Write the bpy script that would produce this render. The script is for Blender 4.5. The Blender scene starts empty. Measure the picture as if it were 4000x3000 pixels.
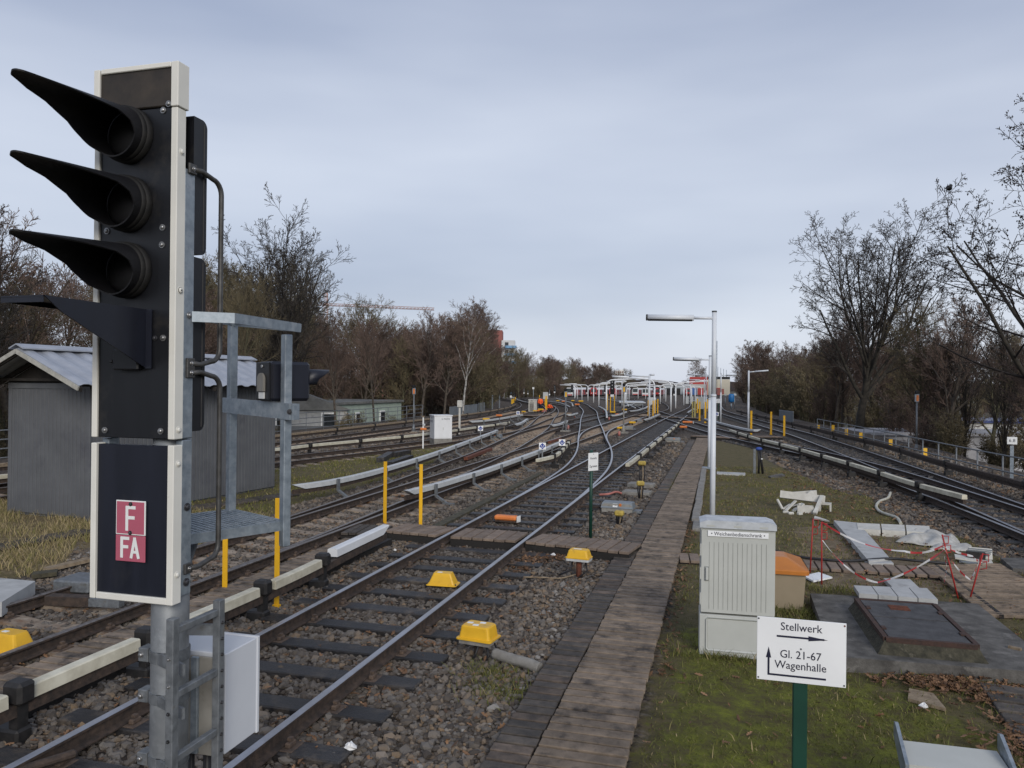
import bpy, bmesh, math, random
import numpy as np
from mathutils import Vector, Matrix

S = bpy.context.scene
COL = S.collection
R = math.radians
random.seed(7)
RNG = np.random.default_rng(7)

# ------------------------------------------------------------------ camera
cd = bpy.data.cameras.new('camera')
cd.sensor_fit = 'HORIZONTAL'
cd.sensor_width = 36.0
cd.lens = 27.0
cd.clip_start = 0.05
cd.clip_end = 6000
cam = bpy.data.objects.new('camera', cd)
COL.objects.link(cam)
YAW, PITCH, ROLL = R(15.35), R(0.12), R(0.6)
_f = Vector((-math.sin(YAW) * math.cos(PITCH), math.cos(YAW) * math.cos(PITCH), math.sin(PITCH)))
_r = Vector((math.cos(YAW), math.sin(YAW), 0))
_u = _r.cross(_f)
_r2 = _r * math.cos(ROLL) + _u * math.sin(ROLL)
_u2 = _u * math.cos(ROLL) - _r * math.sin(ROLL)
_m = Matrix((_r2, _u2, -_f)).transposed().to_4x4()
_m.translation = Vector((0, 0, 2.95))
cam.matrix_world = _m
S.camera = cam

# ------------------------------------------------------------------ sky and sun (thin overcast, low winter sun behind the camera)
SUN_EL, SUN_AZ = 24.0, 150.0          # azimuth: degrees clockwise from +Y, the sun stands there
w = bpy.data.worlds.new('World')
S.world = w
w.use_nodes = True
nt = w.node_tree
nt.nodes.clear()
def wn(t, **k):
    n = nt.nodes.new(t)
    for a, b in k.items():
        setattr(n, a, b)
    return n
sky = wn('ShaderNodeTexSky', sky_type='NISHITA')
sky.sun_disc = False
sky.sun_elevation = R(SUN_EL)
sky.sun_rotation = R(SUN_AZ)
sky.air_density = 1.2
sky.dust_density = 2.0
sky.ozone_density = 2.5
tc = wn('ShaderNodeTexCoord')
mp = wn('ShaderNodeMapping')
mp.inputs['Scale'].default_value = (1.1, 0.8, 4.8)
mp.inputs['Rotation'].default_value = (R(4), R(6), R(20))
nz = wn('ShaderNodeTexNoise')
nz.inputs['Scale'].default_value = 1.25
nz.inputs['Detail'].default_value = 4
nz.inputs['Roughness'].default_value = 0.45
rp = wn('ShaderNodeValToRGB')
rp.color_ramp.elements[0].position = 0.18
rp.color_ramp.elements[0].color = (3.15, 3.68, 5.05, 1)
rp.color_ramp.elements[1].position = 0.82
rp.color_ramp.elements[1].color = (6.55, 7.0, 8.0, 1)
mx = wn('ShaderNodeMixRGB')
mx.inputs[0].default_value = 0.86
bg = wn('ShaderNodeBackground')
bg.inputs['Strength'].default_value = 0.082
wo = wn('ShaderNodeOutputWorld')
L = nt.links.new
L(tc.outputs['Generated'], mp.inputs['Vector'])
L(mp.outputs[0], nz.inputs['Vector'])
# cloud sheet: thicker and thinner belts with height, broken up by the noise
sx_ = wn('ShaderNodeSeparateXYZ')
L(tc.outputs['Generated'], sx_.inputs[0])
band = wn('ShaderNodeValToRGB')
band.color_ramp.interpolation = 'B_SPLINE'
for _ in range(3):
    band.color_ramp.elements.new(.5)
for e, (q, v) in zip(band.color_ramp.elements, ((0.0, .88), (.10, .50), (.23, .82), (.45, .26), (1.0, .36))):
    e.position = q
    e.color = (v, v, v, 1)
L(sx_.outputs['Z'], band.inputs[0])
mm = wn('ShaderNodeMath', operation='MULTIPLY_ADD')
sb_ = wn('ShaderNodeMath', operation='SUBTRACT')
sb_.inputs[1].default_value = .5
L(nz.outputs['Fac'], sb_.inputs[0])
L(sb_.outputs[0], mm.inputs[0])
mm.inputs[1].default_value = 1.05
L(band.outputs[0], mm.inputs[2])
L(mm.outputs[0], rp.inputs[0])
L(sky.outputs[0], mx.inputs[1])
L(rp.outputs[0], mx.inputs[2])
L(mx.outputs[0], bg.inputs['Color'])
L(bg.outputs[0], wo.inputs['Surface'])

sd = bpy.data.lights.new('sun', 'SUN')
sd.energy = 1.5
sd.angle = R(24)
sd.color = (1.0, 0.95, 0.88)
sun = bpy.data.objects.new('sun', sd)
COL.objects.link(sun)
_d = Vector((math.sin(R(SUN_AZ)) * math.cos(R(SUN_EL)), math.cos(R(SUN_AZ)) * math.cos(R(SUN_EL)), math.sin(R(SUN_EL))))
sun.rotation_euler = _d.to_track_quat('Z', 'Y').to_euler()

S.view_settings.view_transform = 'Standard'
S.view_settings.look = 'None'
S.view_settings.exposure = 0.48
S.view_settings.gamma = 1.0
S.view_settings.use_curve_mapping = False
S.cycles.max_bounces = 6
S.cycles.diffuse_bounces = 3
S.cycles.glossy_bounces = 2
S.cycles.transparent_max_bounces = 8

# ------------------------------------------------------------------ helpers: materials
MATS = {}
def mat(name, c1, c2=None, rough=0.75, metal=0.0, scale=6.0, detail=4.0, lo=0.35, hi=0.68, bump=0.0, bscale=40.0,
        rnd=0.0, spec=0.4, stretch=(1, 1, 1), c3=None, s3=2.0, lo3=.55, hi3=.7, rvar=0.0):
    m = bpy.data.materials.new(name)
    m.use_nodes = True
    t = m.node_tree
    b = t.nodes['Principled BSDF']
    ln = t.links.new
    b.inputs['Roughness'].default_value = rough
    b.inputs['Metallic'].default_value = metal
    b.inputs['Specular IOR Level'].default_value = spec
    geo = t.nodes.new('ShaderNodeNewGeometry')
    mpn = t.nodes.new('ShaderNodeMapping')
    mpn.inputs['Scale'].default_value = stretch
    ln(geo.outputs['Position'], mpn.inputs['Vector'])
    c2 = c2 or tuple(x * 0.75 for x in c1)
    n1 = t.nodes.new('ShaderNodeTexNoise')
    n1.inputs['Scale'].default_value = scale
    n1.inputs['Detail'].default_value = detail
    n1.inputs['Roughness'].default_value = 0.62
    ln(mpn.outputs[0], n1.inputs['Vector'])
    r1 = t.nodes.new('ShaderNodeValToRGB')
    r1.color_ramp.elements[0].position = lo
    r1.color_ramp.elements[1].position = hi
    r1.color_ramp.elements[0].color = (*c2, 1)
    r1.color_ramp.elements[1].color = (*c1, 1)
    ln(n1.outputs['Fac'], r1.inputs[0])
    out = r1.outputs[0]
    if c3:
        n3 = t.nodes.new('ShaderNodeTexNoise')
        n3.inputs['Scale'].default_value = s3
        n3.inputs['Detail'].default_value = 6
        n3.inputs['Roughness'].default_value = 0.65
        ln(geo.outputs['Position'], n3.inputs['Vector'])
        r3 = t.nodes.new('ShaderNodeValToRGB')
        r3.color_ramp.elements[0].position = lo3
        r3.color_ramp.elements[1].position = hi3
        ln(n3.outputs['Fac'], r3.inputs[0])
        mm = t.nodes.new('ShaderNodeMixRGB')
        ln(r3.outputs[0], mm.inputs[0])
        ln(out, mm.inputs[1])
        mm.inputs[2].default_value = (*c3, 1)
        out = mm.outputs[0]
    if rnd > 0:
        oi = t.nodes.new('ShaderNodeObjectInfo')
        mr = t.nodes.new('ShaderNodeMapRange')
        mr.inputs['To Min'].default_value = 1 - rnd
        mr.inputs['To Max'].default_value = 1 + rnd
        ln(oi.outputs['Random'], mr.inputs['Value'])
        vm = t.nodes.new('ShaderNodeVectorMath')
        vm.operation = 'SCALE'
        ln(out, vm.inputs[0])
        ln(mr.outputs[0], vm.inputs['Scale'])
        out = vm.outputs[0]
    ln(out, b.inputs['Base Color'])
    if rvar > 0:
        mr2 = t.nodes.new('ShaderNodeMapRange')
        mr2.inputs['To Min'].default_value = max(0.05, rough - rvar)
        mr2.inputs['To Max'].default_value = min(1, rough + rvar)
        ln(n1.outputs['Fac'], mr2.inputs['Value'])
        ln(mr2.outputs[0], b.inputs['Roughness'])
    if bump > 0:
        n2 = t.nodes.new('ShaderNodeTexNoise')
        n2.inputs['Scale'].default_value = bscale
        n2.inputs['Detail'].default_value = 5
        ln(mpn.outputs[0], n2.inputs['Vector'])
        bp = t.nodes.new('ShaderNodeBump')
        bp.inputs['Strength'].default_value = bump
        bp.inputs['Distance'].default_value = 0.02
        ln(n2.outputs['Fac'], bp.inputs['Height'])
        ln(bp.outputs[0], b.inputs['Normal'])
    MATS[name] = m
    return m

mat('steel_top', (.40, .40, .425), (.30, .295, .30), rough=.34, metal=.9, scale=3, rvar=.06)
mat('steel_dull', (.26, .24, .225), (.15, .12, .10), rough=.42, metal=.75, scale=20, rvar=.12)
mat('rail_rust', (.070, .048, .036), (.026, .020, .017), rough=.85, scale=14, bump=.25, bscale=60)
mat('rust_red', (.17, .055, .03), (.07, .028, .018), rough=.9, scale=18, bump=.2)
mat('sleeper_wood', (.034, .031, .030), (.009, .009, .011), rough=.5, scale=5, bump=.8, bscale=22, stretch=(1, 9, 1), rnd=.4, spec=.45, rvar=.2,
    c3=(.085, .068, .052), s3=4.0, lo3=.52, hi3=.74)
mat('sleeper_concrete', (.33, .275, .215), (.17, .125, .09), rough=.9, scale=6, rnd=.2, c3=(.15, .070, .03), s3=2.4, lo3=.52, hi3=.68, bump=.25)
mat('ballast_dark', (.125, .118, .110), (.045, .042, .040), rough=.95, scale=26, detail=6, bump=.9, bscale=45, c3=(.085, .060, .042), s3=1.1, lo3=.45, hi3=.7)
mat('plank_brown', (.235, .182, .135), (.135, .105, .078), rough=.85, scale=7, rnd=.22, bump=.35, bscale=70, c3=(.036, .030, .027), s3=5.0, lo3=.50, hi3=.70)
mat('plank_dark', (.092, .076, .062), (.038, .033, .029), rough=.75, scale=8, rnd=.3, bump=.35, bscale=70, c3=(.12, .09, .068), s3=3.5, lo3=.62, hi3=.76)
mat('plank_mid', (.15, .115, .09), (.07, .055, .045), rough=.85, scale=7, rnd=.25, bump=.35, bscale=70, c3=(.036, .030, .027), s3=4.0, lo3=.48, hi3=.70)
mat('plank_tan', (.225, .172, .132), (.14, .105, .082), rough=.85, scale=6, rnd=.14, bump=.3, bscale=80, c3=(.06, .047, .04), s3=3.0, lo3=.58, hi3=.75)
mat('beam_wood', (.028, .025, .022), (.012, .011, .011), rough=.85, scale=12, bump=.4, stretch=(6, 1, 6))
mat('beam_mossy', (.085, .075, .045), (.035, .032, .022), rough=.9, scale=9, bump=.4)
mat('cover_cream', (.60, .57, .46), (.42, .39, .30), rough=.6, scale=4, c3=(.30, .24, .15), s3=6, lo3=.62, hi3=.78, rnd=.08)
mat('cover_grey', (.49, .505, .505), (.41, .425, .43), rough=.5, scale=5, rnd=.05, c3=(.24, .24, .23), s3=7, lo3=.64, hi3=.8)
mat('insulator_black', (.022, .020, .020), (.010, .010, .010), rough=.6, scale=20)
mat('galv', (.30, .345, .385), (.20, .235, .27), rough=.48, metal=.55, scale=22, rvar=.12, c3=(.38, .41, .44), s3=12, lo3=.5, hi3=.75)
mat('plate_rust', (.115, .080, .058), (.055, .040, .032), rough=.85, scale=16, bump=.2)
mat('galv_dark', (.21, .225, .24), (.12, .13, .14), rough=.55, metal=.4, scale=18, rvar=.1, c3=(.10, .09, .07), s3=9, lo3=.56, hi3=.74)
mat('pole_grey', (.27, .285, .30), (.20, .215, .23), rough=.5, metal=.45, scale=9, c3=(.33, .35, .37), s3=6, lo3=.55, hi3=.7)
mat('handrail_steel', (.085, .085, .085), (.05, .048, .045), rough=.5, metal=.4, scale=20)
mat('signal_black', (.0080, .0088, .0115), (.0055, .006, .008), rough=.42, scale=2.2, spec=.4, rvar=.1, stretch=(7, 7, .5), c3=(.030, .027, .024), s3=7, lo3=.56, hi3=.82)
mat('signal_panel', (.0105, .0125, .022), (.0075, .009, .016), rough=.45, scale=2.0, spec=.4, stretch=(7, 7, .5), rvar=.08, c3=(.022, .022, .026), s3=5, lo3=.6, hi3=.85)
mat('hood_black', (.0075, .007, .0085), (.004, .004, .005), rough=.55, scale=12, spec=.35, bump=.12, bscale=160)
mat('hood_ring', (.012, .011, .010), (.005, .005, .005), rough=.65, scale=30, spec=.3)
mat('dirty_screen', (.045, .035, .026), (.022, .018, .015), rough=.6, scale=9, c3=(.19, .18, .16), s3=18, lo3=.66, hi3=.8)
mat('frame_white', (.70, .685, .63), (.62, .61, .56), rough=.55, scale=3, c3=(.40, .37, .31), s3=9, lo3=.66, hi3=.82)
mat('bolt_metal', (.42, .42, .42), (.22, .22, .22), rough=.38, metal=.8, scale=40)
mat('bolt_dark', (.07, .07, .08), (.03, .03, .03), rough=.5, metal=.5, scale=40)
mat('plate_red', (.43, .105, .155), (.38, .09, .135), rough=.5, scale=3)
mat('paint_white', (.76, .77, .77), (.69, .70, .69), rough=.45, scale=3)
mat('sign_white', (.80, .81, .82), (.74, .75, .76), rough=.4, scale=2)
mat('sign_navy', (.010, .012, .035), (.008, .009, .028), rough=.5, scale=5)
mat('lens_dark', (.008, .008, .009), rough=.5, spec=.25)
mat('box_lightgrey', (.56, .585, .625), (.51, .53, .57), rough=.45, scale=2)
mat('box_grey_mottled', (.27, .262, .24), (.20, .19, .17), rough=.6, scale=4, c3=(.14, .125, .10), s3=6, lo3=.6, hi3=.8)
mat('cabinet_grey', (.45, .46, .435), (.41, .42, .395), rough=.5, scale=2.5, c3=(.26, .26, .235), s3=14, lo3=.68, hi3=.85, bump=.05, bscale=150)
mat('cabinet_top', (.52, .545, .57), (.38, .40, .42), rough=.6, scale=6, c3=(.14, .14, .145), s3=9, lo3=.56, hi3=.75)
mat('cabinet_groove', (.25, .26, .245), (.20, .205, .19), rough=.6, scale=5)
mat('cabinet_white', (.66, .675, .69), (.59, .60, .61), rough=.5, scale=2)
mat('concrete', (.26, .25, .23), (.17, .16, .145), rough=.92, scale=7, bump=.3, bscale=70)
mat('concrete_dark', (.135, .128, .118), (.055, .052, .048), rough=.92, scale=4.5, bump=.4, bscale=60, c3=(.20, .19, .175), s3=3.2, lo3=.58, hi3=.74)
mat('concrete_mossy', (.070, .064, .044), (.026, .025, .018), rough=.95, scale=11, bump=.8, bscale=35, c3=(.16, .145, .11), s3=6, lo3=.6, hi3=.72)
mat('concrete_pale', (.42, .425, .42), (.34, .345, .34), rough=.85, scale=4, c3=(.26, .26, .255), s3=3, lo3=.55, hi3=.68, bump=.15)
mat('concrete_white', (.56, .55, .51), (.45, .44, .40), rough=.85, scale=6, bump=.2, c3=(.30, .28, .23), s3=7, lo3=.6, hi3=.78)
mat('cover_plate', (.075, .074, .076), (.036, .035, .036), rough=.7, scale=6, bump=.3, bscale=90, c3=(.25, .245, .235), s3=7, lo3=.66, hi3=.76, stretch=(1, 1, 1))
mat('frame_rust', (.065, .034, .026), (.035, .022, .018), rough=.85, scale=18, bump=.3)
mat('yellow', (.72, .42, .022), (.62, .35, .018), rough=.45, scale=4, c3=(.33, .20, .04), s3=11, lo3=.58, hi3=.82, rnd=.05, rvar=.1)
mat('yellow_post', (.72, .40, .012), (.64, .35, .01), rough=.55, scale=5, c3=(.42, .25, .03), s3=8, lo3=.66, hi3=.84, rnd=.1)
mat('yellow_dirty', (.46, .34, .07), (.27, .20, .05), rough=.6, scale=8)
mat('yellow_pale', (.44, .38, .14), (.36, .30, .10), rough=.6, scale=8)
mat('orange', (.68, .21, .055), (.56, .17, .045), rough=.55, scale=7, c3=(.35, .12, .04), s3=9, lo3=.64, hi3=.8)
mat('orange_lid', (.46, .165, .028), (.40, .14, .024), rough=.38, scale=4)
mat('bin_tan', (.275, .225, .155), (.25, .205, .14), rough=.6, scale=3)
mat('shed_wall', (.105, .11, .118), (.085, .089, .097), rough=.6, scale=2, c3=(.06, .062, .075), s3=.9, lo3=.55, hi3=.75)
mat('shed_roof', (.36, .38, .42), (.28, .30, .34), rough=.38, metal=.2, scale=3)
mat('shed_dark', (.035, .03, .026), (.018, .016, .015), rough=.85, scale=6)
mat('shed_trim', (.40, .39, .35), (.28, .27, .24), rough=.7, scale=8)
mat('yard_white', (.74, .76, .78), (.68, .70, .72), rough=.4, scale=3)
mat('lamp_white', (.60, .63, .67), (.54, .57, .61), rough=.4, scale=3)
mat('lamp_dark', (.05, .05, .052), (.03, .03, .03), rough=.3, scale=8)
mat('green_paint', (.008, .048, .032), (.006, .038, .026), rough=.45, scale=5)
mat('post_cap', (.09, .10, .11), (.06, .065, .07), rough=.5, scale=10)
mat('red_rod', (.38, .030, .025), (.28, .02, .018), rough=.5, scale=10)
mat('tape_red', (.46, .05, .055), (.38, .04, .045), rough=.5, scale=10)
mat('tape_white', (.52, .52, .52), (.42, .42, .42), rough=.5, scale=10)
mat('plastic_sheet', (.46, .455, .43), (.32, .31, .28), rough=.55, scale=8, c3=(.30, .27, .21), s3=5, lo3=.6, hi3=.75)
mat('pipe_white', (.50, .49, .43), (.36, .35, .29), rough=.6, scale=8)
mat('cable_black', (.015, .015, .018), rough=.5)
mat('black_rubber', (.02, .02, .022), (.012, .012, .014), rough=.7)
mat('blue_tarp', (.03, .07, .30), (.02, .05, .22), rough=.6, scale=10)
mat('sign_blue', (.02, .055, .28), (.02, .045, .22), rough=.5)
mat('salmon', (.42, .16, .13), (.33, .12, .10), rough=.6)
mat('paper', (.72, .72, .72), (.6, .6, .6), rough=.8, scale=30)
mat('house_green', (.37, .44, .37), (.31, .37, .31), rough=.85, scale=2)
mat('house_roof', (.20, .20, .19), (.13, .13, .12), rough=.9, scale=2)
mat('glass_dark', (.03, .035, .04), (.015, .018, .02), rough=.12, spec=.6)
mat('train_white', (.60, .61, .62), (.55, .56, .57), rough=.4)
mat('train_grey', (.215, .21, .225), (.175, .17, .185), rough=.4, metal=.3, scale=3)
mat('train_red', (.46, .030, .032), (.40, .025, .027), rough=.4)
mat('train_dark', (.018, .018, .02), (.01, .01, .01), rough=.6)
mat('train_window', (.075, .095, .10), (.04, .05, .055), rough=.12, spec=.6)
mat('hall_white', (.42, .42, .40), (.36, .36, .34), rough=.7)
mat('hall_grey', (.34, .37, .39), (.30, .33, .35), rough=.6)
mat('hall_red', (.36, .045, .04), (.31, .04, .035), rough=.6)
mat('hall_blue', (.05, .13, .34), (.04, .1, .28), rough=.6)
mat('cream_wall', (.56, .52, .42), (.50, .46, .37), rough=.7)
mat('tower_red', (.27, .10, .085), (.23, .085, .075), rough=.8, scale=2)
mat('tower_white', (.55, .55, .54), (.48, .48, .48), rough=.8)
mat('tower_blue', (.17, .33, .52), (.14, .28, .44), rough=.6)
mat('crane_orange', (.38, .17, .09), (.32, .14, .08), rough=.6)
mat('far_white', (.66, .66, .64), (.58, .58, .56), rough=.7)
mat('far_brick', (.25, .13, .10), (.2, .1, .08), rough=.85)
mat('bark', (.110, .090, .070), (.045, .037, .031), rough=.92, scale=5, rnd=.25)
mat('bark_olive', (.115, .108, .062), (.05, .047, .030), rough=.92, scale=3, rnd=.25)
mat('bark_oak', (.052, .045, .035), (.020, .018, .015), rough=.92, scale=4, bump=.4)
mat('bark_birch', (.36, .35, .33), (.09, .08, .075), rough=.85, scale=7, lo=.40, hi=.52, stretch=(1, 1, .45))
mat('twig', (.150, .105, .082), (.085, .060, .050), rough=.95, scale=.8, rnd=.25)
mat('twig_olive', (.150, .122, .070), (.085, .070, .044), rough=.95, scale=.7, rnd=.25)
mat('twig_dark', (.062, .054, .046), (.032, .028, .026), rough=.95, scale=.8, rnd=.2)
mat('cone_dark', (.035, .028, .025), (.018, .015, .014), rough=.95)
mat('leaf_brown', (.15, .068, .034), (.075, .036, .022), rough=.9, scale=3)
mat('orange_vest', (.90, .13, .022), (.80, .10, .02), rough=.7)
mat('navy_cloth', (.014, .018, .04), (.01, .012, .028), rough=.85)
mat('skin_tone', (.46, .28, .21), rough=.6)
mat('hill_wood', (.045, .038, .040), (.030, .026, .028), rough=1, scale=.05)
mat('court_white', (.42, .42, .44), (.34, .34, .36), rough=.8)
mat('solar_blue', (.05, .075, .20), (.035, .05, .15), rough=.25, spec=.6)
mat('field_green', (.060, .085, .030), (.045, .062, .025), rough=.95)
mat('grey_sheet', (.20, .225, .245), (.16, .18, .195), rough=.55, metal=.3, scale=2)
mat('wood_scrap', (.28, .22, .15), (.16, .12, .08), rough=.9, scale=12, bump=.3)
mat('bird_black', (.010, .010, .012), rough=.6)
mat('bucket_blue', (.02, .16, .42), rough=.5)

# ------------------------------------------------------------------ helpers: meshes and objects
def V(*a):
    return Vector(a[0] if len(a) == 1 else a)

class MB:
    def __init__(s):
        s.v, s.f, s.m, s.sm = [], [], [], []
    def add(s, vs, fs, mi=0, sm=False):
        o = len(s.v)
        s.v += [tuple(x) for x in vs]
        for i, f in enumerate(fs):
            s.f.append(tuple(o + k for k in f))
            s.m.append(mi[i] if isinstance(mi, (list, tuple)) else mi)
            s.sm.append(sm)
        return s
    def hexa(s, p, mi=0):
        return s.add(p, [(3, 2, 1, 0), (4, 5, 6, 7), (0, 1, 5, 4), (1, 2, 6, 5), (2, 3, 7, 6), (3, 0, 4, 7)], mi)
    def box(s, c, d, rz=0, mi=0, rx=0, ry=0, ch=0):
        M = Matrix.Translation(V(c)) @ Matrix.Rotation(rz, 4, 'Z') @ Matrix.Rotation(ry, 4, 'Y') @ Matrix.Rotation(rx, 4, 'X')
        a, b, e = d[0] / 2, d[1] / 2, d[2] / 2
        if ch <= 0:
            p = [(-a, -b, -e), (a, -b, -e), (a, b, -e), (-a, b, -e), (-a, -b, e), (a, -b, e), (a, b, e), (-a, b, e)]
            return s.hexa([M @ V(x) for x in p], mi)
        vs, ix = [], {}
        for sx in (-1, 1):
            for sy in (-1, 1):
                for sz in (-1, 1):
                    for ax in range(3):
                        q = [sx * (a - ch), sy * (b - ch), sz * (e - ch)]
                        q[ax] = (sx * a, sy * b, sz * e)[ax]
                        ix[(sx, sy, sz, ax)] = len(vs)
                        vs.append(V(q))
        fs = []
        T = (-1, 1)
        for sg in T:
            fs.append([ix[(sg, y, z, 0)] for y, z in ((-1, -1), (1, -1), (1, 1), (-1, 1))])
            fs.append([ix[(x, sg, z, 1)] for x, z in ((-1, -1), (1, -1), (1, 1), (-1, 1))])
            fs.append([ix[(x, y, sg, 2)] for x, y in ((-1, -1), (1, -1), (1, 1), (-1, 1))])
        for p in T:
            for q in T:
                fs.append([ix[(p, q, -1, 0)], ix[(p, q, 1, 0)], ix[(p, q, 1, 1)], ix[(p, q, -1, 1)]])
                fs.append([ix[(p, -1, q, 0)], ix[(p, 1, q, 0)], ix[(p, 1, q, 2)], ix[(p, -1, q, 2)]])
                fs.append([ix[(-1, p, q, 1)], ix[(1, p, q, 1)], ix[(1, p, q, 2)], ix[(-1, p, q, 2)]])
                for r in T:
                    fs.append([ix[(p, q, r, k)] for k in range(3)])
        out = []
        for f in fs:
            cc = sum((vs[k] for k in f), V(0, 0, 0)) / len(f)
            n = (vs[f[1]] - vs[f[0]]).cross(vs[f[2]] - vs[f[0]])
            out.append(f if n.dot(cc) > 0 else f[::-1])
        return s.add([M @ v for v in vs], out, mi)
    def bar(s, p, q, wd, ht, mi=0, up=(0, 0, 1)):
        p, q = V(p), V(q)
        d = (q - p).normalized()
        u = V(up)
        if abs(d.dot(u)) > .98:
            u = V(1, 0, 0)
        sd_ = d.cross(u).normalized()
        u = sd_.cross(d).normalized()
        a, b = sd_ * wd / 2, u * ht / 2
        return s.hexa([p - a - b, p + a - b, q + a - b, q - a - b, p - a + b, p + a + b, q + a + b, q - a + b], mi)
    def tube(s, path, r, n=8, mi=0, cap=True, sm=True):
        P = [V(x) for x in path]
        if not isinstance(r, (list, tuple)):
            r = [r] * len(P)
        rings, vs, fs = [], [], []
        d0 = (P[1] - P[0]).normalized()
        ref = V(0, 0, 1) if abs(d0.z) < .9 else V(1, 0, 0)
        u = d0.cross(ref).normalized()
        for i, pt in enumerate(P):
            d = ((P[min(i + 1, len(P) - 1)] - pt).normalized() + (pt - P[max(i - 1, 0)]).normalized())
            d = d.normalized() if d.length > 1e-6 else d0
            u = (u - d * u.dot(d))
            u = u.normalized() if u.length > 1e-6 else d.orthogonal().normalized()
            w_ = d.cross(u)
            for k in range(n):
                a = 2 * math.pi * k / n
                vs.append(pt + (u * math.cos(a) + w_ * math.sin(a)) * r[i])
        for i in range(len(P) - 1):
            for k in range(n):
                k2 = (k + 1) % n
                fs.append((i * n + k, i * n + k2, (i + 1) * n + k2, (i + 1) * n + k))
        s.add(vs, fs, mi, sm)
        if cap:
            o = len(s.v) - len(vs)
            s.f.append(tuple(o + k for k in reversed(range(n)))); s.m.append(mi); s.sm.append(False)
            s.f.append(tuple(o + (len(P) - 1) * n + k for k in range(n))); s.m.append(mi); s.sm.append(False)
        return s
    def prism(s, poly, lo, hi, axis='z', mi=0):
        def P(a, b, c):
            return {'z': (a, b, c), 'y': (a, c, b), 'x': (c, a, b)}[axis]
        n = len(poly)
        vs = [P(a, b, lo) for a, b in poly] + [P(a, b, hi) for a, b in poly]
        fs = [tuple(reversed(range(n))), tuple(range(n, 2 * n))] + [(k, (k + 1) % n, n + (k + 1) % n, n + k) for k in range(n)]
        return s.add(vs, fs, mi)
    def sweep(s, path, prof, mi=0, cap=True, sm=False):
        P = [V(x) for x in path]
        n = len(prof)
        vs, fs, ms = [], [], []
        for i, pt in enumerate(P):
            d = P[min(i + 1, len(P) - 1)] - P[max(i - 1, 0)]
            d.z = 0
            d.normalize()
            lat = V(d.y, -d.x, 0)
            for a, b in prof:
                vs.append(pt + lat * a + V(0, 0, b))
        for i in range(len(P) - 1):
            for k in range(n):
                k2 = (k + 1) % n
                fs.append((i * n + k, i * n + k2, (i + 1) * n + k2, (i + 1) * n + k))
                ms.append(mi[k] if isinstance(mi, (list, tuple)) else mi)
        if cap:
            fs.append(tuple(reversed(range(n))))
            fs.append(tuple((len(P) - 1) * n + k for k in range(n)))
            ms += [mi[0] if isinstance(mi, (list, tuple)) else mi] * 2
        return s.add(vs, fs, ms, sm)
    def sphere(s, c, r, n=10, m=6, mi=0, sc=(1, 1, 1)):
        vs, fs = [], []
        for j in range(1, m):
            a = math.pi * j / m
            for k in range(n):
                b = 2 * math.pi * k / n
                vs.append((c[0] + r * sc[0] * math.sin(a) * math.cos(b), c[1] + r * sc[1] * math.sin(a) * math.sin(b), c[2] + r * sc[2] * math.cos(a)))
        t, o = len(vs), len(vs) + 1
        vs += [(c[0], c[1], c[2] + r * sc[2]), (c[0], c[1], c[2] - r * sc[2])]
        for k in range(n):
            k2 = (k + 1) % n
            fs.append((t, k, k2))
            fs.append((o, (m - 2) * n + k2, (m - 2) * n + k))
            for j in range(m - 2):
                fs.append((j * n + k, (j + 1) * n + k, (j + 1) * n + k2, j * n + k2))
        return s.add(vs, fs, mi, True)
    def mesh(s, name, mats):
        me = bpy.data.meshes.new(name)
        me.from_pydata(s.v, [], s.f)
        for k in (mats if isinstance(mats, (list, tuple)) else [mats]):
            me.materials.append(MATS[k])
        me.polygons.foreach_set('material_index', s.m)
        me.polygons.foreach_set('use_smooth', s.sm)
        me.update()
        return me
    def build(s, name, mats, parent=None, loc=None, rz=0):
        return link(name, s.mesh(name, mats), parent, loc, rz)

def link(name, data, parent=None, loc=None, rz=0, sc=None):
    o = bpy.data.objects.new(name, data)
    COL.objects.link(o)
    if parent is not None:
        o.parent = parent
    if loc is not None:
        o.location = loc
    if rz:
        o.rotation_euler = (0, 0, rz)
    if sc:
        o.scale = sc if isinstance(sc, tuple) else (sc, sc, sc)
    return o

def tag(o, label, cat, group=None, kind=None):
    o['label'] = label
    o['category'] = cat
    if group:
        o['group'] = group
    if kind:
        o['kind'] = kind
    return o

def thing(name, label, cat, loc=(0, 0, 0), rz=0, group=None):
    o = link(name, None, None, loc, rz)
    o.empty_display_size = .1
    return tag(o, label, cat, group)

def structure(o, label=None):
    o['kind'] = 'structure'
    if label:
        o['label'] = label
    return o

def dup(root, loc=None, rz=None, label=None, group=None, sc=None):
    r = root.copy()
    COL.objects.link(r)
    if loc is not None:
        r.location = loc
    if rz is not None:
        r.rotation_euler = (0, 0, rz)
    if sc is not None:
        r.scale = (sc, sc, sc)
    if label:
        r['label'] = label
    if group:
        r['group'] = group
    for ch in list(root.children):
        c = ch.copy()
        COL.objects.link(c)
        c.parent = r
        for gch in list(ch.children):
            d = gch.copy()
            COL.objects.link(d)
            d.parent = c
    return r

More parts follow.
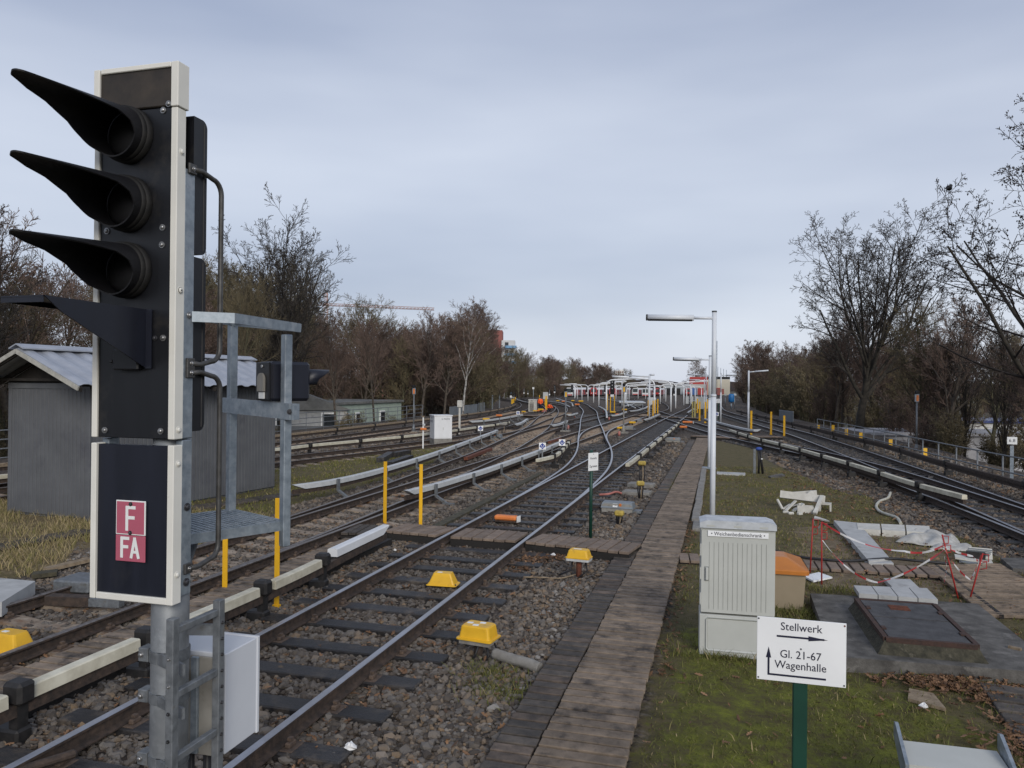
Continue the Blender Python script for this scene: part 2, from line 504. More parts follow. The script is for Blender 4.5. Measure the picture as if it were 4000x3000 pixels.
def text(body, size, matname, parent, loc, rot, align='CENTER', ext=.0008, sx=1.0, name='lettering'):
    cu = bpy.data.curves.new(name, 'FONT')
    cu.body = body
    cu.size = size
    cu.align_x = align
    cu.align_y = 'CENTER'
    cu.extrude = ext
    cu.resolution_u = 3
    cu.materials.append(MATS[matname])
    o = bpy.data.objects.new(name, cu)
    COL.objects.link(o)
    o.parent = parent
    o.location = loc
    o.rotation_euler = rot
    o.scale = (sx, 1, 1)
    bpy.context.view_layer.update()
    me = bpy.data.meshes.new_from_object(o.evaluated_get(bpy.context.evaluated_depsgraph_get()))
    q = link(name, me, parent, loc)
    q.rotation_euler = rot
    q.scale = (sx, 1, 1)
    bpy.data.objects.remove(o)
    return q
ORD = ('first second third fourth fifth sixth seventh eighth ninth tenth eleventh twelfth thirteenth fourteenth fifteenth sixteenth seventeenth eighteenth '
       'nineteenth twentieth twenty-first twenty-second twenty-third twenty-fourth twenty-fifth twenty-sixth twenty-seventh twenty-eighth twenty-ninth thirtieth thirty-first thirty-second').split()
def number_from_left(objs, phrase):
    """label look-alikes by their order in the picture"""
    def across(o):
        p = cam.matrix_world.inverted() @ o.matrix_basis.translation
        return p.x / -p.z
    for k, o in enumerate(sorted(objs, key=across)):
        o['label'] = phrase.replace('#', ORD[k])

def gz(y):
    t = min(1, max(0, (y - 50) / 230.0))
    return -0.9 * t * t * (3 - 2 * t)

def spline(pts, step=1.0):
    """Catmull-Rom through 2D points, resampled at an even step; returns Vectors at ground height."""
    P = [np.array(p[:2], float) for p in pts]
    P = [2 * P[0] - P[1]] + P + [2 * P[-1] - P[-2]]
    out = []
    for i in range(1, len(P) - 2):
        n = max(4, int(np.linalg.norm(P[i + 1] - P[i]) / step * 3))
        for k in range(n):
            t = k / n
            out.append(.5 * ((2 * P[i]) + (-P[i - 1] + P[i + 1]) * t + (2 * P[i - 1] - 5 * P[i] + 4 * P[i + 1] - P[i + 2]) * t * t
                             + (-P[i - 1] + 3 * P[i] - 3 * P[i + 1] + P[i + 2]) * t ** 3))
    out.append(P[-2])
    out = np.array(out)
    L_ = np.r_[0, np.cumsum(np.linalg.norm(np.diff(out, axis=0), axis=1))]
    s_ = np.arange(0, L_[-1], step)
    s_ = np.r_[s_, L_[-1]]
    x = np.interp(s_, L_, out[:, 0])
    y = np.interp(s_, L_, out[:, 1])
    return [V(a, b, gz(b)) for a, b in zip(x, y)]

def offset(path, d, dz=0):
    o = []
    for i, p in enumerate(path):
        t = path[min(i + 1, len(path) - 1)] - path[max(i - 1, 0)]
        t.z = 0
        t.normalize()
        o.append(p + V(t.y, -t.x, 0) * d + V(0, 0, dz))
    return o

def fast_mesh(name, verts, tris, matname, tint=None, smooth=False):
    """a big mesh from numpy arrays (verts n*3, tris m*3)"""
    me = bpy.data.meshes.new(name)
    me.vertices.add(len(verts))
    me.vertices.foreach_set('co', np.ascontiguousarray(verts, dtype=np.float32).ravel())
    me.loops.add(len(tris) * 3)
    me.loops.foreach_set('vertex_index', np.ascontiguousarray(tris, dtype=np.int32).ravel())
    me.polygons.add(len(tris))
    me.polygons.foreach_set('loop_start', np.arange(0, len(tris) * 3, 3, dtype=np.int32))
    me.polygons.foreach_set('use_smooth', np.full(len(tris), smooth))
    if tint is not None:
        a = me.attributes.new('tint', 'FLOAT', 'POINT')
        a.data.foreach_set('value', np.ascontiguousarray(tint, dtype=np.float32))
    me.update(calc_edges=True)
    me.materials.append(MATS[matname])
    return me

STAIN_PATHS = []
def tint_mat(name, stops, rough=.9, spec=.3, bump=0):
    m = bpy.data.materials.new(name)
    m.use_nodes = True
    t = m.node_tree
    b = t.nodes['Principled BSDF']
    b.inputs['Roughness'].default_value = rough
    b.inputs['Specular IOR Level'].default_value = spec
    at = t.nodes.new('ShaderNodeAttribute')
    at.attribute_name = 'tint'
    r_ = t.nodes.new('ShaderNodeValToRGB')
    while len(r_.color_ramp.elements) < len(stops):
        r_.color_ramp.elements.new(.5)
    for e, (p_, c_) in zip(r_.color_ramp.elements, stops):
        e.position = p_
        e.color = (*c_, 1)
    t.links.new(at.outputs['Fac'], r_.inputs[0])
    t.links.new(r_.outputs[0], b.inputs['Base Color'])
    MATS[name] = m
    return m

FWD = np.array([_f.x, _f.y])
RGT = np.array([_r.x, _r.y])
def in_view(x, y, margin=.08):
    """ground points the photograph can see"""
    dp = x * FWD[0] + y * FWD[1]
    lt = x * RGT[0] + y * RGT[1]
    return (dp > 2.0) & (np.abs(lt) < dp * (.667 + margin) + .4)

# ================================================================== ground
def lerp_tab(y, tab):
    return float(np.interp(y, [t[0] for t in tab], [t[1] for t in tab]))
XL = [(-5, -27), (60, -26.5), (72, -27.5), (90, -31), (110, -36), (138, -45), (175, -56), (205, -61.5), (250, -62), (300, -62), (420, -66)]
XR = [(-5, 11.5), (45, 10.4), (60, 9.2), (77, 7.4), (97, 5.6), (130, 4.5), (200, 5), (420, 6)]

def inside(px, py, poly):
    poly = np.array([p[:2] for p in poly])
    r = np.zeros(px.shape, bool)
    j = len(poly) - 1
    for i in range(len(poly)):
        xi, yi = poly[i]; xj, yj = poly[j]
        c = ((yi > py) != (yj > py)) & (px < (xj - xi) * (py - yi) / (yj - yi + 1e-12) + xi)
        r ^= c
        j = i
    return r

LAWN_RIGHT = [(-.60, -2), (-.60, 47), (-0.233, 44.321, 0.000), (0.723, 41.868, 0.000), (1.586, 39.184, 0.000), (1.836, 32.846, 0.000), (2.395, 28.715, 0.000), (3.041, 25.219, 0.000), (3.483, 22.834, 0.000),
              (3.843, 26.272, 0.000), (3.921, 22.520, -0.000), (3.740, 19.664, 0.000), (3.838, 18.424, 0.000), (4.755, 17.060, 0.000), (4.643, 15.465, 0.000), (5.085, 15.266, 0.000), (8.2, 9.0), (7.5, -2)]
LAWN_MID = [(-14.483, 23.736, 0.000), (-14.634, 26.110, 0.000), (-14.726, 28.525, 0.000), (-14.732, 31.149, 0.000), (-13.725, 35.284, 0.000), (-14.278, 39.695, 0.000), (-11.949, 35.001, 0.000), (-12.007, 32.839, -0.000), (-10.489, 26.985, 0.000),
            (-10.211, 22.990, 0.000), (-9.977, 19.347, 0.000), (-10.024, 17.670, 0.000), (-9.996, 16.401, 0.000), (-8.522, 10.617, 0.000), (-11.440, 11.570, 0.000), (-10.197, 10.040, 0.000), (-9.982, 9.289, 0.000), (-10.328, 9.003, 0.000), (-15.5, 5), (-19, 8), (-17.6, 20)]
SAND_RIGHT = [(1.635, 17.680, 0.000), (1.142, 12.258, 0.000), (1.736, 11.963, 0.000), (2.405, 12.597, 0.000), (3.138, 12.178, 0.000), (3.951, 14.734, 0.000), (3.958, 17.239, 0.000), (3.088, 18.438, 0.000)]
DRY_LEFT = [(-15.452, 13.452, -0.000), (-13.181, 13.596, -0.000), (-10.333, 10.708, 0.000), (-10.396, 9.843, 0.000), (-10.376, 9.045, 0.000), (-14, 6), (-16, 9)]
MOSS_RIGHT = [(-.5, 4), (-.5, 10.3), (.9, 10.3), (1.6, 7.9), (3.4, 6.6), (3.2, 3.5), (1.5, 2.5)]

def zone(px, py, poly, soft=.35):
    acc = np.zeros(px.shape)
    for k in range(8):
        a = 2 * math.pi * k / 8
        acc += inside(px + soft * math.cos(a), py + soft * math.sin(a), poly)
    return acc / 8

def hnoise(x, y):
    return (np.sin(x * 2.1 + 1.3 * np.sin(y * 1.1)) * np.cos(y * 1.7 + .8 * np.sin(x * .9)) + .5 * np.sin(x * 5.3 + y * 3.1) * np.sin(y * 4.7 - x * 2.2)) * .5

def ground_h(x, y):
    """height of the graded ground (scalars or arrays)"""
    x, y = np.asarray(x, float), np.asarray(y, float)
    t = np.clip((y - 50) / 230.0, 0, 1)
    return -0.9 * t * t * (3 - 2 * t) - .03

def grid_mesh(name, rows, cols_of, matname):
    """rows: list of y; cols_of(y): x positions (same count in each row); skirts slope down at both ends"""
    X, Y = [], []
    for y in rows:
        xs = cols_of(y)
        X.append(xs); Y.append([y] * len(xs))
    X, Y = np.array(X), np.array(Y)
    Z = ground_h(X, Y)
    gr = np.maximum(zone(X, Y, LAWN_RIGHT), zone(X, Y, LAWN_MID))
    Z = Z + gr * (.035 + .03 * hnoise(X, Y)) + (1 - gr) * .008 * hnoise(X * 3, Y * 3)
    # banks beside the line
    for tab, sg in ((XL, -1), (XR, 1)):
        e = np.interp(Y, [t[0] for t in tab], [t[1] for t in tab])
        dd = np.maximum(0, (X - e) * sg)
        Z -= np.minimum(2.75, dd * .55)
    n, m = X.shape
    vs = np.stack([X, Y, Z], -1).reshape(-1, 3)
    i = np.arange((n - 1) * m).reshape(n - 1, m)[:, :-1].ravel()
    tr = np.concatenate([np.stack([i, i + 1, i + m + 1], 1), np.stack([i, i + m + 1, i + m], 1)])
    me = fast_mesh(name, vs, tr, matname, smooth=True)
    a = me.attributes.new('zones', 'FLOAT_COLOR', 'POINT')
    col = np.stack([gr, np.maximum(zone(X, Y, SAND_RIGHT), 0), zone(X, Y, MOSS_RIGHT, .8), zone(X, Y, DRY_LEFT, .5)], -1).reshape(-1, 4)
    a.data.foreach_set('color', np.ascontiguousarray(col, dtype=np.float32).ravel())
    return me

def ground_material():
    m = bpy.data.materials.new('ground_mix')
    m.use_nodes = True
    t = m.node_tree
    ln = t.links.new
    b = t.nodes['Principled BSDF']
    b.inputs['Roughness'].default_value = .95
    b.inputs['Specular IOR Level'].default_value = .25
    geo = t.nodes.new('ShaderNodeNewGeometry')
    def noise(sc, det=6, ro=.6):
        n = t.nodes.new('ShaderNodeTexNoise')
        n.inputs['Scale'].default_value = sc
        n.inputs['Detail'].default_value = det
        n.inputs['Roughness'].default_value = ro
        ln(geo.outputs['Position'], n.inputs['Vector'])
        return n.outputs['Fac']
    def ramp(src, stops):
        r_ = t.nodes.new('ShaderNodeValToRGB')
        while len(r_.color_ramp.elements) < len(stops):
            r_.color_ramp.elements.new(.5)
        for e, (p_, c_) in zip(r_.color_ramp.elements, stops):
            e.position = p_
            e.color = (*c_, 1)
        ln(src, r_.inputs[0])
        return r_.outputs[0]
    def mix(f, a_, b_):
        n = t.nodes.new('ShaderNodeMixRGB')
        ln(f, n.inputs[0]); ln(a_, n.inputs[1]); ln(b_, n.inputs[2])
        return n.outputs[0]
    def math_(op, a_, b_):
        n = t.nodes.new('ShaderNodeMath')
        n.operation = op
        for i, q in enumerate((a_, b_)):
            if isinstance(q, (int, float)):
                n.inputs[i].default_value = q
            else:
                ln(q, n.inputs[i])
        return n.outputs[0]
    at = t.nodes.new('ShaderNodeAttribute')
    at.attribute_name = 'zones'
    sp = t.nodes.new('ShaderNodeSeparateColor')
    ln(at.outputs['Color'], sp.inputs[0])
    vor = t.nodes.new('ShaderNodeTexVoronoi')
    vor.inputs['Scale'].default_value = 19
    ln(geo.outputs['Position'], vor.inputs['Vector'])
    vcol = t.nodes.new('ShaderNodeSeparateColor')
    ln(vor.outputs['Color'], vcol.inputs[0])
    stone = ramp(vcol.outputs[0], [(0, (.032, .028, .026)), (.3, (.072, .061, .052)), (.6, (.105, .095, .086)), (.8, (.130, .100, .072)), (1, (.18, .165, .15))])
    big = ramp(noise(.55, 5), [(.38, (.62, .62, .66)), (.62, (1.05, .98, .9))])
    mul = t.nodes.new('ShaderNodeMixRGB'); mul.blend_type = 'MULTIPLY'; mul.inputs[0].default_value = 1
    ln(stone, mul.inputs[1]); ln(big, mul.inputs[2])
    st_ = t.nodes.new('ShaderNodeAttribute')
    st_.attribute_name = 'stain'
    oil = t.nodes.new('ShaderNodeMixRGB'); oil.blend_type = 'MULTIPLY'
    ln(st_.outputs['Fac'], oil.inputs[0]); ln(mul.outputs[0], oil.inputs[1])
    oil.inputs[2].default_value = (.55, .49, .44, 1)
    ballast = oil.outputs[0]
    gn = noise(3.6, 10, .8)
    grass = ramp(gn, [(.30, (.048, .042, .021)), (.45, (.090, .078, .034)), (.56, (.125, .100, .050)), (.70, (.165, .128, .074))])
    moss = ramp(noise(3.4, 10, .82), [(.30, (.050, .037, .020)), (.43, (.090, .076, .030)), (.52, (.115, .118, .024)), (.64, (.175, .190, .024))])
    sand = ramp(noise(4.5, 7, .68), [(.30, (.075, .06, .034)), (.45, (.15, .115, .072)), (.65, (.24, .185, .125))])
    dry = ramp(noise(7, 8, .7), [(.30, (.07, .055, .028)), (.5, (.17, .13, .07)), (.68, (.25, .20, .115))])
    n_e = noise(5.5, 6, .7)
    def edge(ch, w_=.55):
        v = math_('ADD', ch, math_('MULTIPLY', math_('SUBTRACT', n_e, .5), w_ * 2))
        r_ = t.nodes.new('ShaderNodeMapRange')
        r_.inputs['From Min'].default_value = .42
        r_.inputs['From Max'].default_value = .58
        ln(v, r_.inputs['Value'])
        return r_.outputs[0]
    grn = mix(edge(sp.outputs[2], .5), grass, moss)
    grn = mix(edge(sp.outputs[1], .6), grn, sand)
    grn = mix(edge(at.outputs['Alpha'], .6), grn, dry)
    col = mix(edge(sp.outputs[0], .35), ballast, grn)
    ln(col, b.inputs['Base Color'])
    bp = t.nodes.new('ShaderNodeBump')
    bp.inputs['Strength'].default_value = .9
    bp.inputs['Distance'].default_value = .03
    hs = mix(edge(sp.outputs[0], .35), vor.outputs['Distance'], noise(38, 6, .75))
    inv = t.nodes.new('ShaderNodeInvert')
    ln(hs, inv.inputs['Color'])
    ln(inv.outputs[0], bp.inputs['Height'])
    ln(bp.outputs[0], b.inputs['Normal'])
    MATS['ground_mix'] = m
ground_material()
_ys = list(np.concatenate([np.arange(-2, 24, .22), np.arange(24, 72.5, .5)]))
_cx = np.concatenate([np.arange(-34, -20, .7), np.arange(-20, 11, .24), np.arange(11, 18.1, .7)])
structure(link('railway_ground', grid_mesh('railway_ground', _ys, lambda y: _cx, 'ground_mix')), 'dark ballast and patchy brown grass between the tracks')
def _far_cols(y):
    a, b_ = lerp_tab(y, XL) - 8, lerp_tab(y, XR) + 8
    return np.linspace(a, b_, 60)
structure(link('yard_ground', grid_mesh('yard_ground', list(np.arange(72, 425, 4.0)), _far_cols, 'ground_mix')), 'dark ballast of the train yard')
mat('field_far', (.075, .068, .040), (.045, .040, .028), rough=1, scale=.2, detail=8)
gb = MB()
gb.add([(-3000, -300, -2.9), (3000, -300, -2.9), (3000, 5000, -3.6), (-3000, 5000, -3.6)], [(0, 1, 2, 3)])
structure(gb.build('terrain', 'field_far'), 'low ground reaching to the horizon')

# ================================================================== tracks
GAUGE = .75
RAILTOP = .17
PROF = [(-.065, 0), (.065, 0), (.065, .012), (.012, .03), (.010, .098), (.035, .112), (.035, .133), (.027, .14),
        (-.027, .14), (-.035, .133), (-.035, .112), (-.010, .098), (-.012, .03), (-.065, .012)]
PMI = [1, 1, 1, 1, 1, 1, 0, 0, 0, 1, 1, 1, 1, 1]
PROF_FAR = [(-.04, 0), (.04, 0), (.035, .14), (-.035, .14)]
PMI_FAR = [1, 1, 0, 1]
CENTRES = []
me_wood = [MB().box((0, 0, 0), (2.7, .25, .16), ch=.012).mesh('sleeper', 'sleeper_wood')]
cb = MB()
cb.prism([(-1.3, -.08), (1.3, -.08), (1.3, .05), (.95, .075), (.55, .08), (.30, .05), (-.30, .05), (-.55, .08), (-.95, .075), (-1.3, .05)], -.14, .14, 'y')
me_conc = [cb.mesh('sleeper', 'sleeper_concrete')]
pb = MB()
pb.box((0, 0, .008), (.34, .19, .016), ch=.004)
for sx in (-1, 1):
    pb.box((sx * .105, 0, .035), (.05, .11, .045), ch=.01, mi=1)
    pb.tube([(sx * .105, 0, .05), (sx * .105, 0, .085)], .018, 6, 1)
    pb.box((sx * .105, 0, .075), (.04, .04, .022), mi=1)
me_plate = pb.mesh('tie_plate', ['plate_rust', 'plate_rust'])

def track(name, label, pts, y0, y1, sleeper='wood', steel='steel_top', dz=0.0, near=38, joined=85, spacing=.75, plates=0, skip=True, phase=0.0):
    t = thing(name, label, 'railway track', (0, 0, 0))
    path = spline(pts, 1.0)
    STAIN_PATHS.append(np.array([(p.x, p.y) for p in path]))
    for sd_ in (-1, 1):
        mb = MB()
        rp_ = offset(path, sd_ * GAUGE, .03 + dz)
        nr = [p for p in rp_ if p.y <= 62]
        fr = [p for p in rp_ if p.y >= 61.01]
        if len(nr) > 1:
            mb.sweep(nr, PROF, PMI)
        if len(fr) > 1:
            mb.sweep(fr[::2] + ([fr[-1]] if len(fr) % 2 == 0 else []), PROF_FAR, PMI_FAR)
        mb.build('rail', [steel, 'rail_rust'], t)
    fine = spline(pts, spacing)
    mine = []
    me = me_wood if sleeper == 'wood' else me_conc
    jb = MB()
    rr = random.Random(name + label)
    for i, p in enumerate(fine[:-1]):
        if not (y0 <= p.y <= y1):
            continue
        if skip and any(abs(c[1] - p.y) < .5 and abs(c[0] - p.x) < 1.5 for c in CENTRES):
            continue
        mine.append((p.x, p.y))
        d = fine[i + 1] - p
        rz = math.atan2(-d.x, d.y) + rr.uniform(-.008, .008)
        if not in_view(p.x, p.y, .35):
            continue
        z = p.z - .05 + dz + rr.uniform(-.006, .002)
        if p.y < near:
            o = link('sleeper', me[0], t, (p.x + rr.uniform(-.02, .02), p.y, z), rz)
            if p.y < plates:
                for sd_ in (-1, 1):
                    q = p + V(d.y, -d.x, 0).normalized() * sd_ * GAUGE
                    link('tie_plate', me_plate, t, (q.x, q.y, p.z + .018 + dz), rz)
        elif p.y < joined:
            jb.box((p.x, p.y, z), (2.6, .25, .16), rz)
    CENTRES.extend(mine)
    if jb.f:
        o = jb.build('sleeper_row', 'sleeper_wood' if sleeper == 'wood' else 'sleeper_concrete', t)
        o['kind'] = 'stuff'
    return t

X1 = -4.18
track('railway_track', 'bright straight track with dark wooden sleepers nearest the camera', [(X1, 1), (X1, 30), (X1, 80), (-4.3, 125), (-7, 190), (-13, 290), (-16, 374), (-16, 440)], 1, 110, plates=20)
track('railway_track', 'straight track with rust-stained concrete sleepers left of the nearest track', [(-7.78, 0), (-7.78, 40), (-7.78, 80), (-8.2, 112), (-14, 175), (-24, 265), (-27.2, 330), (-27.4, 440)], 0, 105, 'conc', 'steel_dull', .001, plates=20, spacing=.68)
track('railway_track', 'shiny curved track branching left out of the nearest track', [(X1, 16), (-4.22, 20), (-4.45, 25.5), (-4.95, 30.3), (-5.75, 35.5), (-6.75, 41), (-8.3, 50), (-11.1, 66), (-14.8, 88), (-18.6, 107), (-24, 133), (-33, 168), (-42, 205), (-50, 247), (-53, 271), (-53.5, 400)], 21, 80, dz=.002)
track('railway_track', 'short curved track linking the shiny branch to the concrete-sleeper track', [(-6.3, 38.5), (-6.95, 42.5), (-7.45, 46.5), (-7.75, 51), (-7.88, 58), (-7.8, 72)], 39, 70, dz=.004, steel='steel_top')
track('railway_track', 'dull rusty track bending left out of the concrete-sleeper track', [(-7.8, 9), (-7.9, 13), (-8.25, 19), (-8.75, 25), (-9.3, 31), (-10.05, 37), (-11.0, 44), (-12.3, 52), (-14.6, 64), (-17.6, 80), (-21.6, 98), (-27, 118), (-36, 145), (-48, 185), (-57, 230), (-60, 400)], 19, 80, 'conc', 'steel_dull', .003, spacing=.68)
track('railway_track', 'track running straight on behind the dark lattice-foot signal post', [(-10.6, 41), (-11.05, 46), (-11.35, 55), (-11.5, 75), (-11.7, 110), (-20, 180), (-27, 240), (-28.6, 297), (-28.7, 400)], 44, 85, 'wood', 'steel_dull', .005)
track('railway_track', 'left main line track beside the rust-brown conductor rail', [(-19.6, 4), (-19.4, 30), (-19.4, 45), (-19.8, 58), (-20.9, 72), (-23.6, 90), (-28, 110), (-36, 138), (-50, 175), (-66, 225), (-75, 300)], 4, 95, 'conc', 'steel_dull', spacing=.68)
track('railway_track', 'inner left track along the cream covered conductor rail', [(-18.6, 8), (-17, 17), (-15.3, 26), (-14.3, 31), (-13.6, 35), (-13.05, 40), (-13.05, 46), (-13.8, 54), (-14.9, 63), (-16.2, 76), (-19.2, 93), (-24, 114), (-33, 141), (-45, 178), (-54, 220), (-56, 400)], 8, 85, 'conc', 'steel_dull', .002, spacing=.68)
track('railway_track', 'rightmost main line track next to the dark conductor rail', [(6.9, 2), (6.7, 12), (6.45, 20), (6.25, 25), (6.0, 30), (5.75, 34.5), (5.35, 41), (4.65, 50), (3.75, 58), (2.9, 66), (1.7, 77), (.3, 92), (-.6, 108), (-1, 140), (-1.6, 220), (-2, 400)], 2, 100, 'wood', 'steel_top')
track('railway_track', 'right branch track crossing the nearest track at a diamond', [(6.62, 13), (6.36, 18), (5.9, 23), (5.2, 29), (4.1, 34.5), (2.8, 39), (1.1, 45.2), (-.25, 50.5), (-1.65, 57), (-3.0, 64), (-4.7, 73), (-6.9, 86), (-9.2, 100), (-12.5, 122), (-20, 165), (-33, 225), (-42, 300), (-43, 400)], 20, 85, 'wood', 'steel_top', .004)

# oil and brake dust darken the stones along every track
def stain_at(x, y):
    pts = np.concatenate(STAIN_PATHS)
    out = np.zeros(len(x))
    for i in range(0, len(x), 4000):
        d = np.sqrt(((x[i:i + 4000, None] - pts[None, :, 0]) ** 2 + (y[i:i + 4000, None] - pts[None, :, 1]) ** 2).min(1))
        out[i:i + 4000] = np.clip((1.9 - d) / .8, 0, 1)
    return out
for o in COL.objects:
    if o.name in ('railway_ground', 'yard_ground'):
        me = o.data
        co = np.empty(len(me.vertices) * 3, np.float32)
        me.vertices.foreach_get('co', co)
        co = co.reshape(-1, 3)
        at_ = me.attributes.new('stain', 'FLOAT', 'POINT')
        at_.data.foreach_set('value', np.ascontiguousarray(stain_at(co[:, 0], co[:, 1]), dtype=np.float32))

# red-brown check rails beside the turnouts of the concrete-sleeper track
for (a, b_) in (((-9.582, 28.249, 0.100), (-10.011, 32.982, 0.100)), ((-8.449, 37.982, 0.100), (-8.447, 40.724, 0.100))):
    c = tag(MB().bar(V(a), V(b_), .16, .12).build('check_rail', 'rust_red'), 'red rusty check rail lying inside the %s' % ('concrete-sleeper track near the white cabinet' if a[1] < 35 else 'track beyond the blue diamond signs'), 'rail')

# ================================================================== conductor rails
COVER = [(-.065, -.055), (.065, -.055), (.06, .045), (.045, .055), (-.045, .055), (-.06, .045)]
COVER_G = [(-.085, -.06), (.085, -.06), (.078, .05), (.05, .065), (-.05, .065), (-.078, .05)]
brb = MB()
brb.box((0, 0, .02), (.20, .17, .19), ch=.03)
brb.box((0, 0, -.16), (.09, .10, .25))
brb.box((.06, 0, -.38), (.26, .16, .22), ch=.02)
me_bracket = brb.mesh('bracket', 'insulator_black')
brs = MB()
brs.box((.12, 0, -.08), (.05, .09, .30))
brs.bar((.12, 0, -.22), (.42, 0, -.40), .08, .05)
brs.box((.46, 0, -.40), (.30, .10, .05))
me_brg = brs.mesh('bracket', 'galv_dark')

def at_len(path, s):
    acc = 0
    for i in range(len(path) - 1):
        l_ = (path[i + 1] - path[i]).length
        if acc + l_ >= s or i == len(path) - 2:
            return path[i].lerp(path[i + 1], min(1.0, (s - acc) / max(l_, 1e-6))), (path[i + 1] - path[i]).normalized()
        acc += l_

def conductor(label, pts, z, style='cream', seg=1.9, gap=.26, bare='rail_rust', flip=1, brackets=True, nose0=False, nose1=False, segs=None, name='conductor_rail', cov=None):
    t = thing(name, label, 'conductor rail', (0, 0, 0))
    path = spline(pts, .4)
    path = [p + V(0, 0, z) for p in path]
    tot = sum((path[i + 1] - path[i]).length for i in range(len(path) - 1))
    if segs is None:
        segs = []
        s = 0
        while s < tot - .3:
            segs.append((s, min(tot, s + seg - gap)))
            s += seg
    prof = COVER if style == 'cream' else COVER_G
    cm = cov or ('cover_cream' if style == 'cream' else 'cover_grey')
    MB().sweep([p + V(0, 0, -.115) for p in path], [(-.04, -.05), (.04, -.05), (.035, .05), (-.035, .05)]).build('rail', bare, t)
    for k, (s0, s1) in enumerate(segs):
        n = max(2, int((s1 - s0) / .5) + 1)
        pp = [at_len(path, s0 + (s1 - s0) * i / (n - 1))[0] for i in range(n)]
        mb = MB().sweep(pp, prof)
        np_ = len(prof)
        if nose0 and k == 0:
            for j in range(np_):
                v = mb.v[j]
                if prof[j][1] < 0:
                    p2 = pp[0].lerp(pp[1], .55) + (V(v) - pp[0])
                    mb.v[j] = tuple(p2)
        if nose1 and k == len(segs) - 1:
            for j in range(np_):
                q = (n - 1) * np_ + j
                v = mb.v[q]
                if prof[j][1] < 0:
                    p2 = pp[-1].lerp(pp[-2], .55) + (V(v) - pp[-1])
                    mb.v[q] = tuple(p2)
        mb.build('cover', cm, t)
        if brackets:
            sb = s1 + gap / 2 if (style == 'cream') else (s0 + s1) / 2
            if sb > tot:
                continue
            p, d = at_len(path, sb)
            rz = math.atan2(-d.x, d.y) + (math.pi if flip < 0 else 0)
            link('bracket', me_bracket if style == 'cream' else me_brg, t, p, rz)
    return t

conductor('cream covered conductor rail with black brackets left of the nearest track', [(-5.58, 2.2), (-5.58, 6), (-5.56, 9), (-5.66, 10.8), (-5.78, 12.6)], .36, 'cream', flip=-1,
          segs=[(0, 1.2), (1.45, 2.7), (2.85, 4.15), (4.4, 6.15), (6.5, 7.75)], gap=.3)
conductor('white tapered end ramp of the conductor rail above the crossing boards', [(-5.70, 10.55), (-5.74, 11.5), (-5.79, 12.65)], .38, 'grey', nose1=True, brackets=False, segs=[(0, 2.1)], cov='cabinet_white', bare='insulator_black')
conductor('long silver grey conductor rail left of the concrete-sleeper track', [(-10.05, 16.6), (-9.72, 17.7), (-9.62, 19.4), (-9.75, 22), (-10.15, 26.3), (-10.75, 31), (-11.4, 36), (-12.1, 41)], .42, 'grey', seg=2.9, gap=.01, flip=1, nose0=True)
conductor('silver grey conductor rail between the concrete-sleeper track and the nearest track', [(-7.1, 16.6), (-6.92, 18.2), (-6.84, 20), (-6.76, 22.5), (-6.82, 29.5), (-7.0, 34.2)], .42, 'grey', seg=2.6, gap=.01, flip=1, nose0=True)
conductor('short bent run of cream conductor covers by the blue diamond signs', [(-6.05, 25.4), (-5.85, 27.1), (-6.1, 29.9), (-6.65, 34)], .42, 'cream', seg=1.75, gap=.25, flip=1)
conductor('cream covered conductor rail right of the nearest track beside the boardwalk', [(-2.98, 25.2), (-2.95, 28), (-2.95, 40), (-2.95, 50), (-3.05, 57.5)], .40, 'cream', seg=3.55, gap=.5, flip=1)
conductor('cream covered conductor rail of the inner left track behind the grass strip', [(-20.2, 6), (-18.4, 16), (-16.55, 26.2), (-16.4, 28), (-15.7, 31.3), (-15, 35), (-14.5, 39.9), (-14.4, 44), (-14.2, 47.6), (-14.3, 51.5)], .40, 'cream', seg=3.25, gap=.3, flip=1)
conductor('rust-brown conductor rail at the far left edge of the main line', [(-21.0, 4), (-20.85, 30), (-20.95, 45), (-21.3, 58), (-22.3, 72), (-25, 90), (-29.5, 110)], .40, 'cream', seg=5.0, gap=.16, flip=-1, cov='wood_scrap')
conductor('upper silver ramp of conductor rail beyond the white cabinet', [(-17.0, 50.7), (-16.5, 53), (-16.5, 58), (-16.9, 65.3)], .40, 'grey', seg=3.6, gap=.02, nose0=True)
conductor('short silver conductor ramp at the end of the cream rail', [(-13.0, 48), (-13.15, 50.3), (-14.3, 56.5)], .40, 'grey', seg=4, gap=.02, nose0=True)
conductor('cream covered conductor rail of the right branch beside the lawn', [(.45, 47.6), (1.0, 44.2), (1.7, 40.2), (2.45, 37), (3.1, 34), (3.6, 31.3), (4.2, 28), (4.62, 25.4), (5.0, 22.8), (5.55, 20.4)], .42, 'cream', seg=2.85, gap=.3, flip=-1)
conductor('grey ramp rail between the lamp posts at the right crossing', [(-1.358, 63.673, 0.441), (0.078, 55.569, 0.448), (1.491, 48.640, 0.450), (2.186, 48.509, 0.450)], .42, 'grey', seg=6, gap=.02, flip=-1, nose1=True)
conductor('dark bare conductor rail in front of the right fence', [(9.0, 6), (8.45, 16), (8.0, 24), (7.72, 27.4), (7.45, 32), (7.2, 39), (6.4, 46), (5.6, 54), (4.6, 63), (3.2, 77), (1.6, 94)], .40, 'cream', seg=6, gap=.12, flip=1, cov='rail_rust')
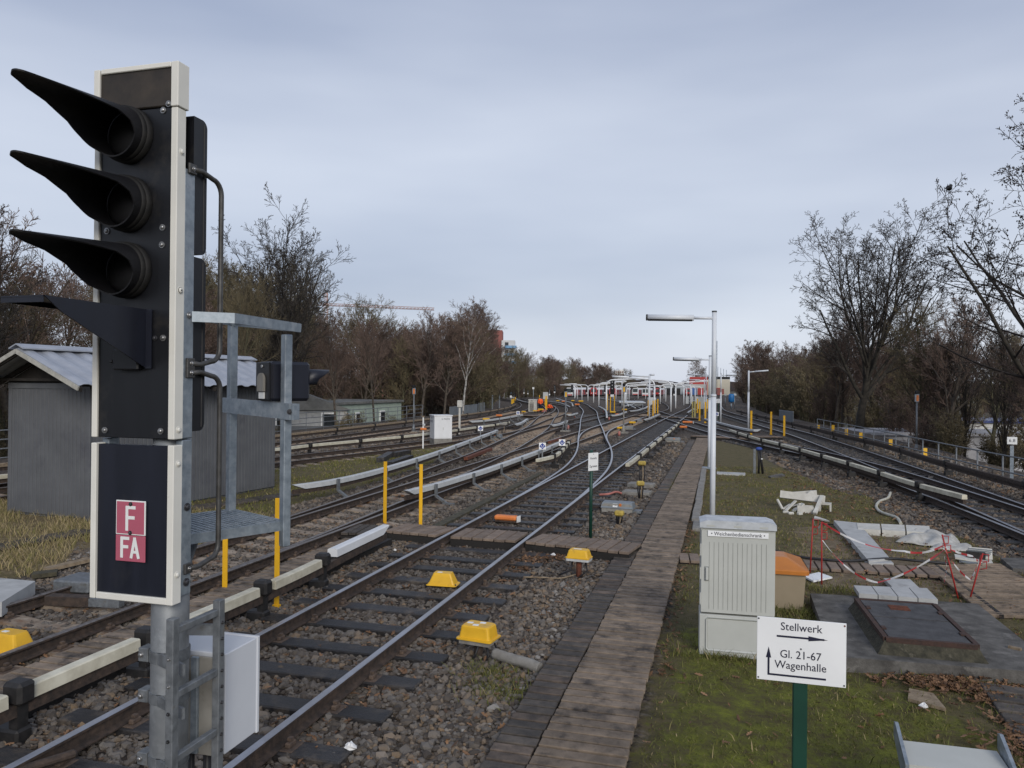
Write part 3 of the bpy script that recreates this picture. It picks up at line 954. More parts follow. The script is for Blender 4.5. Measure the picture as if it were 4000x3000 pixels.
for lab, pts in (('pale conductor ramp left of the nearest white double lamp post', [(-5.918, 60.471, 0.345), (-5.782, 64.929, 0.339), (-5.854, 74.958, 0.321)]),
                 ('small silver conductor ramp behind the dark lattice-foot signal post', [(-13.604, 68.042, 0.334), (-13.250, 68.843, 0.333), (-13.522, 73.260, 0.324)]),
                 ('silver conductor ramp right of the brown signal post', [(-9.668, 68.586, 0.333), (-9.282, 71.331, 0.328), (-9.702, 80.667, 0.306)]),
                 ('long pale conductor ramp in front of the grey yard cover', [(-9.728, 83.362, 0.299), (-9.267, 88.167, 0.284), (-9.671, 102.837, 0.229)]),
                 ('pale conductor ramp crossing behind the dark lattice-foot signal post', [(-10.778, 48.818, 0.350), (-10.650, 50.837, 0.350), (-11.036, 55.656, 0.348)]),
                 ('curved pale conductor rail behind the two orange workers', [(-34.735, 147.632, -0.049), (-31.441, 140.444, -0.008), (-26.681, 127.240, 0.064), (-22.222, 110.951, 0.144), (-18.814, 96.656, 0.204)]),
                 ('pale conductor rail along the shed-like yard cover', [(-13.265, 106.220, 0.165), (-13.698, 118.150, 0.110), (-14.555, 133.217, 0.032)]),
                 ('pale conductor ramp at the right of the diamond crossing', [(-3.482, 81.108, 0.305), (-3.529, 89.294, 0.280), (-3.472, 98.505, 0.247)])):
    conductor(lab, pts, .35 if False else .36, 'grey', seg=30, gap=.02, nose0=True, nose1=True)

# ================================================================== boardwalks
PL = {}
def plank_mesh(l_, w_, h_, m):
    k = (round(l_, 3), round(w_, 3), round(h_, 3), m)
    if k not in PL:
        PL[k] = MB().box((0, 0, 0), (l_, w_, h_), ch=.006).mesh('plank', m)
    return PL[k]
rw = random.Random(3)

def walkway(name, label, x0, x1, y0, y1, top, m, pitch=.152, gap=.028):
    t = thing(name, label, 'boardwalk', (0, 0, 0))
    me = plank_mesh(x1 - x0, pitch - gap, .045, m)
    y = y0
    while y < y1:
        if in_view(np.float64((x0 + x1) / 2), np.float64(y), .2):
            if m == 'plank_dark' and rw.random() < .3:
                me = plank_mesh(x1 - x0, pitch - gap, .045, 'plank_mid')
            elif m == 'plank_dark':
                me = plank_mesh(x1 - x0, pitch - gap, .045, m)
            o = link('plank', me, t, ((x0 + x1) / 2 + rw.uniform(-.008, .008), y, top - .0225 + rw.uniform(-.005, .003)), rw.uniform(-.006, .006))
            o.rotation_euler = (rw.uniform(-.012, .012), rw.uniform(-.004, .004), rw.uniform(-.007, .007))
        y += pitch
    b_ = MB()
    for xx in (x0 + .1, x1 - .1):
        b_.box((xx, (y0 + y1) / 2, top - .045 - .035 - .008), (.08, y1 - y0, .06))
    b_.build('bearer', 'beam_wood', t)
    return t
walkway('boardwalk', 'long straight boardwalk of worn brown planks running to the yard', -1.405, -.69, 4.4, 45.2, .075, 'plank_brown')
walkway('boardwalk', 'narrow strip of dark planks along the left side of the boardwalk', -1.755, -1.42, 4.4, 22.0, .062, 'plank_dark')
walkway('boardwalk', 'dark rubber-edged plank strip further along the boardwalk towards the yard', -1.76, -1.44, 22.3, 43.0, .055, 'plank_dark', pitch=.30)

def planks_row(name, label, a, b_, depth, n, top, m, gap=.02, dirv=None, thick=.05, cat='crossing'):
    """n planks side by side from a to b (row axis), each `depth` long across the row"""
    t = thing(name, label, cat, (0, 0, 0))
    a, b_ = V(a[0], a[1], 0), V(b_[0], b_[1], 0)
    d = (b_ - a)
    wv = d.length / n
    rz = math.atan2(d.y, d.x)
    me = plank_mesh(wv - gap, depth, thick, m)
    for i in range(n):
        c = a + d * ((i + .5) / n)
        o = link('plank', me, t, (c.x, c.y, top - thick / 2 + rw.uniform(-.006, .004)))
        o.rotation_euler = (rw.uniform(-.01, .01), rw.uniform(-.01, .01), rz + rw.uniform(-.012, .012))
    q = V(-d.y, d.x, 0).normalized()
    bb = MB()
    for s_ in (-.5, .5):
        k = q * (s_ * (depth - .14))
        bb.bar(a + k + V(0, 0, top - thick - .075), b_ + k + V(0, 0, top - thick - .075), .12, .13)
    bb.build('bearer', 'beam_wood', t)
    return t
planks_row('crossing_boards', 'tan crossing boards between the nearest track and the boardwalk', (-3.32, 13.72), (-1.43, 13.42), .84, 10, .17, 'plank_tan')
planks_row('crossing_boards', 'tan crossing boards laid between the rails of the nearest track', (-4.80, 13.75), (-3.54, 13.72), .84, 6, .175, 'plank_tan')
planks_row('crossing_boards', 'tan crossing boards left of the nearest track by the yellow posts', (-6.15, 13.9), (-5.05, 13.78), .86, 6, .17, 'plank_tan')
planks_row('crossing_boards', 'small dark deck of boards beside the concrete-sleeper track', (-7.0, 13.6), (-6.25, 13.7), .9, 5, .14, 'plank_dark')
planks_row('crossing_boards', 'long narrow boardwalk of brown planks left of the cream conductor rail', (-6.35, 2.2), (-6.42, 13.05), .72, 66, .08, 'plank_brown', gap=.03, cat='boardwalk')
tag(MB().bar((-5.93, 3.5, -.02), (-5.98, 13.2, -.02), .16, .2).build('timber_beam', 'beam_wood'), 'long black timber beam under the cream conductor rail', 'beam')
tag(MB().bar((-5.66, 14.6, 0), (-5.85, 25.2, 0), .2, .10).build('timber_beam', 'beam_mossy'), 'mossy flat timber beam running along the left of the branch turnout', 'beam')
tag(MB().box((-9.1, 5.2, .05), (.9, .35, .12), .05, ch=.01).build('timber_beam', 'plank_dark'), 'dark board lying beside the far rail at the left edge', 'board')

# right hand paths
planks_row('crossing_boards', 'row of brown path planks behind the grey cabinet, leading right', (-0.701, 13.440, 0.060), (-0.350, 13.471, 0.060), .55, 2, .06, 'plank_tan', cat='boardwalk')
_a, _b = V((1.322, 13.530, 0.060)), V((3.468, 13.588, 0.060))
planks_row('crossing_boards', 'row of brown path planks under the red and white tape', _a, _b, .62, 12, .07, 'plank_tan', cat='boardwalk', gap=.03)
t = thing('boardwalk', 'dark ribbed boardwalk running down to the lower right corner', 'boardwalk', (0, 0, 0))
e0, e1 = V((3.428, 14.133, 0.060)), V((4.341, 14.507, 0.060))
f0, f1 = V((3.487, 11.198, 0.060)), V((4.365, 11.379, 0.060))
for i in range(46):
    k = (i + .5) / 46
    p, q = e0.lerp(f0, k), e1.lerp(f1, k)
    c = (p + q) / 2
    ln_ = (e0 - f0).length / 46
    me = plank_mesh((q - p).length, max(.05, ln_ - .012), .05, 'plank_dark' if i % 5 else 'plank_brown')
    link('plank', plank_mesh(1.32, ln_ - .03, .05, 'plank_brown'), t, (c.x, c.y, .045 + rw.uniform(-.004, .004)), math.atan2(q.y - p.y, q.x - p.x) + rw.uniform(-.006, .006))
MB().bar((e0 + f0) / 2 + (e0 - f0) / 2 + V(0, 0, -.05), f0 + V(0, 0, -.05), .05, .12).build('bearer', 'beam_wood', t)

# kerb of concrete blocks along the boardwalk
t = thing('kerb', 'pale concrete kerb blocks between boardwalk and lawn', 'kerb', (0, 0, 0))
kb = MB().box((0, 0, 0), (.17, .97, .14), ch=.012).mesh('kerb_stone', 'concrete')
y = 17.7
while y < 27.6:
    link('kerb_stone', kb, t, (-.545 + rw.uniform(-.01, .01) - (y - 17.7) * .006, y, .03 + rw.uniform(-.008, .008)), rw.uniform(-.01, .01))
    y += .99
link('kerb_stone', kb, t, (-.50, 16.7, -.01), .01)

# far crossing boards at the diamond
for lab, a, b_, dpt, n in (('pale crossing boards over the right branch, end of the boardwalk', (-1.6, 46.0), (1.6, 44.6), .9, 16),
                           ('dark crossing boards between the branch and the right main track', (0.805, 46.839, 0.100), (3.296, 47.197, 0.100), .9, 12),
                           ('long low boards crossing all tracks behind the diamond', (-7.612, 75.084, 0.070), (-2.024, 72.860, 0.075), .8, 30)):
    planks_row('crossing_boards', lab, a, b_, dpt, n, .16, 'plank_tan')
planks_row('crossing_boards', 'crossing boards far left of the diamond in front of the yard', (-9.414, 75.998, 0.068), (-6.993, 75.463, 0.069), .8, 12, .14, 'plank_dark')
planks_row('crossing_boards', 'weathered grey crossing boards in front of the orange workers', (-17.723, 70.247, 0.080), (-16.711, 73.924, 0.073), 1.2, 10, .14, 'plank_tan')
planks_row('crossing_boards', 'dark board path in front of the shed', (-11.867, 15.222, 0.050), (-10.922, 18.049, 0.050), .55, 14, .05, 'plank_dark', cat='boardwalk')
planks_row('crossing_boards', 'dark old boards in the straw grass left of the signal', (-12.159, 10.486, 0.050), (-11.905, 12.284, 0.050), .5, 12, .06, 'plank_dark', cat='boardwalk')

# ================================================================== the big signal on the left
SG = thing('railway_signal', 'tall black light signal in white frame with three long black hoods', 'signal', (-2.33, 2.86, 0))
def sp(mb, name, mats, parent=None):
    """build a part from world coordinates under the signal"""
    o = mb.build(name, mats, parent or SG)
    if parent is None or parent is SG:
        o.location = (2.33, -2.86, 0)
    return o
XL0, XR0, YF = -2.654, -2.228, 2.75
# post
mb = MB()
mb.tube([(-2.33, 2.86, -.3), (-2.33, 2.86, 3.6)], .078, 28)
sp(mb, 'post', 'pole_grey')
# panels
mb = MB().box(((XL0 + XR0) / 2, 2.775, (2.707 + 4.118) / 2), (XR0 - XL0 - .012, .04, 4.118 - 2.707), ch=.003)
sp(mb, 'upper_panel', 'signal_black')
mb = MB().box(((XL0 + XR0) / 2, 2.778, (2.01 + 2.678) / 2), (XR0 - XL0 - .012, .04, 2.678 - 2.012), ch=.003)
sp(mb, 'lower_panel', 'signal_panel')
mb = MB().box(((XL0 + XR0) / 2, 2.775, 4.205), (XR0 - XL0 - .04, .05, .165), ch=.004)
sp(mb, 'top_screen', 'dirty_screen')
def frame_bits(z0, z1, bottom=False):
    m_ = MB()
    m_.box((XL0 + .014, 2.772, (z0 + z1) / 2), (.028, .056, z1 - z0), ch=.003)
    m_.box((XR0 - .016, 2.772, (z0 + z1) / 2), (.032, .056, z1 - z0), ch=.003)
    if bottom:
        m_.box(((XL0 + XR0) / 2, 2.7725, z0 + .014), (XR0 - XL0 - .061, .053, .028), ch=.003)
    return m_
sp(frame_bits(2.707, 4.112), 'white_frame', 'frame_white')
sp(frame_bits(2.006, 2.682, True), 'white_frame', 'frame_white')
mb = MB()
mb.box((XL0 + .012, 2.775, 4.21), (.03, .072, .19), ch=.003)
mb.box((XR0 - .013, 2.775, 4.21), (.036, .072, .19), ch=.003)
mb.box(((XL0 + XR0) / 2 - .001, 2.775, 4.295), (XR0 - XL0 - .067, .068, .022), ch=.003)
sp(mb, 'top_cap', 'frame_white')
# galvanised back channel
mb = MB()
for z0, z1 in ((2.707, 3.87), (2.03, 2.70)):
    mb.box((XR0 - .022, 2.835, (z0 + z1) / 2), (.035, .066, z1 - z0), ch=.004)
    mb.box((XL0 + .022, 2.835, (z0 + z1) / 2), (.035, .066, z1 - z0), ch=.004)
sp(mb, 'back_channel', 'galv')
# black housings behind
for z0, z1 in ((3.515, 4.115), (2.735, 3.50)):
    mb = MB()
    prof, n = [], 6
    y0, y1, rr_ = 2.865, 2.955, .035
    pts = [(y0, z0), ]
    for k in range(n + 1):
        a = -math.pi / 2 + math.pi / 2 * k / n
        pts.append((y1 - rr_ + rr_ * math.cos(a), z0 + rr_ + rr_ * math.sin(a)))
    for k in range(n + 1):
        a = math.pi / 2 * k / n
        pts.append((y1 - rr_ + rr_ * math.cos(a), z1 - rr_ + rr_ * math.sin(a)))
    pts.append((y0, z1))
    mb.prism(pts, XL0 + .02, XR0 - .012, 'x')
    h = sp(mb, 'back_housing', 'signal_black')
    mb = MB().box(((XL0 + XR0) / 2, 2.935, (z0 + z1) / 2), (XR0 - XL0 - .018, .008, z1 - z0 - .03), ch=.003)
    o = mb.build('seam', 'insulator_black', h)
# hoods
def hood(zc, tipu, k):
    xc, r_ = -2.476, .112
    m_ = MB()
    Lmax = tipu
    nA, nS = 72, 18
    TH = [-180, -142, -131, -110, -85, -60, -45, -25, -8, 4, 15, 26, 40, 55, 75, 100, 180]
    LL = [.08, .085, .12, .155, .215, .335, .44, .53, .55, .55, .53, .46, .29, .15, .10, .08, .08]
    vo, vi = [], []
    for i in range(nA + 1):
        th = -math.pi + 2 * math.pi * i / nA           # 0 = top
        c = abs(th)
        Ls = float(np.interp(math.degrees(th), TH, LL))
        for j in range(nS + 1):
            s_ = Ls * j / nS
            tp = s_ / Lmax
            ry_ = r_ * (1 - .14 * tp)                    # narrows towards the tip
            rz_ = r_ * (1 - .12 * tp)
            for lst, off in ((vo, 0), (vi, -.006)):
                lst.append((xc + (ry_ + off) * math.sin(th), 2.742 - s_, zc + (rz_ + off) * math.cos(th) - .03 * tp))
    fs, fi = [], []
    for i in range(nA):
        for j in range(nS):
            a, b_ = i * (nS + 1) + j, (i + 1) * (nS + 1) + j
            fs.append((a, a + 1, b_ + 1, b_))
            fi.append((a, b_, b_ + 1, a + 1))
    m_.add(vo, fs, 0, True)
    m_.add(vi, fi, 1, True)
    n_ = len(vo)
    m_.add(vo + vi, [(i * (nS + 1) + nS, n_ + i * (nS + 1) + nS, n_ + (i + 1) * (nS + 1) + nS, (i + 1) * (nS + 1) + nS) for i in range(nA)], 0)
    h = sp(m_, 'lens_hood', ['hood_black', 'hood_black'])
    rg = MB()
    for rad, a, b_ in ((.121, 2.752, 2.722), (.117, 2.722, 2.700)):
        ring = [(xc + rad * math.sin(2 * math.pi * i / 32), zc + rad * math.cos(2 * math.pi * i / 32)) for i in range(32)]
        vs = [(x_, a, z_) for x_, z_ in ring] + [(x_, b_, z_) for x_, z_ in ring] + [(xc + (x_ - xc) * .93, b_, zc + (z_ - zc) * .93) for x_, z_ in ring]
        rg.add(vs, [(i, (i + 1) % 32, 32 + (i + 1) % 32, 32 + i) for i in range(32)] + [(32 + i, 32 + (i + 1) % 32, 64 + (i + 1) % 32, 64 + i) for i in range(32)], 0, True)
    rg.build('clamp_ring', 'hood_ring', h)
    le = MB()
    le.sphere((xc, 2.735, zc), .095, 20, 8, 0, (1, .25, 1))
    le.build('lens', 'lens_dark', h)
hood(4.008, .55, 0)
hood(3.713, .55, 1)
hood(3.428, .55, 2)
# folded square shade under the hoods
A_ = [(-2.375, 2.232, 3.261), (-2.375, 2.779, 3.259), (-2.375, 2.781, 3.007), (-2.375, 2.304, 3.210)]
yb = 2.748
pts = [(a[1], a[2]) for a in A_]
pts[1] = (yb, A_[1][2]); pts[2] = (yb, A_[2][2])
mb = MB()
mb.prism(pts, -2.378, -2.372, 'x')
y0, z0 = pts[0]; z1 = pts[1][1]
mb.hexa([(-2.572, y0, z0 - .006), (-2.378, y0, z0 - .006), (-2.378, yb, z1 - .006), (-2.572, yb, z1 - .006), (-2.572, y0, z0), (-2.378, y0, z0), (-2.378, yb, z1), (-2.572, yb, z1)])
mb.box((-2.475, y0 + .002, z0 - .016), (.194, .004, .018))
mb.box((-2.571, (y0 + yb) / 2, (z0 + z1) / 2 - .014), (.004, yb - y0, .018), rx=math.atan2(z1 - z0, yb - y0))
mb.box((-2.36, 2.744, (pts[1][1] + pts[2][1]) / 2), (.03, .006, pts[1][1] - pts[2][1]))
sp(mb, 'square_shade', 'signal_panel')
mb = MB().box((-2.46, 2.735, (-2.460, 2.755, 3.044)[2]), (.13, .03, .09), ch=.006)
sp(mb, 'lamp_unit', 'signal_black')
# bolts
def bolt(p, nrm, r_=.011, m='bolt_metal'):
    b_ = MB()
    p, nrm = V(p), V(nrm)
    b_.tube([p - nrm * .004, p + nrm * .003], r_ * 1.25, 10)
    b_.tube([p + nrm * .003, p + nrm * .007, p + nrm * .0095], [r_ * .95, r_ * .8, r_ * .4], 10)
    return sp(b_, 'bolt', m)
for q in (('V', 1085, 392), ('V', 1122, 350), ('V', 710, 1195), ('V', 1080, 1172), ('V', 1076, 1287)):
    pass
for p in ((-2.307, 2.753, 4.106), (-2.278, 2.751, 4.130), (-2.591, 2.753, 3.604), (-2.304, 2.753, 3.607), (-2.306, 2.753, 3.533), (-2.295, 2.753, 3.137), (-2.590, 2.753, 2.738), (-2.302, 2.753, 2.741)):
    bolt(p, (0, -1, 0))
for p in ((-2.518, 2.753, 3.907), (-2.520, 2.753, 3.622), (-2.556, 2.753, 3.037), (-2.336, 2.753, 3.136)):
    bolt(p, (0, -1, 0), .009, 'bolt_dark')
for p in ((-2.229, 2.771, 3.929), (-2.229, 2.774, 3.341), (-2.229, 2.776, 3.339), (-2.229, 2.779, 2.747), (-2.229, 2.779, 2.603), (-2.229, 2.782, 2.131)):
    bolt((-2.229, 2.772, p[2]), (1, 0, 0), .012, 'frame_white')
for p in ((-2.229, 2.828, 2.410), (-2.229, 2.834, 2.085)):
    bolt((-2.230, 2.835, p[2]), (1, 0, 0), .014, 'bolt_dark')
for p in ((-2.229, 2.826, 3.240),):
    bolt((-2.230, 2.835, p[2]), (1, 0, 0), .011, 'bolt_metal')
# red name plates
pf, pl_ = V((-2.517, 2.748, 2.438)), V((-2.368, 2.748, 2.183))
x0, x1, zt, zb = -2.520, -2.369, 2.4395, 2.178
zm = (-2.443, 2.748, 2.292)[2]
pn = MB().box(((x0 + x1) / 2, 2.749, (zt + zm) / 2), (x1 - x0, .006, zt - zm), ch=.0015)
plF = sp(pn, 'name_plate', 'paint_white')
pn = MB().box(((x0 + x1) / 2, 2.749, (zm + zb) / 2 - .001), (x1 - x0, .006, zm - zb - .002), ch=.0015)
plA = sp(pn, 'name_plate', 'plate_red')
m_ = MB().box(((x0 + x1) / 2, 2.7462, (zt + zm) / 2), (x1 - x0 - .010, .002, zt - zm - .010))
m_.build('red_field', 'plate_red', plF)
y_step = [0.0]
def stroke(m_, a, b_, w_, y=2.7445):
    d = V(b_[0] - a[0], 0, b_[1] - a[1]).normalized()
    nrm = V(d.z, 0, -d.x) * w_ / 2
    A, B = V(a[0], y, a[1]) - d * w_ * .4, V(b_[0], y, b_[1]) + d * w_ * .4
    y_step[0] += .00012
    A.y -= y_step[0] % .0012; B.y = A.y
    pr = [A - nrm, A + nrm, B + nrm, B - nrm]
    m_.add([*pr, *[q + V(0, .0012, 0) for q in pr]], [(0, 1, 2, 3), (7, 6, 5, 4), (0, 4, 5, 1), (1, 5, 6, 2), (2, 6, 7, 3), (3, 7, 4, 0)])
ux = lambda f: x0 + (x1 - x0) * f
uz = lambda a, b_, f: a + (b_ - a) * f
m_ = MB()
xF0, xF1 = ux(.385), ux(.64)
zT, zB_ = uz(zt, zm, .20), uz(zt, zm, .84)
stroke(m_, (xF0, zT), (xF0, zB_), .014)
stroke(m_, (xF0, zT), (xF1, zT), .014)
stroke(m_, (xF0, uz(zT, zB_, .46)), (xF1 - .004, uz(zT, zB_, .46)), .014)
m_.build('lettering', 'paint_white', plF)
m_ = MB()
zT, zB_ = uz(zm, zb, .13), uz(zm, zb, .82)
stroke(m_, (ux(.22), zT), (ux(.22), zB_), .0135)
stroke(m_, (ux(.22), zT), (ux(.44), zT), .0135)
stroke(m_, (ux(.22), uz(zT, zB_, .46)), (ux(.41), uz(zT, zB_, .46)), .0135)
stroke(m_, (ux(.55), zB_), (ux(.66), zT), .0135)
stroke(m_, (ux(.66), zT), (ux(.79), zB_), .0135)
stroke(m_, (ux(.585), uz(zT, zB_, .72)), (ux(.75), uz(zT, zB_, .72)), .012)
m_.build('lettering', 'paint_white', plA)
for p in ((-2.443, 2.746, 2.425), (-2.444, 2.746, 2.302)):
    b_ = bolt(p, (0, -1, 0), .0075, 'bolt_dark')
# handrail loops on the right side
def loop(z1, z0, yo):
    a = V(-2.224, 2.85, z1); d = V(-2.224, 2.85, z0)
    p = [a, a + V(.004, .045, 0.004)]
    for k in range(7):
        t_ = math.pi / 2 * k / 6
        p.append(V(-2.218, yo - .06 + .06 * math.sin(t_), z1 - .012 - .06 + .06 * math.cos(t_)))
    for k in range(7):
        t_ = math.pi / 2 * k / 6
        p.append(V(-2.218, yo - .06 + .06 * math.cos(t_), z0 + .012 + .06 - .06 * math.sin(t_)))
    p += [d + V(.004, .045, -.004), d]
    m_ = MB().tube(p, .0115, 10)
    m_.box((-2.226, 2.84, z1), (.012, .05, .045), ch=.003)
    m_.box((-2.226, 2.84, z0), (.012, .05, .045), ch=.003)
    sp(m_, 'hand_rail', 'handrail_steel')
    bolt((-2.219, 2.84, z1), (1, 0, 0), .008)
    bolt((-2.219, 2.84, z0), (1, 0, 0), .008)
loop((-2.224, 2.820, 3.874)[2], (-2.224, 2.828, 3.032)[2], (-2.218, 3.029, 3.708)[1])
loop((-2.224, 2.828, 2.991)[2], (-2.224, 2.831, 2.144)[2], (-2.218, 3.034, 2.724)[1])
# clamps on the post
for zc, wd in (((-2.380, 2.800, 1.762)[2], .05), ((-2.378, 2.800, 1.583)[2], .045), ((-2.374, 2.800, 1.310)[2], .045)):
    m_ = MB()
    ring = [(-2.33 + .084 * math.cos(2 * math.pi * k / 28), 2.86 + .084 * math.sin(2 * math.pi * k / 28)) for k in range(28)]
    m_.prism(ring, zc - wd / 2, zc + wd / 2, 'z')
    m_.box((-2.42, 2.83, zc), (.05, .06, wd + .01), ch=.003)
    m_.bar((-2.33, 2.785, zc), (-2.13, 2.70, zc), .012, wd)
    o = sp(m_, 'clamp', 'galv_dark')
    bolt((-2.43, 2.80, zc), (0, -1, 0), .011)
# ladder
XLd = -2.13
yn, yf = (-2.130, 2.630, 1.793)[1], (-2.130, 2.924, 1.756)[1]
zt1, zt2 = (-2.130, 2.626, 1.998)[2], (-2.130, 2.920, 1.995)[2]
LD = SG
m_ = MB().box((XLd, yn, (zt1 + .0) / 2), (.035, .040, zt1), ch=.003)
ls = sp(m_, 'ladder_stile', 'galv_dark')
m_ = MB().box((XLd, yf, (zt2 + .0) / 2), (.035, .040, zt2), ch=.003)
ls2 = sp(m_, 'ladder_stile', 'galv_dark')
rz0 = (-2.130, 2.654, 1.944)[2]
step_ = rz0 - (-2.130, 2.658, 1.683)[2]
for k in range(7):
    zr = rz0 - k * step_
    if zr < .1:
        break
    sp(MB().box((XLd, (yn + yf) / 2, zr), (.028, yf - yn - .04, .030), ch=.003), 'ladder_rung', 'galv_dark')
for k in range(9):
    bolt((XLd + .018, yf, zt2 - .1 - .07 * k), (1, 0, 0), .006, 'bolt_dark')
    bolt((XLd, yn - .021, zt1 - .16 - .11 * k), (0, -1, 0), .006, 'bolt_metal' if k < 2 else 'bolt_dark')
sp(MB().bar((XLd - .01, yf - .01, zt2 - .13), (-2.33, 2.86, zt2 - .13), .012, .05), 'clamp', 'galv_dark')

# service platform behind
PZ = 2.20
ax = V(.44, .90, 0).normalized()
ay = V(-ax.y, ax.x, 0)
r0, r1 = V(-2.56, 3.04, PZ), V(-2.255, 3.655, PZ)
l0, l1 = r0 + ay * .56, r1 + ay * .56
m_ = MB()
for a, b_ in ((r0, r1), (r1, l1), (l1, l0), (l0, r0)):
    m_.bar(a + V(0, 0, -.012), b_ + V(0, 0, -.012), .010, .05)
pf_ = sp(m_, 'platform', 'galv')
m_ = MB()
nx, ny = 22, 18
for i in range(1, nx):
    m_.bar(r0.lerp(r1, i / nx), l0.lerp(l1, i / nx), .006, .03)
for j in range(1, ny):
    m_.bar(r0.lerp(l0, j / ny), r1.lerp(l1, j / ny), .006, .022)
sp(m_, 'grating', 'galv')
pr = V((-2.250, 3.640, 2.203)); 
sp(MB().box((-2.25, 3.64, (2.08 + 3.21) / 2), (.045, .045, 3.21 - 2.08), R(-26), ch=.004), 'platform_post', 'galv')
lp = V(-2.74, 3.86, 0)
sp(MB().box((lp.x, lp.y, (2.19 + 3.30) / 2), (.045, .045, 3.30 - 2.19), R(-26), ch=.004), 'platform_post', 'galv')
zg = 3.235
gA, gB, gC, gD = V(-2.224, 2.845, zg), V(-2.085, 2.95, zg), V(-2.10, 3.52, zg), V(-2.74, 3.86, 3.30)
m_ = MB()
m_.bar(gA, gB, .010, .045); m_.bar(gB, gC, .010, .045)
m_.bar(gC + V(0, .004, 0), gD, .010, .042); m_.bar(V(-2.6, 3.3, 3.285), gD, .010, .04)
sp(m_, 'guard_rail', 'galv')
zb2 = 2.80
m_ = MB()
m_.bar(V(-2.80, 3.86, zb2 + .02), V(-2.17, 3.58, zb2), .012, .085)
m_.box((-2.20, 3.615, zb2), (.05, .06, .085), R(-26))
sp(m_, 'cross_bar', 'galv')
bolt((-2.19, 3.578, zb2), (.4, -.9, 0), .012, 'bolt_dark')
m_ = MB().tube([r0 + V(.02, .0, -.2), V(-2.33, 2.86, 1.75)], .02, 8)
m_.tube([r0.lerp(l1, .5) + V(0, 0, -.04), V(-2.36, 2.93, 1.98)], .018, 6)
sp(m_, 'platform_brace', 'galv_dark')

# lamp head on the platform rail, facing away
LH = thing('signal_lamp', 'black square lamp head with blue-black hood on the platform rail', 'signal lamp', (-2.38, 3.66, 2.845), R(-30))
m_ = MB().box((0, .10, .115), (.165, .235, .215), ch=.016)
hb = m_.build('housing', 'signal_panel', LH)
MB().box((0, -.022, .115), (.155, .012, .205), ch=.005).build('back_plate', 'signal_black', LH)
pts = [(-.034, .06), (.034, .06), (.034, .125)] + [(.034 * math.cos(math.pi * k / 8), .125 + .034 * math.sin(math.pi * k / 8)) for k in range(1, 8)] + [(-.034, .125)]
MB().prism(pts, -.042, -.028, 'y').build('door_window', 'box_grey_mottled', LH)
MB().box((0, -.031, .038), (.058, .006, .034)).build('name_plate', 'paint_white', LH)
MB().tube([(0, -.034, .195), (0, -.026, .195)], .009, 8).build('bolt', 'bolt_metal', LH)
m_ = MB()
n_ = 14
vs = []
for j in range(2):
    for k in range(n_ + 1):
        a = math.pi * (-.15 + 1.3 * k / n_)
        L_ = .215 + (.16 if j else 0) * (1 if j == 0 else .35 + .65 * max(0, math.sin(a)))
        vs.append((.06 * math.cos(a), L_, .125 + .055 * math.sin(a)))
m_.add(vs, [(k, k + 1, n_ + 2 + k, n_ + 1 + k) for k in range(n_)], 0, True)
hd = m_.build('hood', 'signal_panel', LH)  # same blue-black as the housing
md = hd.modifiers.new('thick', 'SOLIDIFY'); md.thickness = .005
MB().box((-.05, .08, -.012), (.03, .03, .03)).box((.05, .08, -.012), (.03, .03, .03)).build('foot', 'bolt_metal', LH)

# grey box behind the ladder
BX = thing('junction_box', 'light grey metal box mounted on the signal post behind its ladder', 'junction box', (0, 0, 0))
xr = -2.19
yn_ = (-2.190, 3.037, 1.702)[1]; yf_ = (-2.190, 3.323, 1.694)[1]
z1_, z0_ = (-2.190, 3.037, 1.702)[2], (-2.190, 3.046, 1.240)[2]
MB().box((xr - .17, (yn_ + yf_) / 2 + .012, (z0_ + z1_) / 2), (.34, yf_ - yn_ - .025, z1_ - z0_), ch=.004).build('housing', 'box_lightgrey', BX)
MB().box((xr - .17, yf_ - .010, (z0_ + z1_) / 2), (.352, .022, z1_ - z0_ + .012), ch=.004).build('door', 'box_lightgrey', BX)
MB().box((xr - .17, yn_ - .004, (z0_ + z1_) / 2 - .004), (.33, .012, z1_ - z0_ - .012), ch=.003).build('back_plate', 'box_grey_mottled', BX)  # darker, browner grey on this face than on the housing
MB().sphere((xr - .215, yn_ - .012, z1_ - .075), .04, 12, 6, 0, (.75, .45, 1.1)).build('vent_cap', 'box_grey_mottled', BX)
MB().box((xr - .13, yn_ - .02, (z0_ + z1_) / 2), (.035, .018, z1_ - z0_ - .02), ch=.003).build('strap', 'galv', BX)
MB().bar((xr - .28, (yn_ + yf_) / 2, z1_ - .1), (-2.33, 2.9, z1_ - .1), .05, .05).build('mount', 'galv_dark', BX)
MB().tube([(xr - .12, yn_ + .06, z0_), (xr - .12, yn_ + .06, z0_ - .2), (xr - .2, yn_ + .02, -.1)], .018, 8).tube([(xr - .2, yn_ + .05, z0_), (xr - .2, yn_ + .05, z0_ - .25), (xr - .25, yn_, -.1)], .016, 8).build('cable', 'cable_black', BX)

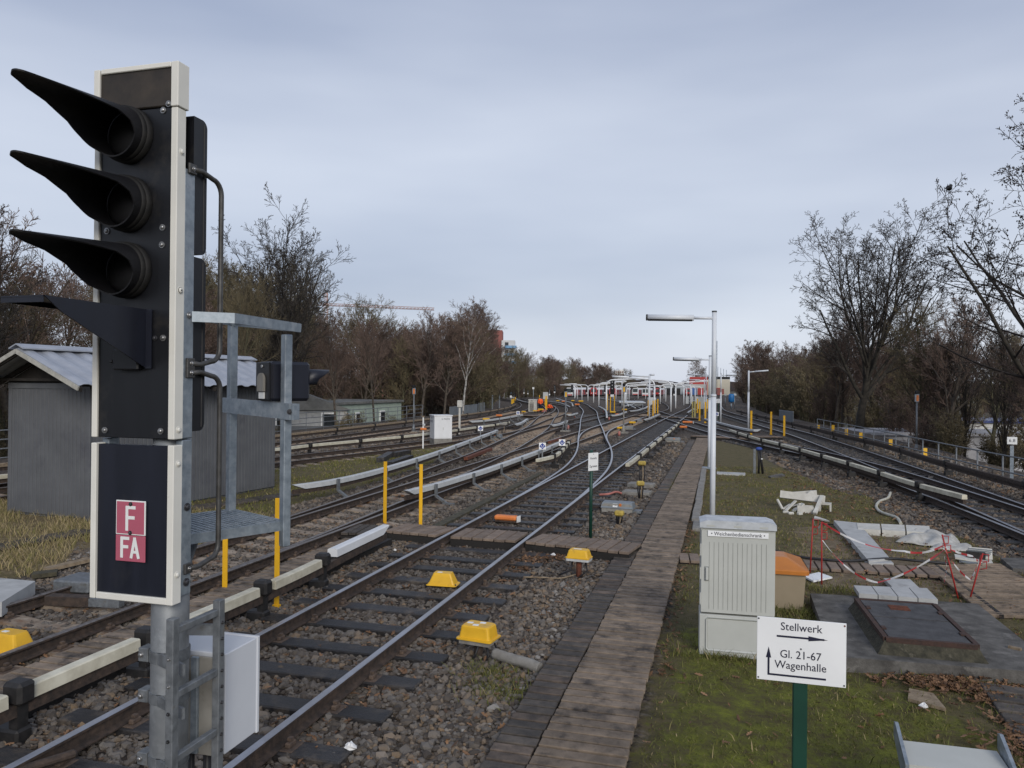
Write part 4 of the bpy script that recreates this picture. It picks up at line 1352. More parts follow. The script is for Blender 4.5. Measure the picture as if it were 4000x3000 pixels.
# ================================================================== right foreground
# --- grey switch cabinet
CB = thing('switch_cabinet', 'grey ribbed switch cabinet with nameplate beside the boardwalk', 'cabinet', (.165, 8.95, 0), R(3))
MB().box((0, 0, .22), (.80, .36, .46), ch=.006).build('plinth', 'cabinet_grey', CB)
MB().box((0, -.182, .24), (.66, .006, .36), ch=.02).build('plinth_panel', 'cabinet_grey', CB)
MB().box((0, .01, .94), (.79, .34, .94), ch=.004).build('housing', 'cabinet_grey', CB)
m_ = MB().box((0, -.168, .925), (.775, .02, .91), ch=.004)
dr = m_.build('door', 'cabinet_grey', CB)
for k in range(13):
    MB().box((-.30 + k * .05, -.1795, .88), (.0035, .003, .74)).build('rib', 'cabinet_groove', dr)
hm = MB().box((-.325, -.195, .90), (.03, .03, .14), ch=.006)
hm.box((-.325, -.184, .90), (.045, .012, .155), mi=1)
hm.build('handle', ['cabinet_grey', 'cabinet_groove'], dr)
for z_ in (.62, .9, 1.16):
    MB().box((-.392, -.176, z_), (.012, .016, .13)).build('hinge', 'cabinet_grey', CB)
m_ = MB()
m_.prism([(-.405, 1.405), (.405, 1.405), (.405, 1.462), (.33, 1.488), (-.33, 1.488), (-.405, 1.462)], -.195, .20, 'y')
rf = m_.build('roof', 'cabinet_top', CB)
for x_ in (-.29, 0, .27):
    MB().box((x_, -.196, 1.432), (.085, .004, .02)).build('vent', 'cabinet_grey', rf)
npl = MB().box((0, -.185, 1.345), (.64, .012, .062), ch=.002).build('name_plate', 'sign_white', CB)
text('• Weichenbedienschrank •', .058, 'sign_navy', npl, (0, -.1925, 1.345), (R(90), 0, 0), sx=.92)

# --- bin with orange lid
BN = thing('grit_bin', 'tan plastic bin with sloping orange lid behind the grey cabinet', 'bin', (.77, 11.25, 0), R(2))
m_ = MB()
m_.hexa([(-.27, -.40, 0), (.27, -.40, 0), (.27, .40, 0), (-.27, .40, 0), (-.30, -.43, .49), (.30, -.43, .49), (.30, .43, .49), (-.30, .43, .49)])
m_.build('body', 'bin_tan', BN)
m_ = MB()
a, b_ = .345, .475
vs = []
def rrect(a, b_, r_, z_):
    o = []
    for cx_, cy_, st in ((a - r_, b_ - r_, 0), (-a + r_, b_ - r_, 90), (-a + r_, -b_ + r_, 180), (a - r_, -b_ + r_, 270)):
        for k in range(5):
            t_ = R(st + 22.5 * k)
            o.append((cx_ + r_ * math.cos(t_), cy_ + r_ * math.sin(t_), z_))
    return o
lay = [rrect(a, b_, .07, .485), rrect(a, b_, .07, .53), rrect(a - .012, b_ - .012, .065, .545), rrect(.10, .20, .05, .655), rrect(.07, .17, .04, .66)]
for L_ in lay:
    vs += L_
n_ = 20
fs = [(j * n_ + k, j * n_ + (k + 1) % n_, (j + 1) * n_ + (k + 1) % n_, (j + 1) * n_ + k) for j in range(4) for k in range(n_)]
fs += [tuple(reversed(range(n_))), tuple(4 * n_ + k for k in range(n_))]
m_.add(vs, fs)
m_.build('lid', 'orange_lid', BN)

# --- direction sign
SGN = thing('direction_sign', 'white direction sign with two arrows on a green post', 'sign', (.447, 4.70, 0))
MB().box((0, .04, .62), (.078, .06, 1.24 + .46), ch=.004).build('post', 'green_paint', SGN)
MB().box((0, .04, 1.488), (.082, .064, .045), ch=.004).build('post_cap', 'post_cap', SGN)
zc = 1.4365
pn = MB().box((0, 0, zc + .004), (.482, .006, .365), ch=.0015).build('plate', 'sign_white', SGN)
W_ = .482
def tz(px, py):
    """place on the plate from its own drawing: x 0..1 from the left, y 0..1 from the top"""
    return (-.241 + W_ * px, zc + .1865 - .365 * py)
def put(body, px, py, size, sx):
    x_, z_ = tz(px, py)
    text(body, size, 'sign_navy', pn, (x_, -.0042, z_), (R(90), 0, 0), sx=sx)
put('Stellwerk', .50, .13, .064, .93)
put('Gl. 21-67', .495, .565, .064, .93)
put('Wagenhalle', .495, .735, .064, .93)
def arrow(pts, w_):
    m_ = MB()
    for i in range(len(pts) - 1):
        a, b_ = tz(*pts[i]), tz(*pts[i + 1])
        d = V(b_[0] - a[0], 0, b_[1] - a[1]).normalized()
        nn = V(d.z, 0, -d.x) * w_ / 2
        A, B = V(a[0], -.0042, a[1]) - d * (w_ / 2 if i else 0), V(b_[0], -.0042 - .0003 * i, b_[1]) + d * (w_ / 2 if i < len(pts) - 2 else -.02)
        m_.hexa([A - nn, A + nn, B + nn, B - nn, A - nn + V(0, .001, 0), A + nn + V(0, .001, 0), B + nn + V(0, .001, 0), B - nn + V(0, .001, 0)])
    a, b_ = tz(*pts[-2]), tz(*pts[-1])
    d = V(b_[0] - a[0], 0, b_[1] - a[1]).normalized()
    nn = V(d.z, 0, -d.x)
    E_ = V(b_[0], -.0048, b_[1])
    m_.add([E_, E_ - d * .105 * (.6 if abs(d.z) > .5 else 1) + nn * .0145, E_ - d * .105 * (.6 if abs(d.z) > .5 else 1) - nn * .0145], [(0, 1, 2)])
    m_.build('arrow', 'sign_navy', pn)
arrow([(.225, .285), (.80, .285)], .011)
arrow([(.78, .90), (.135, .90), (.135, .465)], .011)
for px_, py_, m in ((.018, .03, 'post_cap'), (.98, .04, 'rust_red'), (.02, .965, 'post_cap'), (.98, .965, 'post_cap'), (.50, .46, 'post_cap')):
    x_, z_ = tz(px_, py_)
    MB().tube([(x_, -.006, z_), (x_, -.002, z_)], .005, 10).build('screw', m, pn)

# --- concrete slab with steel hatch
HT = thing('access_hatch', 'rusty framed steel hatch on a mossy concrete kerb over a concrete slab', 'hatch', (0, 0, 0))
m_ = MB().hexa([(1.14, 8.66, -.12), (3.3, 8.80, -.12), (3.25, 11.36, -.12), (1.18, 11.24, -.12), (1.14, 8.66, .15), (3.3, 8.80, .15), (3.25, 11.36, .15), (1.18, 11.24, .15)])
m_.build('slab', 'concrete_dark', HT)
m_ = MB().hexa([(1.60, 8.86, .14), (2.66, 8.88, .14), (2.62, 10.62, .14), (1.56, 10.60, .14), (1.69, 8.95, .285), (2.58, 8.96, .285), (2.55, 10.54, .285), (1.64, 10.52, .285)])
m_.build('mossy_kerb', 'concrete_mossy', HT)
m_ = MB()
c4 = [V(1.70, 8.96, .29), V(2.57, 8.97, .29), V(2.54, 10.53, .29), V(1.65, 10.51, .29)]
for i in range(4):
    m_.bar(c4[i], c4[(i + 1) % 4], .05, .05 + .002 * (i % 2))
m_.build('steel_frame', 'frame_rust', HT)
cA = [c4[0] + V(.04, .04, 0), c4[1] + V(-.04, .04, 0), c4[2] + V(-.04, -.04, 0), c4[3] + V(.04, -.04, 0)]
mid0, mid1 = cA[0].lerp(cA[3], .52), cA[1].lerp(cA[2], .52)
for q in ((cA[0], cA[1], mid1 - V(0, .012, 0), mid0 - V(0, .012, 0)), (mid0 + V(0, .012, 0), mid1 + V(0, .012, 0), cA[2], cA[3])):
    MB().hexa([p - V(0, 0, .02) for p in q] + [p + V(0, 0, .018) for p in q]).build('steel_leaf', 'cover_plate', HT)
m_ = MB()
for k in range(9):
    m_.box((2.08, 10.12 + k * .022, .312), (.22, .010, .01))
g_ = m_.build('grille', 'rust_red', HT)
g_['kind'] = 'stuff'
for x_, y_ in ((1.74, 9.3), (1.72, 10.1), (2.52, 9.3), (2.50, 10.1)):
    MB().box((x_, y_, .316), (.05, .09, .02), ch=.004).build('hinge', 'frame_rust', HT)

# --- pale paving slabs
def slab(label, pts, z, th, m='concrete_pale', name='paving_slab', cat='slab', grp=None):
    a = [V(p[0], p[1], z) for p in pts]
    o = MB().hexa([p - V(0, 0, th) for p in a] + a).build(name, m)
    return tag(o, label, cat, grp)
def quad_split(a, b_, c, d, n, gap=.012):
    a, b_, c, d = [V(q) for q in (a, b_, c, d)]
    for i in range(n):
        s_, e_ = i / n + gap / 2, (i + 1) / n - gap / 2
        yield a.lerp(b_, s_), a.lerp(b_, e_), d.lerp(c, e_), d.lerp(c, s_)
nm = ('leftmost', 'second', 'third', 'rightmost')
for k, q in enumerate(quad_split((1.760, 11.030, 0.250), (2.700, 10.990, 0.250), (2.709, 11.577, 0.250), (1.758, 11.457, 0.250), 4)):
    slab('pale grey paving slab, %s of the row behind the steel hatch' % nm[k], q, .25 + .002 * k, .06)
slab('single pale slab lying just behind the row of paving slabs', ((2.387, 12.178, 0.100), (2.758, 12.188, 0.100), (2.748, 12.744, 0.100), (2.372, 12.690, 0.100)), .10, .06)
slab('long pale concrete plank lying across the sandy ground', ((2.349, 13.785, 0.120), (2.733, 14.127, 0.120), (2.795, 17.657, 0.120), (2.331, 17.805, 0.120)), .12, .10)
slab('end slab under the tape where the pale plank meets the path', ((2.351, 13.766, 0.090), (2.744, 13.893, 0.090), (2.750, 14.215, 0.090), (2.367, 13.889, 0.090)), .085, .05)
for k, q in enumerate(quad_split((2.647, 16.839, 0.130), (3.993, 16.826, 0.130), (4.163, 17.628, 0.130), (2.742, 17.580, 0.130), 3, .02)):
    slab('white kerb block, %s of the row beyond the pale plank' % ('left one', 'middle one', 'right one')[k], q, .13 + .003 * k, .14, 'concrete_white', 'kerb_block', 'block')
slab('dark flat slab at the right edge near the pale cable cover', ((4.521, 14.043, 0.100), (4.849, 14.038, 0.100), (5.055, 15.000, 0.100), (4.601, 14.878, 0.100)), .1, .10, 'concrete_dark', 'flat_slab')
slab('white square lid lying in the grass by the red rod', ((1.343, 12.364, 0.060), (1.652, 12.708, 0.060), (1.488, 12.973, 0.060), (1.227, 12.659, 0.060)), .06, .025, 'sign_white', 'plastic_tile', 'tile')
slab('narrow pale concrete strip lying in the lawn behind the near lamp post', ((-0.170, 26.890, 0.050), (0.756, 26.910, 0.050), (0.772, 27.502, 0.050), (-0.175, 27.540, 0.050)), .05, .06, 'concrete_pale', 'concrete_strip')
slab('broken grey board lying on the lawn right of the grey stakes', ((1.545, 26.428, 0.050), (2.041, 27.216, 0.050), (1.975, 27.747, 0.050), (1.475, 26.761, 0.050)), .05, .05, 'concrete_dark', 'loose_board', 'board')

# --- red rods with barrier tape
def rod(label, base, top, r_=.011, hook=True):
    t = thing('barrier_rod', label, 'rod', base)
    B, T = V(base), V(top)
    MB().tube([(0, 0, -.03), tuple(T - B)], r_, 8).build('shaft', 'red_rod', t)
    d = T - B
    if hook:
        for k, f in enumerate((.98, .84)):
            p = d * f
            MB().tube([p, p + V(.075, 0, 0), p + V(.075, 0, -.10), p + V(0, 0, -.115)], .007, 6).build('tape_hook', 'red_rod', t)
    return T
ra = rod('red barrier rod, left one of the pair by the orange-lid bin', (1.37, 13.1, 0), (1.41, 13.1, .88))
rb = rod('red barrier rod standing by the white square lid', (1.46, 12.36, 0), (1.45, 12.36, .95))
rc = rod('red barrier rod leaning left, wrapped in tape beside the ribbed boardwalk', (3.24, 12.13, 0), (3.02, 12.13, .90))
rd = rod('red barrier rod leaning right at the ribbed boardwalk edge', (3.35, 12.08, 0), (3.52, 12.08, .68))
def tape(label, pts, sag, w_=.030, wrap=False):
    t = thing('barrier_tape', label, 'barrier tape', (0, 0, 0))
    n = 40
    P = []
    segs = len(pts) - 1
    for i in range(segs):
        a, b_ = V(pts[i]), V(pts[i + 1])
        s_ = sag[i]
        k_n = n // segs
        for k in range(k_n + (1 if i == segs - 1 else 0)):
            u = k / k_n
            p = a.lerp(b_, u)
            p.z -= s_ * 4 * u * (1 - u)
            P.append(p)
    st = 4
    tot = 0
    for i in range(0, len(P) - 1, st):
        q = P[i:i + st + 1]
        m_ = MB()
        vs, fs = [], []
        for j, p in enumerate(q):
            a = .5 + .9 * math.sin((i + j) * .35)
            o = V(.0, math.sin(a), math.cos(a)) * w_ / 2
            vs += [p - o, p + o, p + o + V(0, .0015, .0008), p - o + V(0, .0015, .0008)]
        for j in range(len(q) - 1):
            for e in range(4):
                fs.append((j * 4 + e, j * 4 + (e + 1) % 4, j * 4 + 4 + (e + 1) % 4, j * 4 + 4 + e))
        m_.add(vs, fs)
        m_.build('tape_stripe', 'tape_red' if (i // st) % 2 else 'tape_white', t)
tape('upper run of red and white tape sagging between the rods', [ra, rb, V(2.55, 12.2, .62) , rc - V(-.02, 0, .15)], [.12, .10, .06])
tape('lower run of red and white tape sagging almost to the ground', [rb - V(0, 0, .25), V(2.2, 12.2, .14), rc - V(-.02, 0, .22)], [.13, .06])
tape('loose tape end hanging from the left-leaning rod', [rc - V(0, 0, .2), rc - V(-.06, .03, .45), rc - V(-.02, .05, .66)], [.0, .0])
tape('tape drooping between the two leaning rods', [rc - V(-.02, 0, .18), rd - V(.15, 0, .38), rd - V(.02, 0, .02)], [.06, .03])
tape('tape pulled from the left-leaning rod to the right-leaning rod', [rc - V(-.02, 0, .16), rd - V(.12, 0, .05), rd - V(.02, 0, .1)], [.02, .03])

# --- cables, pipe, plastic sheet
def hose(label, pts, r_, m, name, cat):
    pts = [V(p) for p in pts]
    P = []
    for i in range(len(pts) - 1):
        p0, p1, p2, p3 = pts[max(i - 1, 0)], pts[i], pts[i + 1], pts[min(i + 2, len(pts) - 1)]
        for k in range(6):
            u = k / 6
            P.append(.5 * ((2 * p1) + (p2 - p0) * u + (2 * p0 - 5 * p1 + 4 * p2 - p3) * u * u + (3 * p1 - p0 - 3 * p2 + p3) * u ** 3))
    P.append(pts[-1])
    return tag(MB().tube(P, r_, 8).build(name, m), label, cat)
hose('white plastic pipe curling over the ballast by the right track', [(4.463, 23.079, 0.120), (4.287, 22.490, 0.050), (3.982, 21.866, 0.040), (3.725, 20.931, 0.030), (3.657, 20.069, 0.030), (3.765, 19.561, 0.030), (3.838, 19.153, 0.040), (3.751, 18.301, 0.050)], .035, 'pipe_white', 'plastic_pipe', 'pipe')
hose('black cable lying along the brown path planks', [(0.897, 13.988, 0.150), (1.287, 13.857, 0.100), (1.638, 13.766, 0.100), (2.077, 13.788, 0.100), (2.684, 14.078, 0.120), (3.150, 14.045, 0.120), (3.635, 14.127, 0.090)], .022, 'cable_black', 'ground_cable', 'cable')
hose('thin black cable on the sand behind the rods', [(2.045, 17.768, 0.020), (2.225, 17.868, 0.020), (2.365, 17.818, 0.030), (2.490, 17.666, 0.030)], .012, 'cable_black', 'thin_cable', 'cable')
def sheet(label, corner_pts, amp, seed, m='plastic_sheet', name='plastic_sheet', cat='sheet', nx=26, ny=14):
    a, b_, c, d = [V(p) for p in corner_pts]
    rr = np.random.default_rng(seed)
    ph = rr.uniform(0, 6.28, 12); fr = rr.uniform(1.5, 8, 12); dr_ = rr.uniform(0, 6.28, 12)
    vs, fs = [], []
    for j in range(ny + 1):
        for i in range(nx + 1):
            u, v = i / nx, j / ny
            e = .10 * math.sin(7 * u + seed) * (1 - v) ** 2 + .08 * math.sin(9 * v + 2 * seed) * (u - .5)
            p = a.lerp(b_, min(1, max(0, u + e * .3))).lerp(d.lerp(c, min(1, max(0, u - e * .5))), min(1, max(0, v + e * .4)))
            h = sum(abs(math.sin(fr[k] * (u * math.cos(dr_[k]) * 2 + v * math.sin(dr_[k])) + ph[k])) ** 1.6 / (1.5 + k * .4) for k in range(12))
            edge = min(1, 5 * min(u, 1 - u, v, 1 - v) + .12)
            vs.append(p + V(0, 0, amp * h * edge * .45))
    for j in range(ny):
        for i in range(nx):
            fs.append((j * (nx + 1) + i, j * (nx + 1) + i + 1, (j + 1) * (nx + 1) + i + 1, (j + 1) * (nx + 1) + i))
    m_ = MB()
    m_.add(vs, fs)
    o = m_.build(name, m)
    for p in o.data.polygons:
        p.use_smooth = True
    md = o.modifiers.new('thick', 'SOLIDIFY'); md.thickness = .004
    return tag(o, label, cat)
sheet('crumpled white plastic sheet on the sand beyond the kerb blocks', ((3.199, 16.125, 0.020), (4.290, 15.751, 0.020), (4.482, 16.864, 0.020), (3.863, 17.685, 0.020)), .13, 3, nx=60, ny=34)
sheet('smaller torn white foil strip below the crumpled plastic sheet', ((3.681, 15.645, 0.020), (4.434, 15.660, 0.020), (4.564, 16.373, 0.020), (3.824, 16.029, 0.020)), .06, 5, nx=16, ny=8)

# --- broken white casing beside the leaning rods
BC = thing('broken_casing', 'overturned white metal casing with open dark side near the leaning rods', 'casing', (4.171, 14.724, 0.000), R(-12))
MB().box((-.02, .05, .06), (.55, .30, .03), ry=R(4)).build('base_plate', 'concrete_white', BC)
MB().box((.10, .22, .14), (.34, .03, .20), rx=R(-35)).build('back_panel', 'concrete_white', BC)
m_ = MB()
for k in range(4):
    m_.box((.05 + .01 * k, .16 - .03 * k, .13 + .035 * k), (.36, .012, .02))
o = m_.build('slat_insert', 'grey_sheet', BC); o['kind'] = 'stuff'
MB().box((.02, .12, .12), (.28, .12, .12)).build('inner_box', 'insulator_black', BC)
slab('grey metal sheet lying left of the overturned white casing', ((3.890, 14.566, 0.050), (4.134, 14.485, 0.050), (4.248, 14.972, 0.050), (4.015, 15.067, 0.050)), .05, .02, 'grey_sheet', 'metal_sheet', 'sheet')

# --- tray-like metal lid at the lower right corner
TR = thing('metal_tray', 'grey metal tray lid with raised side plates in the lower right corner', 'metal lid', (1.52, 5.78, .42))
m_ = MB().hexa([(-.31, -.17, 0), (.31, -.16, 0), (.30, .14, 0), (-.30, .13, 0), (-.31, -.17, .05), (.31, -.16, .05), (.30, .14, .08), (-.30, .13, .08)])
m_.build('tray', 'cabinet_grey', TR)
m_ = MB().prism([(-.20, -.12), (.17, .09), (.17, .19), (.13, .20), (-.20, .06)], -.335, -.312, 'x')
m_.build('side_plate', 'galv', TR)
m_ = MB().prism([(-.20, -.12), (.17, .09), (.17, .19), (.13, .20), (-.20, .06)], .312, .335, 'x')
m_.build('side_plate', 'galv', TR)
MB().box((0, .0, -.24), (.52, .24, .46)).build('box', 'box_grey_mottled', TR)
o = MB().tube([(1.50, 6.35, .03), (1.50, 6.35, .05)], .09, 20).build('white_disc', 'sign_white')
tag(o, 'round white plastic disc in the grass behind the metal tray lid', 'disc')

# --- grey steps at the right edge
t = thing('wooden_steps', 'dark wooden steps half covered by leaves at the right edge', 'steps', (0, 0, 0))
for k in range(7):
    MB().box((2.78 - k * .012, 8.45 - k * .235, .04 - k * .004), (.62, .22, .05), R(-5), rx=R(-3), ch=.006).build('plank', 'plank_dark', t)

# --- heap of broken white troughs on the lawn
gp = 'heap of broken white concrete troughs on the lawn'
def lump(label, mb, m='concrete_white', name='trough_piece', cat='concrete piece'):
    o = mb.build(name, m)
    return tag(o, label, cat, gp)
def trough(c, l_, w_, h_, rz, rx=0, ry=0):
    M = Matrix.Translation(V(c)) @ Matrix.Rotation(rz, 4, 'Z') @ Matrix.Rotation(ry, 4, 'Y') @ Matrix.Rotation(rx, 4, 'X')
    m_ = MB()
    prof = [(-w_ / 2, 0), (w_ / 2, 0), (w_ / 2, h_), (w_ / 2 - .03, h_), (w_ / 2 - .035, .035), (-w_ / 2 + .035, .035), (-w_ / 2 + .03, h_), (-w_ / 2, h_)]
    n = len(prof)
    vs = [M @ V(x_, a, b_) for x_ in (-l_ / 2, l_ / 2) for a, b_ in prof]
    fs = [(k, (k + 1) % n, n + (k + 1) % n, n + k) for k in range(n)]
    for o_ in (0, n):
        fs += [(o_ + 0, o_ + 1, o_ + 4, o_ + 5), (o_ + 1, o_ + 2, o_ + 3, o_ + 4), (o_ + 0, o_ + 5, o_ + 6, o_ + 7)]
    return m_.add(vs, fs)
lump('long upturned white trough on top of the broken concrete heap', trough((1.90, 19.9, .40), 1.02, .24, .17, R(-7), rx=R(168), ry=R(4)))
lump('tilted white slab sticking up behind the long trough', MB().box((1.95, 20.2, .34), (.62, .05, .16), R(8), ry=R(-6)))
lump('pointed white fragment at the top of the heap', MB().prism([(1.92, .30), (2.22, .30), (2.16, .43), (2.10, .47)], 20.02, 20.08, 'y'))
lump('thin white frame leaning at the left of the heap', MB().bar((1.48, 19.5, .02), (1.72, 19.7, .24), .07, .03).bar((1.55, 19.75, .06), (1.80, 19.5, .2), .07, .03).bar((1.64, 19.5, .01), (1.88, 19.58, .20), .16, .03))
lump('bent white bracket at the far left of the heap', MB().bar((1.30, 19.7, .26), (1.42, 19.6, .04), .06, .03).bar((1.42, 19.6, .04), (1.60, 19.7, .15), .06, .03))
lump('short white trough in front of the heap', trough((1.92, 19.45, .0), .36, .2, .17, R(-4)))
lump('round-edged white beam leaning across the right of the heap', MB().bar((2.10, 19.2, .03), (2.32, 19.7, .38), .08, .07))
lump('white trough end standing open at the right of the heap', trough((2.40, 19.75, .22), .22, .26, .20, R(80), rx=R(180)))
for k, (x_, y_) in enumerate(((1.46, 19.2), (1.56, 19.05), (1.76, 19.05))):
    lump('small white concrete crumb in front of the heap', MB().box((x_, y_, .035), (.13, .08, .06), R(20 * k), ch=.012), cat='concrete crumb', name='concrete_crumb')
slab('pale wooden wedge lying at the edge of the lawn by the left red rod', ((2.005, 18.453, 0.060), (2.289, 18.142, 0.050), (2.216, 18.396, 0.050), (2.053, 18.762, 0.060)), .05, .03, 'concrete_white', 'wooden_wedge', 'wedge')

# --- grey stakes with cable ends on the lawn
ST = thing('cable_stake', 'pair of grey stakes with black cables and blue wrap on the lawn', 'stake', (1.2, 27.8, 0))
MB().box((-.12, 0, .42), (.09, .07, .86), ch=.008).build('stake', 'galv_dark', ST)
MB().tube([(.02, 0, 0), (.03, 0, .5), (.0, 0, .82)], .035, 8).tube([(.16, .02, 0), (.10, .02, .45), (.08, 0, .85)], .04, 8).build('cable', 'cable_black', ST)
MB().sphere((.02, 0, .86), .09, 10, 6, 0, (1.3, .8, .7)).build('wrap', 'blue_tarp', ST)
MB().box((.12, -.03, .52), (.06, .05, .03)).build('band', 'paint_white', ST)

# --- white lamp posts with one tube light
def lamp(label, base, h, arm, side=-1, arm_dz=0.0, r_=.055, rise=0.0, group='white lamp posts along the tracks'):
    t = thing('lamp_post', label, 'lamp post', base, 0, group)
    m_ = MB().tube([(0, 0, -.1), (0, 0, h * .62)], r_, 14)
    m_.tube([(0, 0, h * .62), (0, 0, h)], r_ * .86, 14)
    m_.tube([(0, 0, h * .62 - .02), (0, 0, h * .62 + .03)], r_ * 1.06, 14)
    m_.build('pole', 'lamp_white', t)
    MB().tube([(0, 0, h), (0, 0, h + .03)], r_ * .95, 14).build('cap', 'post_cap', t)
    z_ = h - .12 + arm_dz
    MB().tube([(0, 0, z_), (side * (arm * .34), -.02, z_ + rise * .34)], r_ * .55, 10).build('arm', 'lamp_white', t)
    x0_, x1_ = side * arm * .30, side * arm
    a, b_ = V(x0_, -.02, z_ + rise * .3), V(x1_, -.04, z_ + rise)
    li = MB().tube([a, b_], .062, 12).build('light_housing', 'lamp_white', t)
    d = (b_ - a).normalized()
    MB().tube([a + d * .03 - V(0, 0, .02), b_ - d * .03 - V(0, 0, .02)], .052, 12).build('diffuser', 'lamp_dark', li)
    MB().tube([b_ - d * .02, b_ + d * .015], .066, 12).build('end_cap', 'lamp_dark', li)
    return t
lamp('nearest white lamp post with tube light behind the grey cabinet', (-.18, 16.2, 0), 4.49, 1.36, -1, rise=.03)
l2 = lamp('second white lamp post with tube light, close behind the nearest lamp post', (-.45, 28.6, 0), 4.08, 1.30, -1, rise=.03)
MB().box((0, 0, .05), (.5, .25, .08), ch=.02).build('foot', 'galv', l2)
lamp('white lamp post right of the crossing with its arm to the right', (1.84, 59.35, 0), 4.25, 1.40, 1, rise=.12, r_=.075)
lamp('thinner white lamp post with arm to the right, beside the second lamp post', (-.15, 68.2, -.02), 4.15, 1.30, 1, rise=.05, r_=.065)
lamp('white lamp post among the yellow posts right of the diamond crossing', (-1.94, 86.1, -.06), 3.95, 1.6, -1)
lamp('second white lamp post among the yellow posts right of the diamond crossing', (-1.60, 78.7, -.02), 4.3, 1.8, -1, rise=.1)
t = thing('radio_mast', 'thin lattice mast rising behind the nearest lamp post', 'mast', (-1.25, 155, -.4))
m_ = MB()
for sx_, sy_ in ((-.2, -.2), (.2, -.2), (0, .2)):
    m_.tube([(sx_, sy_, 0), (sx_ * .6, sy_ * .6, 12.5)], .035, 5)
for k in range(16):
    m_.bar((-.2, -.2, k * .77), (.2, -.2, k * .77 + .77), .03, .03)
m_.build('lattice', 'galv', t)
MB().box((.75, 0, 2.6), (1.5, .1, 1.1)).build('board', 'tower_red', t)

# ================================================================== yellow marker posts
def ypost(label, base, h, w_=.075, m='yellow_post', grp='yellow marker posts'):
    o = MB().box((0, 0, h / 2 - .03), (w_, .022, h + .06), ch=.004)
    o.box((0, 0, .0), (w_ * 1.3, .06, .05))
    return tag(o.build('marker_post', m, None, base, rw.uniform(-.1, .1)), label, 'marker post', grp)
ypost('yellow post in the concrete-sleeper track next to the signal, left of two', (-6.72, 9.35, 0), .80)
ypost('tall yellow post between the tracks just right of the signal platform', (-6.62, 10.3, 0), 1.16) if False else None
ypost('tall yellow post standing between the two nearest tracks, right of the signal platform', (-5.66, 8.98, 0), 1.43, .07)
ypost('yellow post by the small dark deck, left one of the middle pair', (-6.85, 14.93, 0), 1.32)
ypost('yellow post at the crossing boards, right one of the middle pair', (-5.94, 14.68, 0), 1.32, .07)
ypost('yellow post at the foot of the right lamp post', (1.778, 51.446, -0.000), 1.50, .12)
ypost('yellow post leaning slightly right of the right lamp post', (3.016, 52.019, -0.000), 1.45, .12)
ypost('rightmost tall yellow post beside the right main track', (3.679, 50.175, -0.000), 1.28, .12)
for k, (bx, h) in enumerate((((-2.830, 76.970, -0.034), 1.6), ((-2.572, 76.183, -0.032), 1.65), ((-1.995, 71.337, -0.022), 1.7), ((-1.405, 67.168, -0.014), 1.75), ((-2.947, 95.566, -0.092), 1.7), ((-3.055, 104.789, -0.129), 1.6), ((-2.119, 109.430, -0.149), 1.55), ((-1.899, 103.822, -0.125), 1.55))):
    ypost('yellow post in the cluster around the pale cabinet right of the diamond', bx, h, .14, 'yellow_pale' if k < 2 else 'yellow_post')
for k, (bx, h) in enumerate((((-7.031, 76.375, -0.033), 1.7), ((-6.852, 79.562, -0.041), 1.6), ((-7.111, 85.158, -0.057), 1.6), ((-6.941, 86.532, -0.061), 1.7))):
    ypost('yellow post in the group around the nearest white double lamp post', bx, h, .13)
for k, (bx, h) in enumerate((((-14.465, 99.781, -0.108), 2.1), ((-13.433, 95.211, -0.091), 1.8), ((-13.417, 98.731, -0.104), 1.9))):
    ypost('yellow post in front of the nearest curved white yard lamp', bx, h, .12)
for k, bx in enumerate(((-26.475, 112.110, -0.161), (-22.159, 97.377, -0.099), (-22.041, 97.470, -0.099))):
    ypost('yellow post beside the orange workers', bx, 1.75, .12)
for k, (a, h) in enumerate((((6.670, 46.226, 0.300), .55), ((6.933, 43.259, 0.300), .5), ((7.468, 38.688, 0.300), .45), ((7.788, 33.848, 0.300), .42), ((6.052, 53.731, 0.299), .35), ((6.419, 49.690, 0.300), .6))):
    ypost('small yellow marker on the conductor rail of the right main track', (a[0], a[1], .3), h * .8, .16, 'yellow', 'yellow markers along the right fence')
for k, a in enumerate(((-37.368, 136.389, -0.286), (-39.198, 144.085, -0.329), (-46.706, 173.208, -0.498), (-35.801, 130.511, -0.254), (-38.397, 141.217, -0.312))):
    ypost('small yellow marker at the bend of the left main line', a, .75, .22, 'yellow', 'yellow markers at the left bend')

